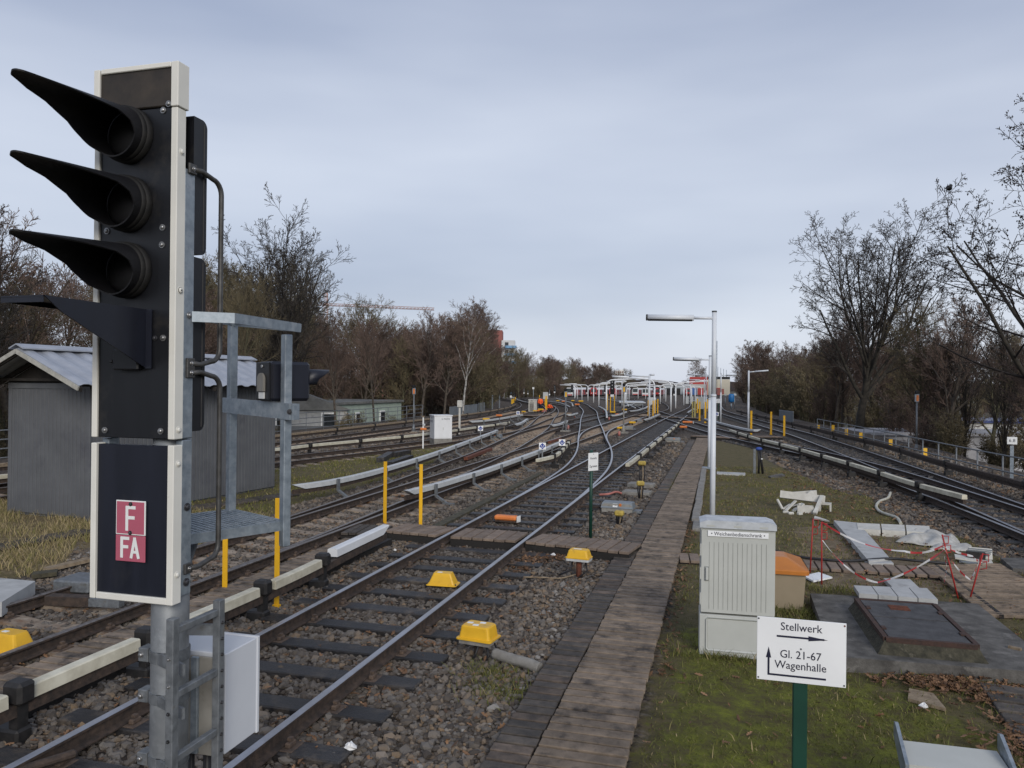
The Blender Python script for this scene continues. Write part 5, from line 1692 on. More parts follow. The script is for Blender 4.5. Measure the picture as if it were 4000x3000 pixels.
# ================================================================== yellow and orange track boxes
def hump(label, loc, l_, w_, h_, rz, sticker=0, m='yellow'):
    """trapezoid hood with a flat flange"""
    t = thing('track_magnet', label, 'track box', loc, rz)
    a, b_ = l_ / 2, w_ / 2
    m_ = MB()
    lay = [(a, b_, 0), (a - .01, b_ - .02, .012), (a * .86, b_ * .78, .02), (a * .60, b_ * .55, h_ - .02), (a * .56, b_ * .5, h_)]
    vs = []
    for x_, y_, z_ in lay:
        r_ = min(x_, y_) * .25
        for cx_, cy_, st in ((x_ - r_, y_ - r_, 0), (-x_ + r_, y_ - r_, 90), (-x_ + r_, -y_ + r_, 180), (x_ - r_, -y_ + r_, 270)):
            for k in range(3):
                q = R(st + 45 * k)
                vs.append((cx_ + r_ * math.cos(q), cy_ + r_ * math.sin(q), z_))
    n = 12
    fs = [(j * n + k, j * n + (k + 1) % n, (j + 1) * n + (k + 1) % n, (j + 1) * n + k) for j in range(4) for k in range(n)]
    fs += [tuple(reversed(range(n))), tuple(4 * n + k for k in range(n))]
    m_.add(vs, fs)
    m_.build('hood', m, t)
    for sx_ in (-1, 1):
        MB().tube([(sx_ * a * .93, -b_ * .7, .012), (sx_ * a * .93, -b_ * .7, .03)], .010, 6).build('bolt', 'bolt_dark', t)
    if sticker:
        MB().box((-a * .2, -b_ * .1, h_ + .002), (.07, .045, .003)).build('sticker', 'paint_white', t)
    return t
hump('yellow trapezoid box lying between the rails of the nearest track', (-3.93, 10.62, .03), .46, .30, .17, R(4), 1)
hump('yellow trapezoid box in the left track at the picture edge', (-7.36, 6.55, .05), .52, .34, .20, R(-2), 1)
BX2 = thing('track_box', 'boxy yellow box with three white stickers on a short post near the boardwalk', 'track box', (-2.56, 8.05, -.08), R(-8))
m_ = MB()
vs = []
for x_, y_, z_ in ((.21, .15, .26), (.21, .15, .275), (.185, .125, .28), (.165, .115, .395), (.15, .10, .41)):
    vs += rrect(x_, y_, .03, z_)
m_.add(vs, [(j * 20 + k, j * 20 + (k + 1) % 20, (j + 1) * 20 + (k + 1) % 20, (j + 1) * 20 + k) for j in range(4) for k in range(20)] + [tuple(reversed(range(20))), tuple(80 + k for k in range(20))])
m_.build('hood', 'yellow', BX2)
for x_, y_ in ((-.10, .0), (.03, .05), (-.01, -.05)):
    MB().box((x_, y_, .412), (.065, .05, .003), R(10)).build('sticker', 'paint_white', BX2)
MB().box((0, 0, .235), (.36, .24, .05)).build('base_plate', 'concrete', BX2)
MB().tube([(0, 0, -.05), (0, 0, .22)], .05, 10).build('stem', 'rail_rust', BX2)
MB().tube([(.12, -.05, .22), (.16, -.08, .10), (.10, -.10, 0)], .013, 6).tube([(.05, -.1, .22), (.02, -.12, .1), (-.04, -.14, 0)], .012, 6).tube([(.18, .02, .22), (.24, 0, .12), (.2, -.06, .02)], .010, 6).build('cable', 'cable_black', BX2)
hose('short ribbed plastic duct running from the yellow box to the boardwalk', [(-2.35, 7.95, .06), (-2.15, 7.88, .05), (-1.95, 7.80, .05), (-1.80, 7.75, .03)], .06, 'concrete', 'cable_duct', 'duct')
BX3 = thing('track_box', 'yellow-topped junction box on a dark stem left of the boardwalk', 'track box', (-2.12, 11.75, 0), R(-6))
m_ = MB()
vs = []
for x_, y_, z_ in ((.19, .13, .30), (.19, .13, .315), (.175, .12, .32), (.15, .10, .41), (.135, .085, .43)):
    vs += rrect(x_, y_, .035, z_)
m_.add(vs, [(j * 20 + k, j * 20 + (k + 1) % 20, (j + 1) * 20 + (k + 1) % 20, (j + 1) * 20 + k) for j in range(4) for k in range(20)] + [tuple(reversed(range(20))), tuple(80 + k for k in range(20))])
m_.build('hood', 'yellow', BX3)
MB().box((-.02, 0, .433), (.12, .04, .003)).build('sticker', 'paint_white', BX3)
m_ = MB()
m_.add(rrect(.185, .125, .03, .262) + rrect(.185, .125, .03, .298), [(k, (k + 1) % 20, 20 + (k + 1) % 20, 20 + k) for k in range(20)] + [tuple(reversed(range(20))), tuple(20 + k for k in range(20))])
m_.build('base_tray', 'cover_grey', BX3)
MB().tube([(0, 0, -.05), (0, 0, .26)], .045, 8).build('stem', 'rust_red', BX3)
MB().tube([(.1, 0, .26), (.14, -.03, .12), (.02, -.12, .0)], .014, 6).tube([(-.1, 0, .26), (-.12, -.05, .1), (-.3, -.1, .02)], .014, 6).build('cable', 'cable_black', BX3)
hose('thin pale cable on the ballast left of the yellow-topped box', [(-2.907, 11.365, 0.030), (-2.632, 11.430, 0.030), (-2.352, 11.468, 0.030), (-2.168, 11.725, 0.040)], .011, 'wood_scrap', 'pale_cable', 'cable')
# orange balise
OB = thing('orange_balise', 'flat orange box with white end plate between the nearest rails', 'track box', (-4.42, 15.85, .06), R(-4))
MB().box((-.03, 0, .06), (.50, .20, .10), ch=.03).build('body', 'orange', OB)
MB().box((.26, -.02, .05), (.012, .16, .13), R(-8)).build('end_plate', 'paint_white', OB)
MB().box((0, 0, -.01), (.52, .16, .04)).build('base', 'rail_rust', OB)
OB2 = dup(OB, (-2.643, 62.818, 0.092), 0, 'flat orange box in the right branch beyond the boardwalk end', sc=1.6)
# point machines
def point_machine(label, loc, rz, number=None, sc=1, knob=True):
    t = thing('point_machine', label, 'point machine', loc, rz)
    t.scale = (sc, sc, sc)
    m_ = MB()
    m_.prism([(-.36, .0), (.36, .0), (.36, .16), (.30, .20), (-.30, .20), (-.36, .16)], -.18, .18, 'y')
    m_.build('housing', 'box_grey_mottled', t)
    m_ = MB().hexa([(-.38, -.20, .10), (.38, -.20, .10), (.38, .20, .10), (-.38, .20, .10), (-.35, -.14, .225), (.35, -.14, .225), (.35, .20, .225), (-.35, .20, .225)])
    cv = m_.build('cover', 'grey_sheet', t)
    if number:
        pl = MB().box((-.04, -.178, .165), (.11, .008, .085), rx=R(-25)).build('number_plate', 'paint_white', t)
        text(number, .075, 'sign_navy', pl, (-.04, -.186, .162), (R(65), 0, 0))
    if knob:
        MB().tube([(.08, -.19, .175), (.08, -.16, .185)], .033, 12).build('knob', 'orange', t)
    MB().bar((-.36, .05, .06), (-1.0, .05, .06), .05, .05).build('drive_rod', 'rail_rust', t)
    MB().box((.46, 0, .03), (.2, .28, .06)).build('foot', 'galv_dark', t)
    return t
point_machine('grey point machine with number plate and orange knob right of the nearest track', (-2.36, 18.2, .0), R(-3), '14')
point_machine('grey point machine with orange knob further up right of the nearest track', (-2.569, 42.300, 0.000), R(-3), None, 1.05)
point_machine('grey point machine behind the left silver conductor rail', (-12.142, 40.644, 0.000), R(-3), None, 1.1)
point_machine('small grey point machine left of the pale conductor ramp', (-6.558, 65.252, -0.011), 0, None, 1.0)
point_machine('grey point machine beside the brown signal post', (-6.316, 53.417, -0.001), 0, None, 1.0, False)
# yellow capped cable posts
def cap_post(label, loc, h, w_, m='yellow_dirty'):
    t = thing('cable_post', label, 'cable post', loc, rw.uniform(-.2, .2))
    m_ = MB().box((0, 0, h - .05), (w_, w_ * .72, .12), ch=.03)
    m_.build('cap', m, t)
    for x_ in (-.3, -.1, .12, .3):
        MB().tube([(x_ * w_, 0, h - .1), (x_ * w_ * 1.1, .02, h * .5), (x_ * w_ * .6, -.03, -.02)], .018, 6).build('cable', ['cable_black', 'salmon', 'wood_scrap', 'cable_black'][int((x_ + .3) * 5) % 4], t)
    return t
cap_post('low yellow-capped cable post in the ballast left of the boardwalk', (-2.12, 16.55, 0), .28, .20)
cap_post('yellow-topped cable post on the grey lids', (-2.02, 19.95, .1), .42, .20)
cap_post('tall yellow-capped cable post behind the grey lids', (-2.2, 22.1, .05), .78, .22)
for lab, c, d_ in (('grey flat lid in the ballast behind the point machine', (-2.25, 21.3, .04), (.75, .55, .1)), ('darker grey lid behind the tall yellow-capped cable post', (-2.3, 23.0, .04), (.75, .5, .12))):
    tag(MB().box((0, 0, 0), d_, R(-5), ch=.01).build('chamber_lid', 'concrete', None, c), lab, 'lid')
hose('red-brown hose lying on the sleepers near the point machine', [(-3.165, 20.487, 0.050), (-2.922, 20.488, 0.080), (-2.763, 20.818, 0.100), (-2.630, 20.959, 0.050)], .03, 'salmon', 'red_hose', 'hose')
cap_post('red and cream banded cable post behind the silver conductor rail', (-12.949, 45.266, 0.000), .62, .45, 'concrete')
# green post with white notice
GS = thing('notice_sign', 'small white notice on a green post beside the nearest track', 'sign', (-2.4, 14.5, 0), R(56))
MB().tube([(0, 0, -.05), (0, 0, 1.74)], .032, 10).build('post', 'green_paint', GS)
pn = MB().box((.01, -.042, 1.52), (.27, .008, .34), ch=.002).build('plate', 'paint_white', GS)
text('Vorsicht', .062, 'sign_navy', pn, (.01, -.0475, 1.585), (R(90), 0, 0), sx=.85)
text('Zug kommt', .062, 'sign_navy', pn, (.01, -.0475, 1.435), (R(90), 0, 0), sx=.72)
MB().box((.01, -.0475, 1.665), (.018, .002, .012)).build('mark', 'sign_navy', pn)
# blue diamond signs
def diamond(label, loc, rz, sc=1.0, zc=.62):
    t = thing('diamond_sign', label, 'sign', loc, rz)
    t.scale = (sc, sc, sc)
    MB().box((0, .02, zc / 2), (.05, .04, zc)).build('stem', 'galv_dark', t)
    pl = MB().box((0, 0, zc), (.25, .012, .25), ch=.002).build('plate', 'paint_white', t)
    m_ = MB()
    m_.add([(0, -.0075, zc - .115), (.115, -.0075, zc), (0, -.0075, zc + .115), (-.115, -.0075, zc)], [(0, 1, 2, 3)])
    m_.build('blue_field', 'sign_blue', pl)
    m_ = MB()
    for x_ in (-.04, .04):
        m_.box((x_, -.009, zc + .012), (.028, .002, .028))
    m_.box((0, -.009, zc - .035), (.07, .002, .018))
    m_.build('mark', 'paint_white', pl)
    return t
diamond('blue diamond sign on the right silver conductor rail, front one of two', (-6.62, 28.6, 0), R(20), 1.05)
diamond('blue diamond sign just behind the front one', (-6.35, 31.0, 0), R(20), 1.05, .60)
diamond('blue diamond sign at the end of the left silver conductor rail', (-12.1, 38.0, 0), R(20), 1.05, .68)
diamond('blue diamond sign on the upper silver ramp', (-16.6, 62.5, 0), R(20), 1.1, .6)
diamond('blue sign behind the nearest lamp post', (-0.444, 64.020, -0.010), R(5), 1.2, .7)
# small salmon cones / caps in the track field
for k, a in enumerate(((-5.998, 46.353, 0.000), (-9.703, 67.983, -0.016), (-13.511, 71.778, -0.023), (-10.153, 51.558, -0.000), (-10.217, 51.924, -0.000), (-13.363, 88.991, -0.069))):
    tag(MB().tube([(0, 0, 0), (0, 0, .22)], .08, 10).tube([(0, 0, .22), (0, 0, .28)], [.08, .03], 10).build('marker_stub', 'salmon', None, a), 'small salmon pink marker stub between the tracks', 'marker stub', 'salmon marker stubs between the tracks')
# small yellow boxes far in the field
for k, (a, s_) in enumerate((((-2.600, 54.298, -0.001), 1.1), ((-6.687, 59.446, -0.004), 1.1), ((-6.575, 51.505, -0.000), 1.0), ((-19.619, 67.148, -0.014), 1.2), ((-18.258, 58.833, -0.004), 1.2), ((-11.924, 36.421, 0.000), .8), ((-11.960, 37.150, 0.000), .8), ((-20.356, 86.841, -0.062), 1.4), ((-20.344, 83.972, -0.053), 1.0), ((-20.230, 84.752, -0.055), 1.0), ((-20.729, 80.387, -0.043), 1.0), ((-33.218, 157.344, -0.405), 1.5), ((-30.461, 149.612, -0.360), 1.5), ((-30.869, 161.624, -0.430), 1.5), ((-26.809, 148.883, -0.356), 2.0), ((-21.788, 117.842, -0.189), 1.6), ((-11.435, 82.937, -0.050), 1.3), ((-11.538, 94.125, -0.087), 1.3), ((-10.191, 77.485, -0.035), 1.0), ((-20.463, 235.808, -0.813), 1.6))):
    o = MB()
    o.box((0, 0, .20), (.46, .3, .14), ch=.04)
    o.tube([(0, 0, 0), (0, 0, .16)], .06, 6, 1)
    o = o.build('field_box', ['yellow' if k % 3 else 'orange', 'cable_black'], None, a)
    o.scale = (s_, s_, s_)
    tag(o, ('small yellow box' if k % 3 else 'small orange box') + ' standing among the far tracks', 'track box', 'small yellow boxes in the track field' if k % 3 else 'small orange boxes in the track field')

# ================================================================== posts with orange and black heads
def light_post(label, loc, h, foot='lattice', col='galv_dark', m='yellow_post'):
    t = thing('signal_post', label, 'signal post', loc)
    MB().tube([(0, 0, 0), (0, 0, h - .55)], .045, 8).build('post', col, t)
    if foot == 'lattice':
        m_ = MB()
        for a in range(4):
            q = a * math.pi / 2 + .4
            m_.bar((.22 * math.cos(q), .22 * math.sin(q), 0), (.05 * math.cos(q), .05 * math.sin(q), .75), .03, .03)
        m_.build('foot', col, t)
    else:
        MB().tube([(0, 0, 0), (0, 0, .5)], [.16, .05], 8).build('foot', col, t)
    MB().box((0, 0, .02), (.6, .5, .1)).build('base', 'concrete', t)
    MB().box((0, 0, h - .36), (.20, .10, .40), ch=.01).build('plate', 'galv', t)
    MB().box((.02, -.055, h - .37), (.11, .012, .30)).build('orange_field', m, t)
    hd_ = MB().box((0, 0, h - .07), (.19, .12, .17), ch=.03)
    hd_.prism([(-.06, h - .10), (.06, h - .10), (.05, h + .0), (-.05, h + .0)], -.30, -.06, 'y')
    hd_.build('lamp_head', 'hood_black', t)
    return t
light_post('dark signal post with orange plate behind the nearest silver ramp, lattice foot', (-9.9, 49.4, 0), 2.78)
light_post('brown signal post with orange plate left of the nearest track', (-6.1, 49.3, 0), 3.15, 'cone', 'box_grey_mottled')
light_post('signal post with orange plate beside the left main line', (-18.54, 44.5, 0), 2.9, 'cone', 'galv_dark', 'orange')
light_post('signal post with orange plate behind the right fence', (9.5, 43.0, -.3), 3.2, 'cone', 'galv_dark', 'orange')
# km post
KM = thing('distance_sign', 'white distance sign 6.8 on a pale post at the right fence', 'sign', (9.15, 28.6, -.05), R(-12))
MB().box((0, 0, .55), (.10, .05, 1.3)).build('post', 'galv', KM)
pn = MB().box((0, -.035, 1.37), (.28, .02, .24), ch=.004).build('plate', 'paint_white', KM)
text('6.8', .15, 'sign_navy', pn, (0, -.047, 1.37), (R(90), 0, 0))

# ================================================================== white cabinets
WC = thing('relay_cabinet', 'white relay cabinet with black lettering on a concrete base in the grass', 'cabinet', (-13.485, 35.87, 0), R(-54))
MB().box((0, 0, .09), (.88, .92, .40), ch=.01).build('base', 'concrete', WC)
MB().box((0, 0, .86), (.86, .90, 1.12), ch=.008).build('housing', 'cabinet_white', WC)
MB().box((0, 0, 1.44), (.92, .97, .05), ch=.012).build('roof', 'cabinet_white', WC)
MB().box((.432, -.02, .86), (.008, .84, 1.04), ch=.003).build('door', 'cabinet_white', WC)
MB().box((.44, -.0, .80), (.015, .03, .12)).build('handle', 'cabinet_grey', WC)
tx = MB().box((-.06, -.4525, 1.23), (.60, .003, .34)).build('lettering_panel', 'cabinet_white', WC)
text('FA', .16, 'sign_navy', tx, (-.06, -.456, 1.31), (R(90), 0, 0))
text('WHZV3', .17, 'sign_navy', tx, (-.05, -.456, 1.15), (R(90), 0, 0), sx=.9)
text('G WEZV3', .12, 'sign_navy', WC, (.4385, .12, 1.27), (R(90), 0, R(90)), sx=.8)
WC2 = thing('relay_cabinet', 'tall pale relay cabinet in front of the standing orange worker', 'cabinet', (-21.3, 86.8, -.06), R(-10))
MB().box((0, 0, .70), (.82, .6, 1.40), ch=.01).build('housing', 'concrete_white', WC2)
MB().box((0, -.305, .52), (.52, .01, .92)).build('door', 'concrete', WC2)
MB().box((0, 0, 1.42), (.9, .68, .06)).build('roof', 'cabinet_white', WC2)
text('FB', .2, 'sign_navy', WC2, (0, -.31, 1.26), (R(90), 0, 0))
text('WHZV4', .16, 'sign_navy', WC2, (0, -.31, 1.06), (R(90), 0, 0), sx=.9)
WC3 = thing('relay_cabinet', 'pale grey cabinet inside the cluster of yellow posts', 'cabinet', (-2.191, 89.700, -0.071), 0)
MB().box((0, 0, 1.25), (1.0, .5, 1.3), ch=.01).build('housing', 'cabinet_grey', WC3)
MB().box((0, 0, 1.93), (1.08, .58, .06)).build('roof', 'cabinet_white', WC3)
MB().box((0, 0, .3), (.9, .4, .65)).build('base', 'concrete_mossy', WC3)
# white pole with orange box, machine on post
WP = thing('marker_pole', 'thin white pole with orange box next to the white cabinet', 'pole', (-13.15, 32.7, 0))
MB().box((0, 0, .74), (.055, .04, 1.48)).build('pole', 'paint_white', WP)
MB().box((.02, -.02, .93), (.28, .12, .10), ch=.02).build('orange_box', 'orange', WP)
MB().box((.05, -.02, 1.13), (.10, .06, .09)).build('small_box', 'cover_grey', WP)
MB().box((0, 0, 1.50), (.10, .10, .05)).build('cap', 'wood_scrap', WP)
MB().box((.0, 0, .0), (.5, .4, .07), ch=.02).build('foot', 'rail_rust', WP)
PB = thing('post_box', 'cream square unit on a post behind the white cabinet', 'post box', (-15.2, 43.6, 0))
MB().box((0, 0, .8), (.10, .10, 1.6)).build('post', 'concrete_white', PB)
MB().box((0, 0, 1.82), (.28, .26, .42), ch=.03).build('unit', 'concrete_white', PB)
# stack of old sleepers
for k, (a, b_, z_, lab) in enumerate((((-12.294, 26.320, 0.100), (-13.020, 28.924, 0.100), .11, 'old dark sleeper block, left one of the three on the grass'), ((-12.781, 28.574, 0.100), (-12.717, 29.980, 0.100), .11, 'old dark sleeper block at the back of the three on the grass'), ((-11.355, 25.077, 0.100), (-11.760, 27.914, 0.100), .10, 'long old dark sleeper lying in front on the grass'))):
    tag(MB().bar((a[0], a[1], z_), (b_[0], b_[1], z_), .28, .2).build('old_sleeper', 'sleeper_wood'), lab, 'sleeper', 'old sleepers dumped on the grass')
# near-left bits
slab('grey flat concrete cover at the left picture edge', ((-8.637, 7.285, 0.250), (-8.442, 7.388, 0.250), (-8.903, 8.286, 0.250), (-9.741, 8.281, 0.250)), .25, .18, 'concrete_pale', 'cable_cover', 'cover')
tag(MB().bar((-9.992, 9.495, 0.050), (-9.805, 10.143, 0.080), .16, .05).build('loose_board', 'wood_scrap'), 'pale broken board on the ballast edge left of the signal', 'board')
tag(MB().bar((-9.898, 9.162, 0.050), (-9.657, 9.375, 0.060), .22, .06).build('loose_board', 'beam_mossy'), 'mossy broken board end beside the pale one left of the signal', 'board')
tag(MB().box((0, 0, 0), (.55, .5, .16), R(5), ch=.02).build('cable_cover', 'galv_dark', None, (-8.547, 8.732, 0.150)), 'dark grey plate over the far rail just left of the signal', 'cover')
tag(MB().box((0, 0, 0), (.6, .16, .12), R(10)).build('rail_clamp', 'rail_rust', None, (-8.156, 8.126, 0.100)), 'rusty steel clamp between the rails left of the signal', 'clamp')
tag(MB().box((0, 0, 0), (.5, .12, .10), R(8)).build('rail_clamp', 'galv_dark', None, (-7.685, 8.184, 0.100)), 'grey steel bracket between the rails under the signal', 'clamp')
tag(MB().box((0, 0, 0), (.55, .07, .06), R(62), ch=.02).build('joint_bar', 'rail_rust', None, (-4.86, 4.55, .11)), 'rusty joint bar bolted to the nearest rail below the signal', 'joint bar')
# litter
def crumple(label, loc, r_, m='paper'):
    b_ = MB().sphere((0, 0, r_ * .5), r_, 10, 7, 0, (1, .8, .6))
    rr = random.Random(label)
    b_.v = [tuple(c * rr.uniform(.65, 1.25) for c in v) for v in b_.v]
    b_.sm = [False] * len(b_.sm)
    return tag(b_.build('crumpled_paper', m, None, loc), label, 'litter')
crumple('crumpled white paper in the ballast at the bottom edge', (-2.851, 5.609, 0.020), .05)
crumple('small white litter beside the crossing boards', (-2.797, 12.997, 0.020), .04)
crumple('small white scrap on the mossy lawn right of the sign', (1.808, 7.817, 0.030), .04)
crumple('white scrap in the ballast before the crossing boards', (-5.540, 12.509, 0.020), .03)
for lab, a, b_ in (('thin white stick on the concrete slab', (3.029, 9.518, 0.160), (3.129, 9.452, 0.160)), ('pale stick on the ballast by the right branch', (4.868, 20.723, 0.030), (5.139, 20.601, 0.030)), ('pale stick lying in the ballast before the first cream cover', (-3.174, 25.794, 0.030), (-2.883, 25.774, 0.030))):
    tag(MB().bar(a, b_, .04, .03).build('loose_stick', 'wood_scrap'), lab, 'stick')
slab('flat weathered wood scrap on the mossy lawn', ((1.709, 7.976, 0.020), (1.994, 7.825, 0.020), (1.974, 8.180, 0.020), (1.778, 8.249, 0.020)), .045, .03, 'wood_scrap', 'wood_scrap', 'wood scrap')

# ================================================================== curved white yard lamps
def gantry(side, h=4.12, arm=4.6, both=False):
    mbs = []
    r_ = .75
    m_ = MB().tube([(0, 0, -.2), (0, 0, h - r_ - .25)], .10, 8)
    out = [('post', m_)]
    for sd_ in ((-1, 1) if both else (side,)):
        P = [V(0, 0, h - r_ - .25)]
        for k in range(1, 7):
            a = math.pi / 2 * .93 * k / 6
            P.append(V(sd_ * r_ * (1 - math.cos(a)), 0, h - r_ - .25 + r_ * math.sin(a)))
        P.append(V(sd_ * arm, 0, h))
        out.append(('arm', MB().tube(P, .085, 7)))
        a, b_ = V(sd_ * arm * .62, 0, h - .02), V(sd_ * (arm + .1), 0, h + .03)
        out.append(('light_housing', MB().tube([a, b_], .11, 7)))
    return [(n, m.mesh(n, 'yard_white')) for n, m in out]
GV = {k: gantry(*v) for k, v in {'L': (-1,), 'R': (1,), 'B': (1, 4.12, 4.6, True)}.items()}
GL = [(-44.6, 236.4, 'L'), (-41.5, 224.7, 'L'), (-36.9, 206.2, 'L'), (-32.0, 187.3, 'B'), (-35.7, 199.7, 'L'), (-26.3, 161, 'R'), (-20.7, 132.4, 'R'), (-13.9, 94.9, 'R'),
      (-29.3, 218.7, 'R'), (-16.9, 138.3, 'R'), (-26.6, 252.4, 'L'), (-24.2, 252.4, 'R'), (-7.3, 86.3, 'L'), (-16.8, 218, 'L'), (-13.4, 190.8, 'L'), (-6.3, 98.8, 'L'),
      (-6.9, 119.2, 'B'), (-7.0, 146.8, 'L'), (-6.5, 192.7, 'L'), (-5.3, 205, 'L'), (-47, 250, 'L'), (-49, 262, 'L'), (-38.5, 262, 'B'), (-33, 240, 'R'), (-21, 175, 'R'),
      (-9.5, 215, 'L'), (-11, 250, 'L'), (-19, 262, 'R'), (-6.4, 168, 'L'), (-12.2, 158, 'R'), (-24, 205, 'R')]
spec_lab = {(-13.9, 94.9): 'nearest curved white yard lamp with its long arm to the right', (-32.0, 187.3): 'white Y-shaped yard lamp in front of the red-fronted train',
            (-6.9, 119.2): 'white Y-shaped yard lamp right of the diamond crossing', (-6.3, 98.8): 'tall curved white lamp left of the Y-shaped one with its arm to the left'}
for x_, y_, k in GL:
    t = thing('yard_lamp', spec_lab.get((x_, y_), 'curved white lamp arching over the train yard'), 'yard lamp', (x_, y_, gz(y_)), 0, 'curved white lamps arching over the train yard')
    for n_, me in GV[k]:
        link(n_, me, t)
for lab, b_, h, arm in (('straight white lamp post with double top at the yard entrance', (-6.7, 73.7, 0), 4.15, 2.2), ('straight white post beside the curved yard lamps', (-16.0, 126.8, -.25), 4.2, 2.6), ('straight thin white post far right in the yard', (-6.3, 158.5, -.4), 4.1, 1.5)):
    t = thing('lamp_post', lab, 'lamp post', b_, 0, 'white lamp posts along the tracks')
    MB().tube([(0, 0, 0), (0, 0, h)], .085, 10).build('pole', 'lamp_white', t)
    MB().tube([(-arm, 0, h - .1), (0, 0, h - .22)], .07, 8).build('light_housing', 'lamp_white', t)
    MB().tube([(0, 0, h - .05), (.45, 0, h - .02)], .09, 8).build('light_housing', 'lamp_white', t)

# ================================================================== black yard signals
def yard_signal(h, w_=.55):
    out = []
    out.append(('post', MB().tube([(0, .12, 0), (0, .12, h)], .07, 8).mesh('post', 'galv')))
    out.append(('board', MB().box((0, 0, h - .95), (w_, .12, 1.95), ch=.02).mesh('board', 'signal_black')))
    m_ = MB()
    for k in range(3):
        m_.sphere((0, -.08, h - .35 - .42 * k), .085, 8, 5)
    out.append(('lamp_glass', m_.mesh('lamp_glass', 'cover_grey')))
    out.append(('name_plate', MB().box((0, -.07, h - 2.12), (w_ * .8, .03, .30)).mesh('name_plate', 'paint_white')))
    out.append(('ladder_cage', MB().box((.2, .25, h - 1.5), (.04, .5, 1.2)).box((-.2, .25, h - 1.5), (.04, .5, 1.2)).mesh('ladder_cage', 'galv')))
    return out
YS = yard_signal(4.0)
for lab, b_, s_ in (('black yard signal right of the nearest curved lamp', (-13.913, 100.208, -0.110), 1.0), ('black yard signal left of the nearest curved lamp', (-34.350, 231.276, -0.796), 1.0), ('black signal on the skyline left of the white-fronted train', (-49.393, 229.044, -0.787), 1.0),
                    ('black signal beside the leftmost white-fronted train', (-36.306, 188.917, -0.588), .98), ('dark blue signal left of the right red-fronted train', (-22.169, 258.062, -0.877), .95), ('dark blue signal right of the right red-fronted train', (-19.661, 251.382, -0.862), .95),
                    ('black signal attached to the Y-shaped lamp right of the diamond', (-9.188, 155.294, -0.393), 1.0), ('black signal in front of the long grey train', (-25.815, 214.258, -0.721), .95), ('black signal at the post of the left Y-shaped lamp', (-32.239, 187.586, -0.581), 1.0)):
    t = thing('yard_signal', lab, 'signal', b_, 0, 'black signals of the train yard')
    t.scale = (s_, s_, s_)
    for n_, me in YS:
        link(n_, me, t)
for lab, b_, h in (('thin white-plated post left of the black skyline signal', (-43.564, 195.813, -0.627), 2.6), ('grey lamp post standing behind the orange workers', (-32.559, 133.057, -0.267), 3.0), ('small white-plated post in front of the left trees', (-64.314, 255.032, -0.870), 2.2), ('thin post far left at the bend', (-60.590, 235.202, -0.811), 2.8), ('white sign post at the left bend', (-35.093, 127.255, -0.236), 1.5)):
    t = thing('marker_pole', lab, 'pole', b_)
    MB().tube([(0, 0, 0), (0, 0, h)], .05, 6).build('pole', 'galv', t)
    MB().box((0, -.06, h - .2 if 'lamp' in lab or 'sign post' in lab else h * .52), (.34, .05, .36)).build('plate', 'paint_white', t)
WB = thing('sign_board', 'light grey square board on two yellow posts behind the workers', 'sign', (-27.971, 122.839, -0.214))
for x_ in (-.12, .12):
    MB().box((x_, 0, .6), (.08, .05, 1.2)).build('post', 'yellow_post', WB)
MB().box((0, -.04, 1.60), (.86, .04, 1.15), ch=.06).build('board', 'cover_grey', WB)
t = thing('yard_cover', 'long grey flat cover box among the tracks behind the double lamp post', 'cover', (-12.631, 131.717, -0.260), R(8))
MB().box((-2.2, 6, .55), (4.4, 14, .12)).build('roof', 'cover_grey', t)
MB().box((-2.2, -.5, .28), (3.6, .6, .5)).build('front', 'galv_dark', t)
t = thing('cable_box', 'pale rounded box behind the double lamp post', 'box', (-11.649, 132.685, -0.265))
MB().box((0, 0, .8), (1.4, .6, 1.3), ch=.1).build('housing', 'cover_grey', t)
t = thing('rail_scrap', 'bluish grey equipment cabinet row at the yard middle', 'cabinet', (-6.005, 158.864, -0.414))
for k in range(3):
    MB().box((k * .9 - .9, 0, .8), (.6, .4, 1.5), ch=.03).build('locker', 'cover_grey', t)
WS = thing('notice_sign', 'small white notice between the second and third lamp posts', 'sign', (-0.373, 74.314, -0.028))
MB().box((0, 0, .9), (.08, .05, 1.9)).build('post', 'green_paint', WS)
MB().box((-.02, -.04, 1.75), (.62, .03, .40)).build('plate', 'paint_white', WS)
WH = thing('water_barrel', 'blue barrel on a post beside the right tree belt', 'barrel', (1.245, 118.302, -0.191))
MB().tube([(0, 0, 0), (0, 0, 1.0)], .10, 8).build('post', 'galv', WH)
MB().tube([(0, 0, 1.0), (0, 0, 1.15), (0, 0, 2.1), (0, 0, 2.25)], [.3, .42, .42, .3], 12).build('barrel', 'bucket_blue', WH)
for lab, b_, h in (('white globe lamp right of the blue barrel', (1.712, 118.691, -0.193), 2.2), ('white globe lamp left of the blue barrel', (0.459, 145.236, -0.335), 2.0)):
    t = thing('globe_lamp', lab, 'lamp', b_)
    MB().tube([(0, 0, 0), (0, 0, h - .3)], .07, 6).build('post', 'galv', t)
    MB().box((0, 0, h - .1), (.45, .4, .4), ch=.12).build('globe', 'cover_grey', t)

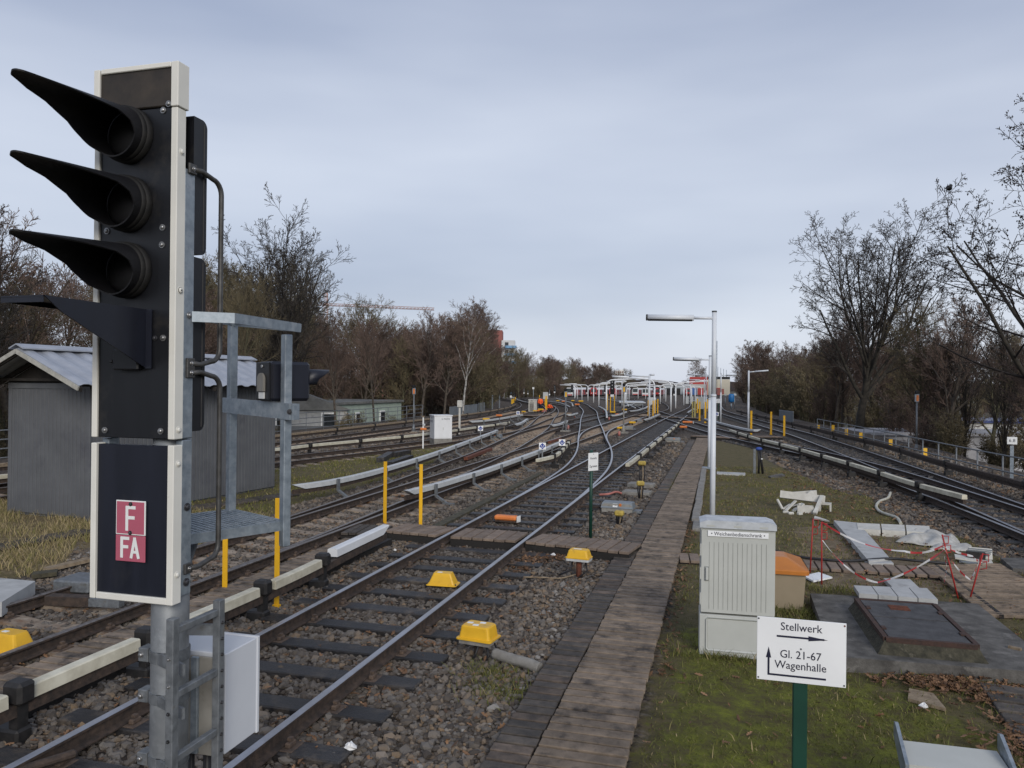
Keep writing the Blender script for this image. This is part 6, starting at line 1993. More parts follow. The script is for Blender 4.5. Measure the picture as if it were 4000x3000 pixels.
# pale covered conductor rails between the yard tracks
yard_rails = []
for pts in ([(-2.8, 100), (-4.9, 160), (-9, 230)], [(-9.6, 100), (-13, 150), (-20, 215)], [(-20.4, 107), (-25.8, 133), (-34.8, 168), (-43.8, 205)], [(-13.2, 112), (-21.4, 178), (-28.4, 238)],
            [(-11.0, 101), (-14.4, 122), (-22, 165), (-35, 225)], [(-28.9, 118), (-38, 145), (-50, 185)], [(-9.6, 66), (-12.7, 86), (-16.6, 106)], [(-1.6, 96), (-2.6, 150), (-3.0, 200)]):
    yard_rails.append(conductor('pale conductor rail between the yard tracks', pts, .34, 'grey', seg=7.5, gap=.5, brackets=False))
for k, o in enumerate(sorted(yard_rails, key=lambda o: sum(v.co.x / v.co.y for v in o.children[0].data.vertices) / len(o.children[0].data.vertices))):
    o['label'] = 'pale conductor rail between the yard tracks, %s from the left' % ORD[k]
    o['group'] = 'pale conductor rails in the yard'

# ================================================================== trains
def train_mesh(front, length, white):
    """one train: front at y=0 facing -y"""
    out = []
    prof = [(-1.22, .35), (1.22, .35), (1.27, .9), (1.27, 2.5), (1.12, 3.0), (.75, 3.25), (-.75, 3.25), (-1.12, 3.0), (-1.27, 2.5), (-1.27, .9)]
    body, L_ = MB(), 0
    n = len(prof)
    car = 13.4
    for c in range(int(length / car)):
        y0, y1 = c * car + (.35 if c == 0 else .1), (c + 1) * car - .1
        vs = [(x_, y0, z_) for x_, z_ in prof] + [(x_, y1, z_) for x_, z_ in prof]
        body.add(vs, [(k, (k + 1) % n, n + (k + 1) % n, n + k) for k in range(n)] + [tuple(reversed(range(n))), tuple(n + k for k in range(n))], [0, 0, 0, 1, 1, 1, 1, 1, 0, 0, 0, 0])
    out.append(('body', body.mesh('body', ['train_grey' if not white else 'train_grey', 'train_white'])))
    fr = MB()
    vs = [(x_ * .97, 0.0, z_) for x_, z_ in prof] + [(x_ * 1.005, .36, z_) for x_, z_ in prof]
    fr.add(vs, [(k, (k + 1) % n, n + (k + 1) % n, n + k) for k in range(n)] + [tuple(reversed(range(n)))])
    out.append(('cab_front', fr.mesh('cab_front', 'train_white' if white else 'train_red')))
    wn_ = MB().prism([(-.92, 1.45), (.92, 1.45), (1.02, 2.2), (.85, 2.85), (-.85, 2.85), (-1.02, 2.2)] if not white else [(-1.0, 1.5), (1.0, 1.5), (1.0, 2.9), (-1.0, 2.9)], -.03, .05, 'y')
    out.append(('windscreen', wn_.mesh('windscreen', 'train_window')))
    ap = MB().box((0, .0, .62), (2.2, .1, .36))
    out.append(('apron', ap.mesh('apron', 'train_red' if white else 'train_dark')))
    for sx_ in (-1, 1):
        out.append(('headlight', MB().box((sx_ * .85, -.02, 1.12), (.42, .06, .20)).mesh('headlight', 'paint_white')))
    win, dor = MB(), MB()
    for c in range(int(length / car)):
        for sx_ in (-1, 1):
            for k in range(4):
                win.box((sx_ * 1.262, c * car + 1.9 + k * 3.2, 1.95), (.03, 1.5, .85))
            for k in range(3):
                dor.box((sx_ * 1.265, c * car + 3.5 + k * 3.2, 1.55), (.035, 1.25, 2.0))
    w_ = win.mesh('window_row', 'train_window'); d_ = dor.mesh('door_row', 'train_red')
    out.append(('window_row', w_)); out.append(('door_row', d_))
    bg_ = MB()
    for c in range(int(length / car)):
        for q in (2.2, car - 2.2):
            bg_.box((0, c * car + q, .30), (1.9, 2.4, .55))
    out.append(('bogie_row', bg_.mesh('bogie_row', 'train_dark')))
    return out
TW, TRD = train_mesh(0, 54, True), train_mesh(0, 54, False)
for lab, kind, loc, rz in (('white-fronted train at the left end of the train yard', 'w', (-53.0, 271, -.78), -2), ('train with rounded red front, second from the left in the yard', 'r', (-48.4, 296, -.78), -2),
                           ('long grey train standing left of the middle of the yard', 'r', (-43, 310, -.78), 0), ('white-fronted train in the middle of the yard', 'w', (-28.6, 297, -.78), 0),
                           ('red-fronted train just right of the middle white one', 'r', (-27.0 + .2, 331, -.78), 2), ('red-fronted train at the right before the hall', 'r', (-16.0, 376, -.78), 1),
                           ('silver train standing far back between the lamps', 'w', (-36, 330, -.78), 0)):
    t = thing('underground_train', lab, 'train', loc, R(rz), 'trains parked in the yard')
    for n_, me in (TW if kind == 'w' else TRD):
        o = link(n_, me, t)
        if n_.endswith('_row'):
            o['kind'] = 'stuff'
def building(name, label, loc, rz=0, cat='building'):
    return thing(name, label, cat, loc, rz)
# depot halls
HB = building('depot_hall', 'white depot hall with grey band and red blue doors behind the trains', (-19, 400, -.8))
MB().box((0, 10, 2.7), (21, 20, 5.4)).build('wall', 'hall_white', HB)
MB().box((-3, -.1, 4.1), (13, .3, 1.6)).build('grey_band', 'hall_grey', HB)
for k in range(5):
    MB().box((-8.6 + k * 2.7, -.15, 1.7), (2.6, .3, 3.2)).build('door', 'train_dark' if k < 3 else 'hall_grey', HB)
MB().box((5.0, -.15, 1.8), (2.4, .3, 3.4)).build('door', 'hall_blue', HB)
MB().box((8.2, -.15, 1.8), (2.8, .3, 3.4)).build('door', 'hall_red', HB)
HR = building('red_hall', 'red and cream hall at the right end of the train yard', (-9.0, 405, -.8))
MB().box((-3.0, 6, 4.6), (9, 12, 9.2)).build('wall', 'hall_red', HR)
MB().box((7, 6, 4.0), (11, 12, 8.0)).build('annex', 'cream_wall', HR)
MB().box((7, 6, 8.8), (11, 11, 1.2)).build('roof_band', 'train_dark', HR)
MB().box((7.2, -.1, 1.9), (2.6, .3, 3.6)).build('door', 'hall_red', HR)
m_ = MB()
for k in range(4):
    m_.tube([(6.5 + k * 1.4, 5, 9), (6.5 + k * 1.4, 5, 14.5 - k * .5)], .14, 6)
o = m_.build('antenna', 'galv', HR); o['kind'] = 'stuff'

# ================================================================== two track workers
def worker(label, loc, rz, pose):
    t = thing('person', label, 'person', loc, rz)
    if pose == 'stand':
        J = {'pel': (0, 0, .92), 'ch': (0, -.03, 1.32), 'nk': (0, -.05, 1.48), 'hd': (0, -.08, 1.62), 'kl': (-.12, -.02, .50), 'fl': (-.13, 0, .06), 'tl': (-.14, -.14, .04), 'kr': (.12, -.03, .50), 'fr': (.13, .02, .06), 'tr': (.14, -.12, .04),
             'sl': (-.20, -.03, 1.40), 'el': (-.27, -.06, 1.12), 'wl': (-.22, -.24, .98), 'sr': (.20, -.03, 1.40), 'er': (.27, -.06, 1.12), 'wr': (.22, -.24, .98)}
    else:
        J = {'pel': (0, .15, .38), 'ch': (0, -.12, .72), 'nk': (0, -.22, .83), 'hd': (0, -.32, .90), 'kl': (-.20, -.28, .42), 'fl': (-.17, .02, .06), 'tl': (-.18, -.13, .04), 'kr': (.20, -.28, .42), 'fr': (.17, .02, .06), 'tr': (.18, -.13, .04),
             'sl': (-.20, -.16, .78), 'el': (-.24, -.38, .56), 'wl': (-.12, -.55, .36), 'sr': (.20, -.16, .78), 'er': (.24, -.38, .56), 'wr': (.12, -.55, .36)}
    rad = {'pel': .17, 'ch': .19, 'nk': .075, 'hd': .115, 'kl': .085, 'kr': .085, 'fl': .06, 'fr': .06, 'tl': .05, 'tr': .05, 'sl': .095, 'sr': .095, 'el': .065, 'er': .065, 'wl': .05, 'wr': .05}
    ks = list(J)
    E_ = [('pel', 'ch'), ('ch', 'nk'), ('nk', 'hd'), ('pel', 'kl'), ('kl', 'fl'), ('fl', 'tl'), ('pel', 'kr'), ('kr', 'fr'), ('fr', 'tr'), ('ch', 'sl'), ('sl', 'el'), ('el', 'wl'), ('ch', 'sr'), ('sr', 'er'), ('er', 'wr')]
    me = bpy.data.meshes.new('body')
    me.from_pydata([J[k] for k in ks], [(ks.index(a), ks.index(b_)) for a, b_ in E_], [])
    o = link('body', me, t)
    md = o.modifiers.new('skin', 'SKIN')
    for i, k in enumerate(ks):
        me.skin_vertices[0].data[i].radius = (rad[k], rad[k])
    me.skin_vertices[0].data[0].use_root = True
    o.modifiers.new('sub', 'SUBSURF').levels = 1
    dg = bpy.context.evaluated_depsgraph_get()
    me2 = bpy.data.meshes.new_from_object(o.evaluated_get(dg))
    o.modifiers.clear()
    o.data = me2
    for k in ('orange_vest', 'navy_cloth', 'skin_tone'):
        me2.materials.append(MATS[k])
    hz, pz = J['hd'][2] - .10, J['pel'][2] + (.02 if pose == 'stand' else .06)
    for p in me2.polygons:
        c = p.center
        near_head = (V(c) - V(J['hd'])).length < .15
        p.material_index = 2 if near_head else (0 if (c.z > pz and (c.y < .12 or pose == 'stand')) else 1)
        p.use_smooth = True
    h = V(J['hd'])
    MB().sphere((h.x, h.y + .01, h.z + .05), .125, 10, 6, 0, (1, 1.1, .75)).build('hair', 'bark', t)
    return t
worker('worker in orange jacket standing behind the pale relay cabinet', (-20.75, 88.3, -.08), R(20), 'stand')
worker('worker in orange jacket crouching between the yellow posts', (-19.9, 88.9, -.08), R(70), 'crouch')
tag(MB().box((0, 0, .15), (.55, .3, .3), ch=.03).build('tool_box', 'salmon', None, (-20.0, 87.0, -.08)), 'red and white tool box in front of the crouching worker', 'tool box')

# ================================================================== the grey shed
SH = thing('shed', 'dark grey panelled shed with corrugated metal roof behind the signal', 'shed', (-14.06, 13.4, 0), R(-7))
w2, ln_, hw = 1.22, 5.9, 2.86
MB().box((0, ln_ / 2, hw / 2 - .1), (2 * w2 - .04, ln_ - .04, hw + .16)).build('core', 'shed_wall', SH)
pf_ = MB().box((0, 0, 0), (.112, .03, hw - .10), ch=.006).mesh('wall_panel', 'shed_wall')
k = 0
x_ = -w2 + .06
while x_ < w2:
    link('wall_panel', pf_, SH, (x_, -.012, hw / 2))
    x_ += .122
ps = MB().box((0, 0, 0), (.03, .112, hw - .10), ch=.006).mesh('wall_panel', 'shed_wall')
y = .06
while y < ln_:
    link('wall_panel', ps, SH, (w2 + .008, y, hw / 2))
    y += .122
for x_ in (-w2, w2):
    MB().box((x_, -.016, hw / 2), (.10, .05, hw), ch=.005).build('corner_post', 'shed_wall', SH)
MB().box((0, -.02, hw - .02), (2 * w2 + .1, .06, .12)).build('top_rail', 'shed_wall', SH)
MB().box((w2 + .02, ln_ / 2, hw - .02), (.06, ln_, .12)).build('top_rail', 'shed_wall', SH)
rh, ov, fr_ = 3.62, .62, .75
for sd_ in (-1, 1):
    m_ = MB()
    ny = 64
    vs = []
    y0, y1 = -fr_, ln_ + .35
    for j in range(ny + 1):
        u = j / ny
        yy = y0 + (y1 - y0) * u
        dz = [0, .035, .035, 0][j % 4]
        for f in (0, 1):
            vs.append((sd_ * (w2 + ov) * f, yy, rh - (rh - 2.86) * f + dz))
    m_.add(vs, [(j * 2, j * 2 + 1, j * 2 + 3, j * 2 + 2) if sd_ > 0 else (j * 2, j * 2 + 2, j * 2 + 3, j * 2 + 1) for j in range(ny)])
    o = m_.build('roof_sheet', 'shed_roof', SH)
    md = o.modifiers.new('thick', 'SOLIDIFY'); md.thickness = .012; md.offset = -1
MB().prism([(-.22, rh - .02), (0, rh + .075), (.22, rh - .02), (.22, rh + .01), (0, rh + .10), (-.22, rh + .01)], -fr_ - .02, ln_ + .37, 'y').build('ridge_cap', 'shed_roof', SH)
m_ = MB()
for yy in (-fr_ + .05, -.05, ln_ * .5, ln_):
    for sd_ in (-1, 1):
        m_.bar((0, yy, rh - .08), (sd_ * (w2 + ov), yy, 2.78), .05, .10)
m_.build('rafter', 'shed_dark', SH)
m_ = MB()
for sd_ in (-1, 1):
    m_.bar((0, -fr_ - .015, rh - .06), (sd_ * (w2 + ov), -fr_ - .015, 2.80), .03, .09)
m_.build('verge_board', 'shed_trim', SH)
MB().box((-.3, -.1, 2.97), (2 * w2 + .7, .10, .06)).box((w2 + .42, ln_ / 2 - .2, 2.87), (.06, ln_ + .9, .07)).build('purlin', 'shed_dark', SH)
MB().prism([(-w2 - .3, 2.86), (w2 + .3, 2.86), (0, rh - .1)], .02, .06, 'y').build('gable', 'shed_dark', SH)

# ================================================================== fences
def railing(name, label, pts, h, n, m='galv', rails=(1.0, .52), r_=.025, z0=None):
    t = thing(name, label, 'fence', (0, 0, 0))
    P = spline(pts, 1.0)
    L_ = sum((P[i + 1] - P[i]).length for i in range(len(P) - 1))
    for k in range(n + 1):
        p, d = at_len(P, L_ * k / n)
        MB().tube([p + V(0, 0, -.3), p + V(0, 0, h)], r_, 6).build('post', m, t)
    for f in rails:
        MB().tube([q + V(0, 0, h * f) for q in P], r_, 6).build('rail', m, t)
    return t
railing('tube_fence', 'grey tube railing along the right edge of the line', [(9.6, 14), (8.9, 20), (8.35, 25), (7.95, 29), (7.55, 34.5), (7.05, 41), (6.5, 47), (5.9, 53)], 1.0, 22, 'galv_dark')
railing('tube_fence', 'grey four-rail tube fence in front of the pale green house', [(-23.6, 20), (-23.5, 32), (-23.4, 43), (-23.7, 52), (-24.2, 60)], 1.25, 20, 'galv_dark', (1.0, .75, .5, .25))
FP = thing('panel_fence', 'grey solid sheet screen beside the left main line', 'screen', (0, 0, 0))
a, b_ = V(-24.1, 66.3, 0), V(-25.3, 78.3, 0)
for k in range(6):
    p, q = a.lerp(b_, k / 6 + .004), a.lerp(b_, (k + 1) / 6 - .004)
    MB().bar(p + V(0, 0, .46), q + V(0, 0, .46), .04, .86).build('panel', 'grey_sheet', FP)
MB().bar(a + V(0, 0, .91), b_ + V(0, 0, .91), .07, .05).build('top_bar', 'galv', FP)
for k, x_ in enumerate((625, 660, 693, 725, 755)):
    p = a.lerp(b_, 1.06 + .06 * k)
    tag(MB().box((0, 0, .5), (.07, .07, 1.1)).build('fence_post', 'galv', None, (p.x, p.y, 0)), 'bare grey fence post next to the sheet screen', 'fence post', 'bare grey fence posts by the left screen')
for lab, bx, h in (('tall grey post right of the sheet screen', (-28.128, 93.188, -0.083), 1.8), ('second tall grey post right of the sheet screen', (-29.301, 100.406, -0.111), 1.8)):
    tag(MB().box((0, 0, h / 2), (.14, .1, h)).build('fence_post', 'galv', None, bx), lab, 'fence post')
t = thing('panel_fence', 'dark sheet screen before the right tree belt', 'screen', (0, 0, 0))
a, b_ = V(5.1, 75.5, 0), V(5.9, 70.5, 0)
MB().bar(a + V(0, 0, .45), b_ + V(0, 0, .45), .05, .9).build('panel', 'grey_sheet', t)
MB().bar(a + V(0, 0, .93), b_ + V(0, 0, .93), .08, .06).build('top_bar', 'galv', t)

# ================================================================== houses and towers
def windows(t, rects, y, m='glass_dark', fm='paint_white', axis='y'):
    for (x0_, x1_, z0_, z1_) in rects:
        f = MB().box(((x0_ + x1_) / 2, y, (z0_ + z1_) / 2), (x1_ - x0_, .12, z1_ - z0_)).build('window', fm, t)
        MB().box(((x0_ + x1_) / 2, y - .07, (z0_ + z1_) / 2), ((x1_ - x0_) * .8, .04, (z1_ - z0_) * .82)).build('pane', m, f)
hp, hq = V((-29.085, 54.239, 1.317)), V((-29.446, 67.622, 1.028))
GH = thing('house', 'pale green flat-roofed house behind the left fence', 'house', (hp.x, hp.y, -2.9), math.atan2(hq.y - hp.y, hq.x - hp.x))
LW = (V(hq.x, hq.y, 0) - V(hp.x, hp.y, 0)).length
hz_ = hp.z + 2.9
MB().box((LW / 2, 3.5, hz_ / 2), (LW, 7, hz_)).build('wall', 'house_green', GH)
MB().box((LW / 2, 3.5, hz_ + .08), (LW + .4, 7.4, .18)).build('roof', 'house_roof', GH)
windows(GH, [(LW * .10, LW * .16, hz_ - 1.9, hz_ - .7), (LW * .25, LW * .31, hz_ - 1.9, hz_ - .7), (LW * .62, LW * .70, hz_ - 1.9, hz_ - .7), (LW * .10, LW * .28, hz_ - 3.6, hz_ - 2.5)], -.02)
MB().box((-2.2, 2.5, hz_ / 2 - .9), (4.4, 5, hz_ - 1.8)).build('annex', 'house_green', GH)
MB().box((-2.2, 2.5, hz_ - 1.75), (4.7, 5.3, .16)).build('annex_roof', 'house_roof', GH)
MB().box((LW * .19, -.5, hz_ - 2.55), (LW * .24, 1.2, .1)).build('canopy', 'house_roof', GH)
WHs = thing('house', 'low pale house with dark pitched roof seen through the left trees', 'house', (-32.282, 55.437, 0.529), R(30))
WHs.location.z = -2.9
MB().box((0, 0, 1.9), (6, 5, 3.8)).build('wall', 'concrete_pale', WHs)
MB().prism([(-3.3, 3.8), (3.3, 3.8), (0, 5.0)], -2.8, 2.8, 'y').build('roof', 'house_roof', WHs)
windows(WHs, [(-2.4, -1.2, 2.2, 3.6), (1.0, 2.2, 2.2, 3.6)], -2.5)

TB = thing('apartment_tower', 'red and white apartment tower with blue balconies above the left trees', 'building', (-85.5, 288, -3), R(14))
MB().box((-1.0, 6, 13.8), (6.4, 12, 27.6)).build('red_core', 'tower_red', TB)
MB().box((-4.0, 4, 12.6), (4, 9, 25.2)).build('red_wing', 'tower_red', TB)
wb = MB().box((4.6, 3, 11.8), (5.2, 8, 23.6)).build('white_wing', 'tower_white', TB)
for k in range(7):
    bz = 3 + k * 3.0
    MB().box((5.6, -1.6, bz), (4.6, 1.4, 1.0)).build('balcony', 'tower_blue', TB)
    f = MB().box((4.0, -1.02, bz + 1.2), (1.4, .1, 1.2)).build('window', 'glass_dark', TB)
TB2 = thing('apartment_tower', 'brick apartment block half hidden behind the left trees', 'building', (-91.511, 192.640, 6.734), R(10))
TB2.location.z = -3
MB().box((0, 4, 9.0), (8.6, 8, 18.0)).build('wall', 'far_brick', TB2)
MB().box((0, 4, 18.2), (9, 8.4, .5)).build('roof', 'tower_white', TB2)
windows(TB2, [(-3, -1.6, 14.8, 16.4), (.6, 2.0, 14.8, 16.4), (-3, -1.6, 11.4, 13), (.6, 2.0, 11.4, 13)], -.05)
for lab, px0, px1, top_, d_ in (('white flat-roofed apartment block on the far left hillside', (2335, 1435), (2380, 1470), 0, 420), ('second white apartment block further along the hillside', (2405, 1450), (2440, 1475), 0, 470)):
    pass
for lab, a, b_ in (('white flat-roofed apartment block on the far hillside', (-100.646, 636.012, 19.971), (-91.800, 638.440, 20.067)), ('second white apartment block lower on the far hillside', (-94.968, 699.795, 17.764), (-86.869, 702.018, 17.852))):
    a, b_ = V(a), V(b_)
    t = thing('apartment_block', lab, 'building', (a.x, a.y, -3), YAW)
    wd = (b_ - a).length
    MB().box((wd / 2, 4, (a.z + 3) / 2), (wd, 8, a.z + 3)).build('wall', 'far_white', t)
    MB().box((wd * .7, 4, a.z + 3.3), (wd * .5, 7, 1.2)).build('penthouse', 'far_white', t)
    for k in range(4):
        for r in range(2):
            MB().box((wd * (.14 + .24 * k), -.05, a.z + 3 - 1.4 - r * 2.6), (wd * .13, .1, 1.2)).build('window', 'far_brick', t)
# tower crane
ca, cb_ = V((-141.323, 230.766, 30.056)), V((-94.456, 243.634, 28.528))
CR = thing('tower_crane', 'orange tower crane with long jib above the left trees', 'crane', (0, 0, 0))
ma = V((-129.679, 233.963, 29.399))
def lattice(mb, a, b_, w_, n, r_=.09):
    d = (b_ - a).normalized()
    u = d.orthogonal().normalized()
    v = d.cross(u)
    cs = [(u * math.cos(q) + v * math.sin(q)) * w_ for q in (.5, .5 + 2.09, .5 + 4.19)]
    for c in cs:
        mb.tube([a + c, b_ + c], r_, 5)
    for k in range(n):
        for i in range(3):
            p, q = a.lerp(b_, k / n) + cs[i], a.lerp(b_, (k + 1) / n) + cs[(i + 1) % 3]
            mb.tube([p, q], r_ * .6, 4)
m_ = MB(); lattice(m_, V(ma.x, ma.y, -3), V(ma.x, ma.y, ma.z + .5), .8, 18, .09); m_.build('mast', 'crane_orange', CR)
m_ = MB(); lattice(m_, ca, cb_, .5, 40, .07); m_.build('jib', 'crane_orange', CR)
ap = V(ma.x, ma.y, ma.z + 4.5)
m_ = MB(); lattice(m_, V(ma.x, ma.y, ma.z), ap, .5, 4); m_.build('apex', 'crane_orange', CR)
MB().tube([ap, ca.lerp(cb_, .62)], .05, 4).tube([ap, ca], .05, 4).build('tie_rod', 'galv_dark', CR)
MB().box(tuple(ca + V(.6, 0, -1.2)), (2.2, 1.2, 2.4)).build('counterweight', 'concrete', CR)

# lower ground on the right: court, hall roofs seen through the trees
def low_box(name, label, c, d_, rz, m, rm=None, cat='building'):
    t = thing(name, label, cat, c, rz)
    MB().box((0, 0, d_[2] / 2), d_).build('wall', m, t)
    MB().box((0, 0, d_[2] + .1), (d_[0] + .5, d_[1] + .5, .2)).build('roof', rm or 'house_roof', t)
    return t
lb = V((14.819, 64.221, -0.517)); 
low_box('low_hall', 'long white low building seen through the right trees', (lb.x, lb.y, -2.9), (13, 6, lb.z + 2.9 + .2), R(15), 'court_white', 'court_white')
lb = V((27.149, 85.232, 1.007))
low_box('solar_hall', 'low hall with blue solar roof at the right edge', (lb.x + 4, lb.y, -2.9), (22, 8, lb.z + 2.9 - 1.0), R(15), 'tower_white', 'solar_blue')
GF = V((21.810, 88.954, -0.382))
structure(MB().box((GF.x, GF.y, -2.75), (40, 26, .1), R(15)).build('sports_field', 'field_green'), 'green pitch below the right embankment')
t = thing('goal_frame', 'white goal frame on the pitch beyond the right fence', 'goal', (GF.x - 1.5, GF.y - 8, -2.7), R(15))
MB().tube([(-2.5, 0, 0), (-2.5, 0, 2.2), (2.5, 0, 2.2), (2.5, 0, 0)], .07, 6).build('frame', 'paint_white', t)
MB().tube([(-2.5, 0, .05), (2.5, 0, .05)], .07, 6).build('ground_bar', 'paint_white', t)
# far wooded hills
def ridge(name, label, pts, depth, m='hill_wood'):
    vs, fs = [], []
    n = len(pts)
    rr = random.Random(label)
    for i, (x_, y_, h) in enumerate(pts):
        vs += [(x_, y_, -4), (x_, y_, h * rr.uniform(.92, 1.08)), (x_ * 1.2, y_ + depth, h * 1.05), (x_ * 1.2, y_ + depth * 1.3, -4)]
    for i in range(n - 1):
        for k in range(3):
            fs.append((i * 4 + k, i * 4 + k + 1, i * 4 + 5 + k, i * 4 + 4 + k))
    m_ = MB()
    m_.add(vs, fs, 0, True)
    return structure(m_.build(name, m), label)
pts = []
for k in range(61):
    u = k / 60
    x_ = -900 + 1500 * u
    pts.append((x_, 1400, 14 + 4 * math.sin(u * 17) + 3 * math.sin(u * 41 + 1) + 2 * math.sin(u * 97)))
ridge('hill', 'low wooded hills on the horizon', pts, 300)

# ================================================================== bare winter trees
def rot_about(v, k, a):
    c, s_ = math.cos(a), math.sin(a)
    kx, ky, kz = k
    d = (v[0] * kx + v[1] * ky + v[2] * kz) * (1 - c)
    return (v[0] * c + (ky * v[2] - kz * v[1]) * s_ + kx * d, v[1] * c + (kz * v[0] - kx * v[2]) * s_ + ky * d, v[2] * c + (kx * v[1] - ky * v[0]) * s_ + kz * d)
def nrm3(v):
    l_ = math.sqrt(v[0] ** 2 + v[1] ** 2 + v[2] ** 2) or 1
    return (v[0] / l_, v[1] / l_, v[2] / l_)

def grow(seed, H, r0, counts, angs, ratios, gnarl=.12, up=(0, .03, .05, .04, .0), start=(.3, .2, .15, .1, .1), trunk_frac=.9, lean=0.0, stems=1, min_r=.010, spread=None, rpow=.62, amin=.7):
    rr = random.Random(seed)
    G = [[] for _ in range(6)]
    NP = (8, 7, 5, 4, 3, 3)
    def br(p, d, L_, r_, lvl):
        n = NP[lvl]
        pts, rad = [p], [r_]
        st = L_ / (n - 1)
        end = r_ * (.30 if lvl < 2 else .45)
        for i in range(1, n):
            gq = gnarl * (.5 if lvl == 0 else 1)
            d = nrm3((d[0] + rr.gauss(0, gq), d[1] + rr.gauss(0, gq), d[2] + rr.gauss(0, gq * .8) + up[min(lvl, 4)]))
            p = (p[0] + d[0] * st, p[1] + d[1] * st, p[2] + d[2] * st)
            pts.append(p)
            rad.append(max(min_r, r_ + (end - r_) * i / (n - 1)))
        G[lvl].append((pts, rad))
        if lvl >= len(counts):
            return
        c = counts[lvl]
        az = rr.uniform(0, 6.28)
        for k in range(c):
            t_ = start[lvl] + (1 - start[lvl]) * ((k + rr.random()) / c)
            f = t_ * (n - 1)
            i = min(n - 2, int(f))
            u = f - i
            q = tuple(pts[i][e] + (pts[i + 1][e] - pts[i][e]) * u for e in range(3))
            pd_ = nrm3(tuple(pts[i + 1][e] - pts[i][e] for e in range(3)))
            o = nrm3((-pd_[1], pd_[0], 0.001)) if abs(pd_[2]) < .95 else (1, 0, 0)
            az += 2.4 + rr.uniform(-.5, .5)
            ax_ = rot_about(o, pd_, az)
            a = R(angs[lvl]) * rr.uniform(amin if lvl == 0 else .7, 1.25) * (1 - .35 * t_ if lvl == 0 else 1)
            nd = rot_about(pd_, ax_, a)
            if lvl == 0 and spread:
                ll = L_ * ratios[0] * spread(t_) * rr.uniform(.8, 1.15)
            else:
                ll = L_ * ratios[lvl] * (1 - .45 * t_) * rr.uniform(.7, 1.25)
            br(q, nd, ll, max(min_r, (rad[i] + (rad[i + 1] - rad[i]) * u) * rpow * (1 - .25 * t_)), lvl + 1)
    for s_ in range(stems):
        a = rr.uniform(0, 6.28)
        tl = lean if stems == 1 else rr.uniform(.1, .45)
        br((.25 * math.cos(a) * (stems > 1), .25 * math.sin(a) * (stems > 1), 0), nrm3((tl * math.cos(a), tl * math.sin(a), 1)), H * trunk_frac * (1 if stems == 1 else rr.uniform(.6, 1)), r0, 0)
    return G

def tubes(groups, sides):
    """groups: list of (pts, radii) -> verts, tris"""
    VS, TS, off = [], [], 0
    by = {}
    for pts, rad in groups:
        by.setdefault(len(pts), []).append((pts, rad))
    for n, lst in by.items():
        P = np.array([x[0] for x in lst]); Rr = np.array([x[1] for x in lst])
        t = P[:, -1] - P[:, 0]
        t /= np.linalg.norm(t, axis=1, keepdims=True) + 1e-9
        ref = np.where(np.abs(t[:, 2:3]) < .9, np.array([[0, 0, 1.]]), np.array([[1., 0, 0]]))
        u = np.cross(t, ref); u /= np.linalg.norm(u, axis=1, keepdims=True)
        w_ = np.cross(t, u)
        a = np.arange(sides) * 2 * math.pi / sides
        ring = np.cos(a)[None, :, None] * u[:, None, :] + np.sin(a)[None, :, None] * w_[:, None, :]
        vv = P[:, :, None, :] + ring[:, None, :, :] * Rr[:, :, None, None]
        m = len(lst)
        VS.append(vv.reshape(-1, 3))
        base = off + np.arange(m)[:, None, None] * n * sides + np.arange(n - 1)[None, :, None] * sides
        k = np.arange(sides)[None, None, :]
        k2 = (k + 1) % sides
        a0, a1, b0, b1 = base + k, base + k2, base + sides + k, base + sides + k2
        TS.append(np.stack([a0, a1, b1], -1).reshape(-1, 3))
        TS.append(np.stack([a0, b1, b0], -1).reshape(-1, 3))
        off += m * n * sides
    return np.concatenate(VS), np.concatenate(TS)

def tree_parts(G, bark, twig, extra=None):
    v, t = tubes(G[0] + G[1], 6)
    tr = fast_mesh('trunk', v, t, bark, smooth=True)
    low = G[2]
    v, t = tubes(low, 4)
    v2, t2 = tubes([x for g_ in G[3:] for x in g_], 3)
    V_, T_ = np.concatenate([v, v2]), np.concatenate([t, t2 + len(v)])
    if extra is not None:
        V_, T_ = np.concatenate([V_, extra[0]]), np.concatenate([T_, extra[1] + len(V_)])
    return tr, fast_mesh('crown', V_, T_, twig)

def blobs(G, lvl, every, size, seed, tris=8):
    """small cones / dead leaves hanging on the last twigs"""
    rg = np.random.default_rng(seed)
    ends = np.array([p for i, (pts, rad) in enumerate(G[lvl]) if i % every == 0 for p in pts[1:]])
    m = len(ends)
    o = np.array([(1, 0, 0), (-1, 0, 0), (0, 1, 0), (0, -1, 0), (0, 0, 1.6), (0, 0, -1.6)])
    f = np.array([(0, 2, 4), (2, 1, 4), (1, 3, 4), (3, 0, 4), (2, 0, 5), (1, 2, 5), (3, 1, 5), (0, 3, 5)])
    s_ = size * rg.uniform(.5, 1.3, (m, 1, 1)) * rg.uniform(.5, 1.2, (m, 1, 3))
    vv = ends[:, None, :] + rg.normal(0, .06, (m, 1, 3)) + o[None] * s_
    return vv.reshape(-1, 3), (np.arange(m)[:, None, None] * 6 + f[None]).reshape(-1, 3)

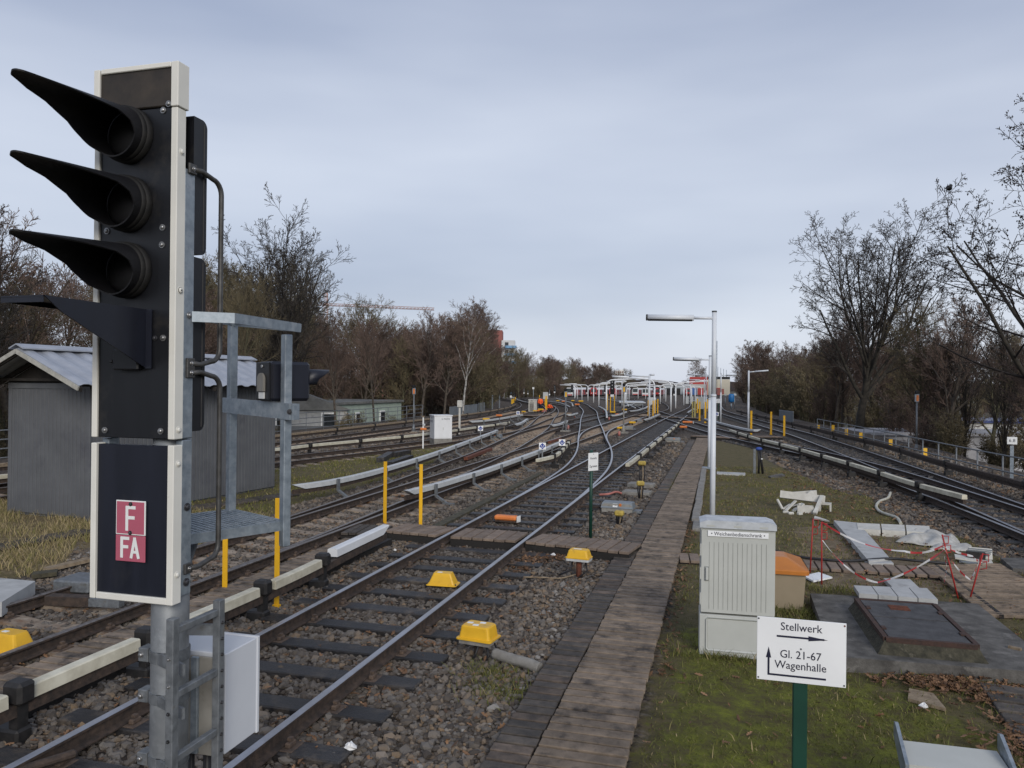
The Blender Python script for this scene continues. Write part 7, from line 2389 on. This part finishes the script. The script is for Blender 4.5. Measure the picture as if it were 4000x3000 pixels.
oval = lambda t_: .55 + .75 * math.sin(math.pi * min(1, t_ * .9 + .05)) - .35 * t_
broad = lambda t_: 1.15 - .55 * t_
T_VAR = {}
g1 = grow(11, 12.0, .20, (16, 9, 7, 5), (46, 38, 34, 32), (.42, .48, .52, .62), .085, spread=oval)
T_VAR['ash'] = tree_parts(g1, 'bark', 'twig')
g2 = grow(12, 12.5, .19, (17, 9, 7, 5), (40, 38, 34, 34), (.40, .50, .5, .62), .09, spread=oval)
T_VAR['ash2'] = tree_parts(g2, 'bark_olive', 'twig_olive')
g3 = grow(13, 9.0, .15, (17, 9, 7, 5), (56, 42, 38, 36), (.48, .5, .52, .6), .11, spread=broad, start=(.15, .15, .1, .1, .1))
T_VAR['round'] = tree_parts(g3, 'bark_olive', 'twig_olive')
g4 = grow(14, 10.0, .14, (18, 9, 7, 5), (48, 42, 38, 38), (.42, .5, .5, .6), .12, spread=oval, start=(.2, .15, .1, .1, .1))
T_VAR['brown'] = tree_parts(g4, 'bark', 'twig', blobs(g4, 4, 5, .045, 4))
g5 = grow(15, 11.0, .13, (18, 8, 7, 4), (42, 48, 45, 40), (.32, .52, .6, .6), .10, up=(0, .03, -.06, -.10, -.1), spread=oval)
T_VAR['birch'] = tree_parts(g5, 'bark_birch', 'twig')
b1 = grow(21, 4.0, .05, (8, 6, 5), (38, 42, 45), (.5, .5, .55), .16, stems=9, start=(.15, .1, .1, .1, .1))
T_VAR['bush'] = tree_parts(b1, 'bark', 'twig')
b2 = grow(22, 4.4, .05, (8, 6, 5), (35, 40, 45), (.5, .52, .55), .18, stems=9, start=(.12, .1, .1, .1, .1))
T_VAR['bush2'] = tree_parts(b2, 'bark_olive', 'twig_olive', blobs(b2, 3, 9, .05, 6))

def plant(kind, label, loc, sc, rz, grp=None, name='bare_tree', cat='tree'):
    t = thing(name, label, cat, loc, rz, grp)
    t.scale = (sc[0], sc[0], sc[1]) if isinstance(sc, tuple) else (sc, sc, sc)
    tr, cr = T_VAR[kind]
    link('trunk', tr, t)
    link('crown', cr, t)
    return t

rt = random.Random(99)
def base_z(x_, y_):
    d = max(0, lerp_tab(y_, XL) - x_, x_ - lerp_tab(y_, XR))
    return gz(y_) - .05 - min(2.7, d * .55)
LB = {'ash': 'bare brown tree in the dense belt left of the main line', 'ash2': 'bare olive-barked tree in the belt left of the main line', 'round': 'rounded olive bare tree in the belt left of the main line',
      'brown': 'reddish brown bare tree in the belt left of the main line', 'birch': 'slim bare birch in the belt left of the main line'}
RB = {'ash': 'bare brown tree in the belt right of the tracks', 'ash2': 'bare olive-barked tree in the belt right of the tracks', 'round': 'rounded bare tree in the belt right of the tracks',
      'brown': 'reddish brown bare tree in the belt right of the tracks', 'birch': 'slim bare birch in the belt right of the tracks'}
def belt(n, fx, ylo, yhi, kinds, lab, grp, smin, smax, bush=False):
    for i in range(n):
        y_ = ylo + (yhi - ylo) * (i + rt.random()) / n
        x_ = fx(y_)
        k = rt.choice(kinds)
        if -34 < x_ < -23 and 38 < y_ < 72 and rt.random() < .8:
            continue
        s_ = rt.uniform(smin, smax)
        plant(k, (lab[k] if not bush else lab), (x_, y_, base_z(x_, y_)), (s_ * rt.uniform(.85, 1.15), s_), rt.uniform(0, 6.28), grp, 'bare_tree' if not bush else 'bare_shrub', 'tree' if not bush else 'shrub')
GLt, GRt = 'bare trees of the left belt', 'bare trees of the right belt'
K5 = ['ash', 'ash2', 'round', 'brown', 'brown', 'birch']
belt(16, lambda y_: rt.uniform(-38, -27.5), 12, 46, ['ash', 'ash2', 'brown'], LB, GLt, .85, 1.12)
belt(22, lambda y_: rt.uniform(-38, -28), 46, 78, ['round', 'ash2', 'brown', 'ash'], LB, GLt, .85, 1.05)
belt(44, lambda y_: lerp_tab(y_, XL) - rt.uniform(-2.5, 11), 72, 140, K5, LB, GLt, .9, 1.12)
belt(48, lambda y_: lerp_tab(y_, XL) - rt.uniform(-2.5, 15), 138, 250, K5, LB, GLt, .95, 1.2)
belt(30, lambda y_: lerp_tab(y_, XL) - rt.uniform(3, 30), 250, 420, K5, LB, GLt, 1.35, 1.7)
belt(24, lambda y_: rt.uniform(-66, -40), 25, 150, ['ash', 'brown', 'ash2'], LB, GLt, .8, .98)
for k in range(46):
    x_ = -190 + 130 * (k + rt.random()) / 46
    kk = rt.choice(['ash', 'brown', 'round', 'brown'])
    plant(kk, 'far bare tree in the wood behind the left end of the train yard', (x_, rt.uniform(425, 540), -2.9), (rt.uniform(1.9, 2.4), rt.uniform(1.55, 1.95)), rt.uniform(0, 6.28), 'far bare trees behind the left of the yard')
belt(34, lambda y_: rt.uniform(-33, -25.5), 12, 80, ['bush', 'bush2'], 'dense bare shrub under the left trees', 'bare shrubs under the left trees', .8, 1.3, True)
belt(48, lambda y_: lerp_tab(y_, XL) - rt.uniform(-3, 5), 80, 205, ['bush', 'bush2'], 'dense bare shrub under the left trees', 'bare shrubs under the left trees', 1.1, 1.9, True)
belt(26, lambda y_: lerp_tab(y_, XL) - rt.uniform(1.5, 10), 200, 420, ['bush', 'bush2'], 'dense bare shrub under the left trees', 'bare shrubs under the left trees', 1.8, 2.6, True)
belt(14, lambda y_: rt.uniform(12.5, 22), 30, 62, ['ash', 'brown', 'ash2'], RB, GRt, .62, .85)
belt(24, lambda y_: lerp_tab(y_, XR) + rt.uniform(1.5, 14), 64, 120, ['ash', 'brown', 'brown', 'ash2', 'round'], RB, GRt, .75, 1.0)
belt(32, lambda y_: lerp_tab(y_, XR) + rt.uniform(1, 14), 120, 240, ['brown', 'brown', 'ash', 'birch', 'round'], RB, GRt, .95, 1.25)
belt(24, lambda y_: lerp_tab(y_, XR) + rt.uniform(1, 22), 240, 420, ['brown', 'ash', 'birch'], RB, GRt, 1.1, 1.5)
belt(24, lambda y_: rt.uniform(11.5, 19), 27, 64, ['bush', 'bush2'], 'bare shrub behind the right tube fence', 'bare shrubs behind the right fence', .6, 1.0, True)
belt(44, lambda y_: lerp_tab(y_, XR) + rt.uniform(.8, 8), 62, 200, ['bush', 'bush2'], 'dense bare shrub under the right trees', 'bare shrubs under the right trees', 1.0, 1.7, True)
belt(18, lambda y_: lerp_tab(y_, XR) + rt.uniform(.8, 9), 200, 410, ['bush', 'bush2'], 'dense bare shrub under the right trees', 'bare shrubs under the right trees', 1.6, 2.4, True)
belt(20, lambda y_: rt.uniform(24, 60), 55, 170, ['ash', 'brown', 'round'], RB, GRt, .85, 1.1)

for k in range(4):
    plant(rt.choice(['ash', 'ash2', 'brown']), 'slender bare tree in front of the pale green house', (rt.uniform(-27.5, -24.6), 36 + 7 * k + rt.uniform(-1, 1), -.9), (.50, .74), rt.uniform(0, 6), 'slender bare trees before the green house')
for k in range(6):
    plant(rt.choice(['bush', 'bush2']), 'bare shrub along the fence before the pale green house', (rt.uniform(-27, -24.6), 32 + 5 * k + rt.uniform(-1, 1), -1.4), rt.uniform(.4, .6), rt.uniform(0, 6), 'bare shrubs before the green house', 'bare_shrub', 'shrub')
belt(34, lambda y_: rt.uniform(-60, -37), 44, 100, ['ash', 'ash2', 'brown', 'round'], LB, GLt, 1.15, 1.4)
belt(14, lambda y_: rt.uniform(-48, -36), 48, 92, ['bush', 'bush2'], 'dense bare shrub under the left trees', 'bare shrubs under the left trees', 1.2, 1.8, True)
# single trees one can tell apart
gB = grow(35, 14.0, .27, (17, 8, 6, 4, 3), (46, 36, 34, 32, 32), (.98, .44, .52, .55, .6), .055, up=(0, .05, .03, .02, 0), spread=lambda t_: 1.0 - .28 * t_, start=(.30, .22, .25, .25, .25), trunk_frac=.62, min_r=.010, amin=.25)
T_VAR['bigL'] = tree_parts(gB, 'bark_oak', 'twig_dark')
p_ = V((-25.436, 40.720, 2.611))
plant('bigL', 'tall spreading bare tree behind the shed, right of the signal', (p_.x, p_.y, -2.2), 1.0, 1.0)
gO = grow(51, 17.0, .42, (13, 10, 7, 5, 3), (50, 40, 42, 42, 42), (1.24, .42, .50, .52, .55), .07, up=(0, .06, .035, .02, 0), spread=lambda t_: .92 + .12 * t_, start=(.50, .2, .25, .25, .25), trunk_frac=.46, min_r=.012, rpow=.70, amin=.08)
T_VAR['oak'] = tree_parts(gO, 'bark_oak', 'twig_dark')
p_ = V((9.792, 64.908, 2.613))
plant('oak', 'broad bare oak with thick limbs towering over the right belt', (p_.x + .4, p_.y, -2.2), 1.03, 2.2)
gA = grow(41, 15.0, .28, (16, 8, 6, 4, 3), (66, 44, 42, 42, 42), (.68, .46, .52, .52, .55), .10, up=(0, .05, .03, .0, -.02), spread=lambda t_: 1.05 - .35 * t_, start=(.26, .25, .25, .25, .25), lean=.05)
T_VAR['alder'] = tree_parts(gA, 'bark_oak', 'cone_dark', blobs(gA, 5, 3, .034, 8))
p_ = V((13.057, 34.694, 2.870))
ALD = plant('alder', 'tall dark alder with cones reaching in from the right edge', (p_.x, p_.y, -2.2), .98, 3.6)
p_ = V((14.613, 53.788, 2.754))
gP = grow(43, 11, .10, (26, 6, 5, 4), (22, 28, 32, 36), (.45, .42, .5, .5), .07, up=(0, .10, .06, .04, 0), start=(.1, .15, .1, .1, .1), spread=oval)
T_VAR['poplar'] = tree_parts(gP, 'bark_oak', 'twig_dark')
plant('poplar', 'narrow upright bare tree between the oak and the alder', (p_.x, p_.y, -2.4), .82, 0.4)
p_ = V((15.569, 49.902, 2.794))
plant('poplar', 'thin upright bare tree left of the alder trunk', (p_.x, p_.y, -2.4), .78, 2.4)
p_ = V((-22.835, 66.323, 2.185))
plant('birch', 'white-trunked bare birch standing in front of the left belt', (p_.x, p_.y, base_z(p_.x, p_.y) + .2), (.8, 1.0), .7)
p_ = V((-25.161, 67.759, 2.145))
plant('brown', 'reddish bare tree just left of the white-trunked birch', (p_.x, p_.y, base_z(p_.x, p_.y) + .2), .9, 2.7)
p_ = V((-26.875, 23.734, 2.436))
plant('bigL', 'big bare tree cut by the left picture edge', (p_.x - 2.2, p_.y, -2.6), .74, 4.2)
for lab, px_, d_, s_ in (('airy bare birch on the skyline above the red hall', (-16.052, 441.509, -0.401), 0, 2.1), ('smaller bare birch right of the skyline birch', (-12.589, 452.829, -0.438), 0, 1.7)):
    plant('birch', lab, (px_[0], px_[1], -3), s_, rt.uniform(0, 6))
for k in range(14):
    q = (-54.775, 524.211, -1.487)
    x_ = -22 + 7 * k + rt.uniform(-3, 3)
    plant(rt.choice(['round', 'brown', 'ash']), 'far bare tree on the wooded rise behind the depot halls', (x_ - 40, 520 + rt.uniform(-30, 60), -3), rt.uniform(.8, 1.1), rt.uniform(0, 6), 'far bare trees behind the depot halls')
# bird on an alder branch: the limb point nearest to where the photograph shows it
aim = V((9.070, 33.582, 11.158))
cam0 = V(0, 0, 2.95)
ray_ = (aim - cam0).normalized()
bpy.context.view_layer.update()
best = None
for pts, rad in gA[1] + gA[2]:
    for q in pts:
        wq = ALD.matrix_basis @ V(q)
        dv = wq - cam0
        off_ = (dv - ray_ * dv.dot(ray_)).length
        if best is None or off_ < best[0]:
            best = (off_, wq)
BD = thing('bird', 'black crow perched on an upper alder branch', 'bird', best[1] + V(0, 0, .06), R(150))
MB().sphere((0, 0, .10), .10, 10, 7, 0, (1.0, 2.0, .95)).build('body', 'bird_black', BD)
MB().sphere((0, -.20, .22), .065, 8, 6).tube([(0, -.25, .215), (0, -.34, .20)], [.025, .006], 6).build('head', 'bird_black', BD)
MB().hexa([(-.05, .15, .06), (.05, .15, .06), (.06, .42, -.02), (-.06, .42, -.02), (-.05, .15, .10), (.05, .15, .10), (.06, .42, .0), (-.06, .42, .0)]).build('tail', 'bird_black', BD)
MB().tube([(.03, 0, .03), (.03, 0, -.07)], .012, 5).tube([(-.03, 0, .03), (-.03, 0, -.07)], .012, 5).build('leg', 'bird_black', BD)

# ================================================================== ballast stones, leaves, grass (stuff)
tint_mat('stone_mix', [(0, (.036, .031, .028)), (.25, (.082, .068, .056)), (.48, (.130, .118, .106)), (.64, (.170, .120, .075)), (.80, (.200, .186, .172)), (1, (.32, .30, .27))], rough=.85)
tint_mat('leaf_mix', [(0, (.070, .040, .024)), (.5, (.155, .085, .045)), (1, (.27, .16, .09))], rough=.8)
tint_mat('grass_mix', [(0, (.050, .055, .014)), (.5, (.095, .105, .024)), (.76, (.150, .145, .04)), (.88, (.25, .20, .105)), (1, (.34, .27, .15))], rough=.85)
ICO_V, ICO_F = None, None
def ico():
    bm = bmesh.new()
    bmesh.ops.create_icosphere(bm, subdivisions=1, radius=1)
    v = np.array([x.co[:] for x in bm.verts]); f = np.array([[q.index for q in x.verts] for x in bm.faces])
    bm.free()
    return v, f
ICO_V, ICO_F = ico()
OCT_V = np.array([(1, 0, 0), (-1, 0, 0), (0, 1, 0), (0, -1, 0), (0, 0, 1), (0, 0, -1.)])
OCT_F = np.array([(0, 2, 4), (2, 1, 4), (1, 3, 4), (3, 0, 4), (2, 0, 5), (1, 2, 5), (3, 1, 5), (0, 3, 5)])
def on_ballast(x, y):
    e1 = np.interp(y, [t[0] for t in XL], [t[1] for t in XL]); e2 = np.interp(y, [t[0] for t in XR], [t[1] for t in XR])
    ok = (x > e1) & (x < e2) & ~inside(x, y, LAWN_RIGHT) & ~inside(x, y, LAWN_MID)
    return ok & ~((x > -1.77) & (x < -.55))
def stones(name, label, x0, x1, y0, y1, dens, size, shape, seed):
    rg = np.random.default_rng(seed)
    n = int((x1 - x0) * (y1 - y0) * dens)
    x, y = rg.uniform(x0, x1, n), rg.uniform(y0, y1, n)
    k = in_view(x, y, .12) & on_ballast(x, y)
    x, y = x[k], y[k]
    n = len(x)
    bv, bf = shape
    sc = size * np.clip(rg.lognormal(-.12, .38, (n, 1, 1)), .4, 1.9) * rg.uniform(.6, 1.15, (n, 1, 3)) * np.array([1, 1, .72])
    jit = 1 + rg.uniform(-.28, .28, (n, len(bv), 1))
    a = rg.uniform(0, 6.28, n)
    tl = rg.uniform(-.6, .6, (n, 2))
    v = bv[None] * jit * sc
    # tilt and spin
    v = np.stack([v[..., 0], v[..., 1] * np.cos(tl[:, :1]) - v[..., 2] * np.sin(tl[:, :1]), v[..., 1] * np.sin(tl[:, :1]) + v[..., 2] * np.cos(tl[:, :1])], -1)
    ca, sa = np.cos(a)[:, None], np.sin(a)[:, None]
    v = np.stack([v[..., 0] * ca - v[..., 1] * sa, v[..., 0] * sa + v[..., 1] * ca, v[..., 2]], -1)
    z = ground_h(x, y) + rg.uniform(-.012, .022, n)
    v += np.stack([x, y, z], -1)[:, None, :]
    patch = .5 + .5 * np.sin(x * .9 + 1.2 * np.sin(y * .35)) * np.cos(y * .28 + x * .2)
    tn = np.clip((rg.beta(2, 2.3, n) * .85 + .18 * patch - .04) * (1 - (.25 if y0 < 12 else .38) * stain_at(x, y)), 0, 1)
    t = (np.arange(n)[:, None, None] * len(bv) + bf[None]).reshape(-1, 3)
    o = link(name, fast_mesh(name, v.reshape(-1, 3), t, 'stone_mix', np.repeat(tn, len(bv))))
    o['kind'] = 'stuff'
    o['label'] = label
    o['category'] = 'ballast'
    return n
N_ST = stones('ballast_stones', 'loose grey and brown ballast stones in the foreground', -10, -1.7, 3.0, 9.5, 700, .033, (ICO_V, ICO_F), 1)
N_ST += stones('ballast_stones', 'ballast stones around the crossing boards', -14, -1.7, 9.5, 16, 480, .039, (OCT_V, OCT_F), 2)
N_ST += stones('ballast_stones', 'ballast stones between the middle tracks', -18, -1.7, 16, 27, 170, .055, (OCT_V, OCT_F), 3)
N_ST += stones('ballast_stones', 'ballast stones in the far track field', -24, 10, 27, 46, 34, .08, (OCT_V, OCT_F), 4)
N_ST += stones('ballast_stones', 'dark ballast stones along the right tracks', 1.5, 11, 8, 27, 190, .050, (OCT_V, OCT_F), 5)

def leaves(name, label, pts_fn, n, seed, size=.045, zoff=.02):
    rg = np.random.default_rng(seed)
    x, y = pts_fn(rg, n)
    k = in_view(x, y, .12)
    x, y = x[k], y[k]
    n = len(x)
    base = np.array([(0, -1, 0), (.34, -.5, .12), (.22, -.2, .02), (.55, .15, .2), (.25, .3, .04), (.3, .75, .16), (0, 1, 0), (-.3, .75, .16), (-.25, .3, .04), (-.55, .15, .2), (-.22, -.2, .02), (-.34, -.5, .12)])
    f = np.array([(0, 1, 2), (0, 2, 10), (0, 10, 11), (2, 3, 4), (2, 4, 8), (2, 8, 10), (10, 8, 9), (4, 5, 6), (4, 6, 8), (8, 6, 7)])
    sc = size * rg.uniform(.5, 1.2, (n, 1, 1))
    v = base[None] * sc * np.stack([np.ones(n), np.ones(n), rg.uniform(-1.5, 3, n)], -1)[:, None, :]
    t1, t2, a = rg.uniform(-.5, .5, n)[:, None], rg.uniform(-.5, .5, n)[:, None], rg.uniform(0, 6.28, n)[:, None]
    v = np.stack([v[..., 0], v[..., 1] * np.cos(t1) - v[..., 2] * np.sin(t1), v[..., 1] * np.sin(t1) + v[..., 2] * np.cos(t1)], -1)
    v = np.stack([v[..., 0] * np.cos(t2) + v[..., 2] * np.sin(t2), v[..., 1], -v[..., 0] * np.sin(t2) + v[..., 2] * np.cos(t2)], -1)
    v = np.stack([v[..., 0] * np.cos(a) - v[..., 1] * np.sin(a), v[..., 0] * np.sin(a) + v[..., 1] * np.cos(a), v[..., 2]], -1)
    gr = np.maximum(zone(x, y, LAWN_RIGHT), zone(x, y, LAWN_MID))
    z = ground_h(x, y) + gr * (.035 + .03 * hnoise(x, y)) + zoff + rg.uniform(0, .02, n)
    v += np.stack([x, y, z], -1)[:, None, :]
    t = (np.arange(n)[:, None, None] * 12 + f[None]).reshape(-1, 3)
    o = link(name, fast_mesh(name, v.reshape(-1, 3), t, 'leaf_mix', np.repeat(rg.beta(1.6, 1.8, n), 12)))
    o['kind'] = 'stuff'
    o['label'] = label
    o['category'] = 'leaves'
box_pts = lambda x0, x1, y0, y1: (lambda rg, n: (rg.uniform(x0, x1, n), rg.uniform(y0, y1, n)))
def clump_pts(cs):
    def f(rg, n):
        i = rg.integers(0, len(cs), n)
        c = np.array(cs)[i]
        return c[:, 0] + rg.normal(0, 1, n) * c[:, 2], c[:, 1] + rg.normal(0, 1, n) * c[:, 3]
    return f
leaves('fallen_leaves', 'brown oak leaves scattered over the ballast', box_pts(-9.5, -1.8, 3.2, 16), 1500, 1, .042, .03)
leaves('fallen_leaves', 'brown leaves caught along the nearest rails', lambda rg, n: (np.where(rg.random(n) < .5, X1 + .98, X1 - .98) + rg.normal(0, .16, n), rg.uniform(3.5, 15, n)), 900, 2, .042, .025)
leaves('fallen_leaves', 'brown leaves blown onto the mossy lawn and along the kerb', box_pts(-.6, 6.5, 5, 30), 1500, 3, .040, .012)
leaves('fallen_leaves', 'drift of brown leaves against the concrete slab and steps', clump_pts([(2.75, 8.35, .35, .22), (2.95, 7.7, .25, .4), (2.3, 8.5, .4, .12), (3.0, 6.9, .3, .4), (3.4, 9.0, .12, .6), (2.6, 7.2, .3, .3)]), 2600, 4, .046, .02)
leaves('fallen_leaves', 'brown leaves on the dark ballast beside the right branch', box_pts(2.0, 9.0, 10, 30), 2200, 5, .055, .03)
leaves('fallen_leaves', 'leaf litter along the boardwalk edge', lambda rg, n: (-.60 + rg.normal(0, .07, n), rg.uniform(8, 30, n)), 500, 6, .04, .012)
leaves('fallen_leaves', 'leaves in the heap by the crossing boards', clump_pts([(-3.05, 12.9, .25, .18), (-3.1, 12.3, .15, .3), (-2.6, 13.0, .3, .1)]), 420, 7, .042, .03)

def blades(name, label, pts_fn, n, seed, h=.06, wdt=.004, dry=0.0, lean=.6):
    rg = np.random.default_rng(seed)
    x, y = pts_fn(rg, n)
    k = in_view(x, y, .12)
    x, y = x[k], y[k]
    n = len(x)
    hh = h * rg.uniform(.4, 1.3, n)
    a, b_ = rg.uniform(0, 6.28, n), rg.uniform(0, 6.28, n)
    ln_ = lean * rg.uniform(.2, 1.2, n) * hh
    wv = wdt * rg.uniform(.7, 1.4, n)
    dx, dy = np.cos(a) * wv, np.sin(a) * wv
    lx, ly = np.cos(b_) * ln_, np.sin(b_) * ln_
    gr = np.maximum(zone(x, y, LAWN_RIGHT), zone(x, y, LAWN_MID))
    z = ground_h(x, y) + gr * (.035 + .03 * hnoise(x, y)) - .006
    p = np.stack([np.stack([x - dx, y - dy, z], -1), np.stack([x + dx, y + dy, z], -1),
                  np.stack([x + .4 * lx - dx * .8, y + .4 * ly - dy * .8, z + hh * .6], -1), np.stack([x + .4 * lx + dx * .8, y + .4 * ly + dy * .8, z + hh * .6], -1),
                  np.stack([x + lx, y + ly, z + hh], -1)], 1)
    f = np.array([(0, 1, 3), (0, 3, 2), (2, 3, 4)])
    t = (np.arange(n)[:, None, None] * 5 + f[None]).reshape(-1, 3)
    tn = np.clip(rg.beta(2, 2, n) * (1 - dry) + dry * rg.uniform(.75, 1.1, n), 0, 1)
    o = link(name, fast_mesh(name, p.reshape(-1, 3), t, 'grass_mix', np.repeat(tn, 5)))
    o['kind'] = 'stuff'
    o['label'] = label
    o['category'] = 'grass'
def lawn_pts(x0, x1, y0, y1, poly):
    def f(rg, n):
        x, y = rg.uniform(x0, x1, n), rg.uniform(y0, y1, n)
        k = inside(x, y, poly) & (hnoise(x * 1.3 + 4, y * 1.3) + rg.normal(0, .35, n) > .05)
        return x[k], y[k]
    return f
blades('lawn_grass', 'short moss and grass of the near lawn', lawn_pts(-.6, 4.5, 4.5, 11, LAWN_RIGHT), 60000, 1, .026, .0035, .10, 1.0)
blades('lawn_grass', 'longer weeds standing out of the near lawn', lawn_pts(-.6, 4.5, 4.5, 12, LAWN_RIGHT), 9000, 11, .075, .004, .2, 1.1)
blades('lawn_grass', 'sparse olive grass of the far lawn', lawn_pts(-.6, 6, 11, 30, LAWN_RIGHT), 60000, 2, .05, .006, .45, .9)
blades('dry_grass', 'dry straw grass left of the signal', lawn_pts(-17, -8.5, 6, 15, LAWN_MID), 50000, 3, .15, .005, .9, 1.0)
blades('lawn_grass', 'grass strip between the left tracks', lawn_pts(-17, -9, 14, 38, LAWN_MID), 50000, 4, .07, .008, .35, .9)
blades('grass_tuft', 'green grass tufts by the yellow box, bin and slab', clump_pts([(-2.2, 7.35, .16, .22), (-2.0, 7.1, .12, .12), (-2.3, 7.6, .15, .1), (.95, 10.6, .3, .12), (1.05, 10.2, .12, .4), (1.5, 12.0, .3, .12), (3.05, 6.3, .2, .1), (.2, 8.65, .35, .03), (2.0, 6.6, .3, .15)]), 3200, 5, .085, .004, .05, 1.2)
blades('grass_tuft', 'weeds at the edge of the boardwalk strip', lambda rg, n: (-1.42 + rg.normal(0, .05, n), rg.uniform(21.5, 27, n)), 1500, 6, .10, .006, .1, .9)

# ================================================================== labels of look-alikes: by their order in the picture
bpy.context.view_layer.update()
def sharing(label):
    return [o for o in COL.objects if o.parent is None and o.get('label') == label]
for lab, ph in (('curved white lamp arching over the train yard', 'curved white lamp over the train yard, the # of these plain ones from the left'),
                ('small yellow box standing among the far tracks', 'small yellow box among the far tracks, # from the left'),
                ('small orange box standing among the far tracks', 'small orange box among the far tracks, # from the left'),
                ('small salmon pink marker stub between the tracks', 'small salmon pink marker stub between the tracks, # from the left'),
                ('yellow post in the group around the nearest white double lamp post', 'yellow post around the straight double-topped lamp post, # from the left'),
                ('yellow post in the cluster around the pale cabinet right of the diamond', 'yellow post in the cluster round the pale cabinet, # from the left'),
                ('yellow post in front of the nearest curved white yard lamp', 'yellow post before the nearest curved yard lamp, # from the left'),
                ('yellow post beside the orange workers', 'yellow post beside the orange workers, # from the left'),
                ('small yellow marker on the conductor rail of the right main track', 'small yellow marker along the right fence, # from the left'),
                ('small yellow marker at the bend of the left main line', 'small yellow marker at the left bend, # from the left'),
                ('bare grey fence post next to the sheet screen', 'bare grey fence post next to the sheet screen, # from the left'),
                ('small white concrete crumb in front of the heap', 'small white concrete crumb before the heap, # from the left'),
                ('far bare tree on the wooded rise behind the depot halls', 'far bare tree behind the depot halls, # from the left')):
    q = sharing(lab)
    if len(q) > 1:
        number_from_left(q, ph)
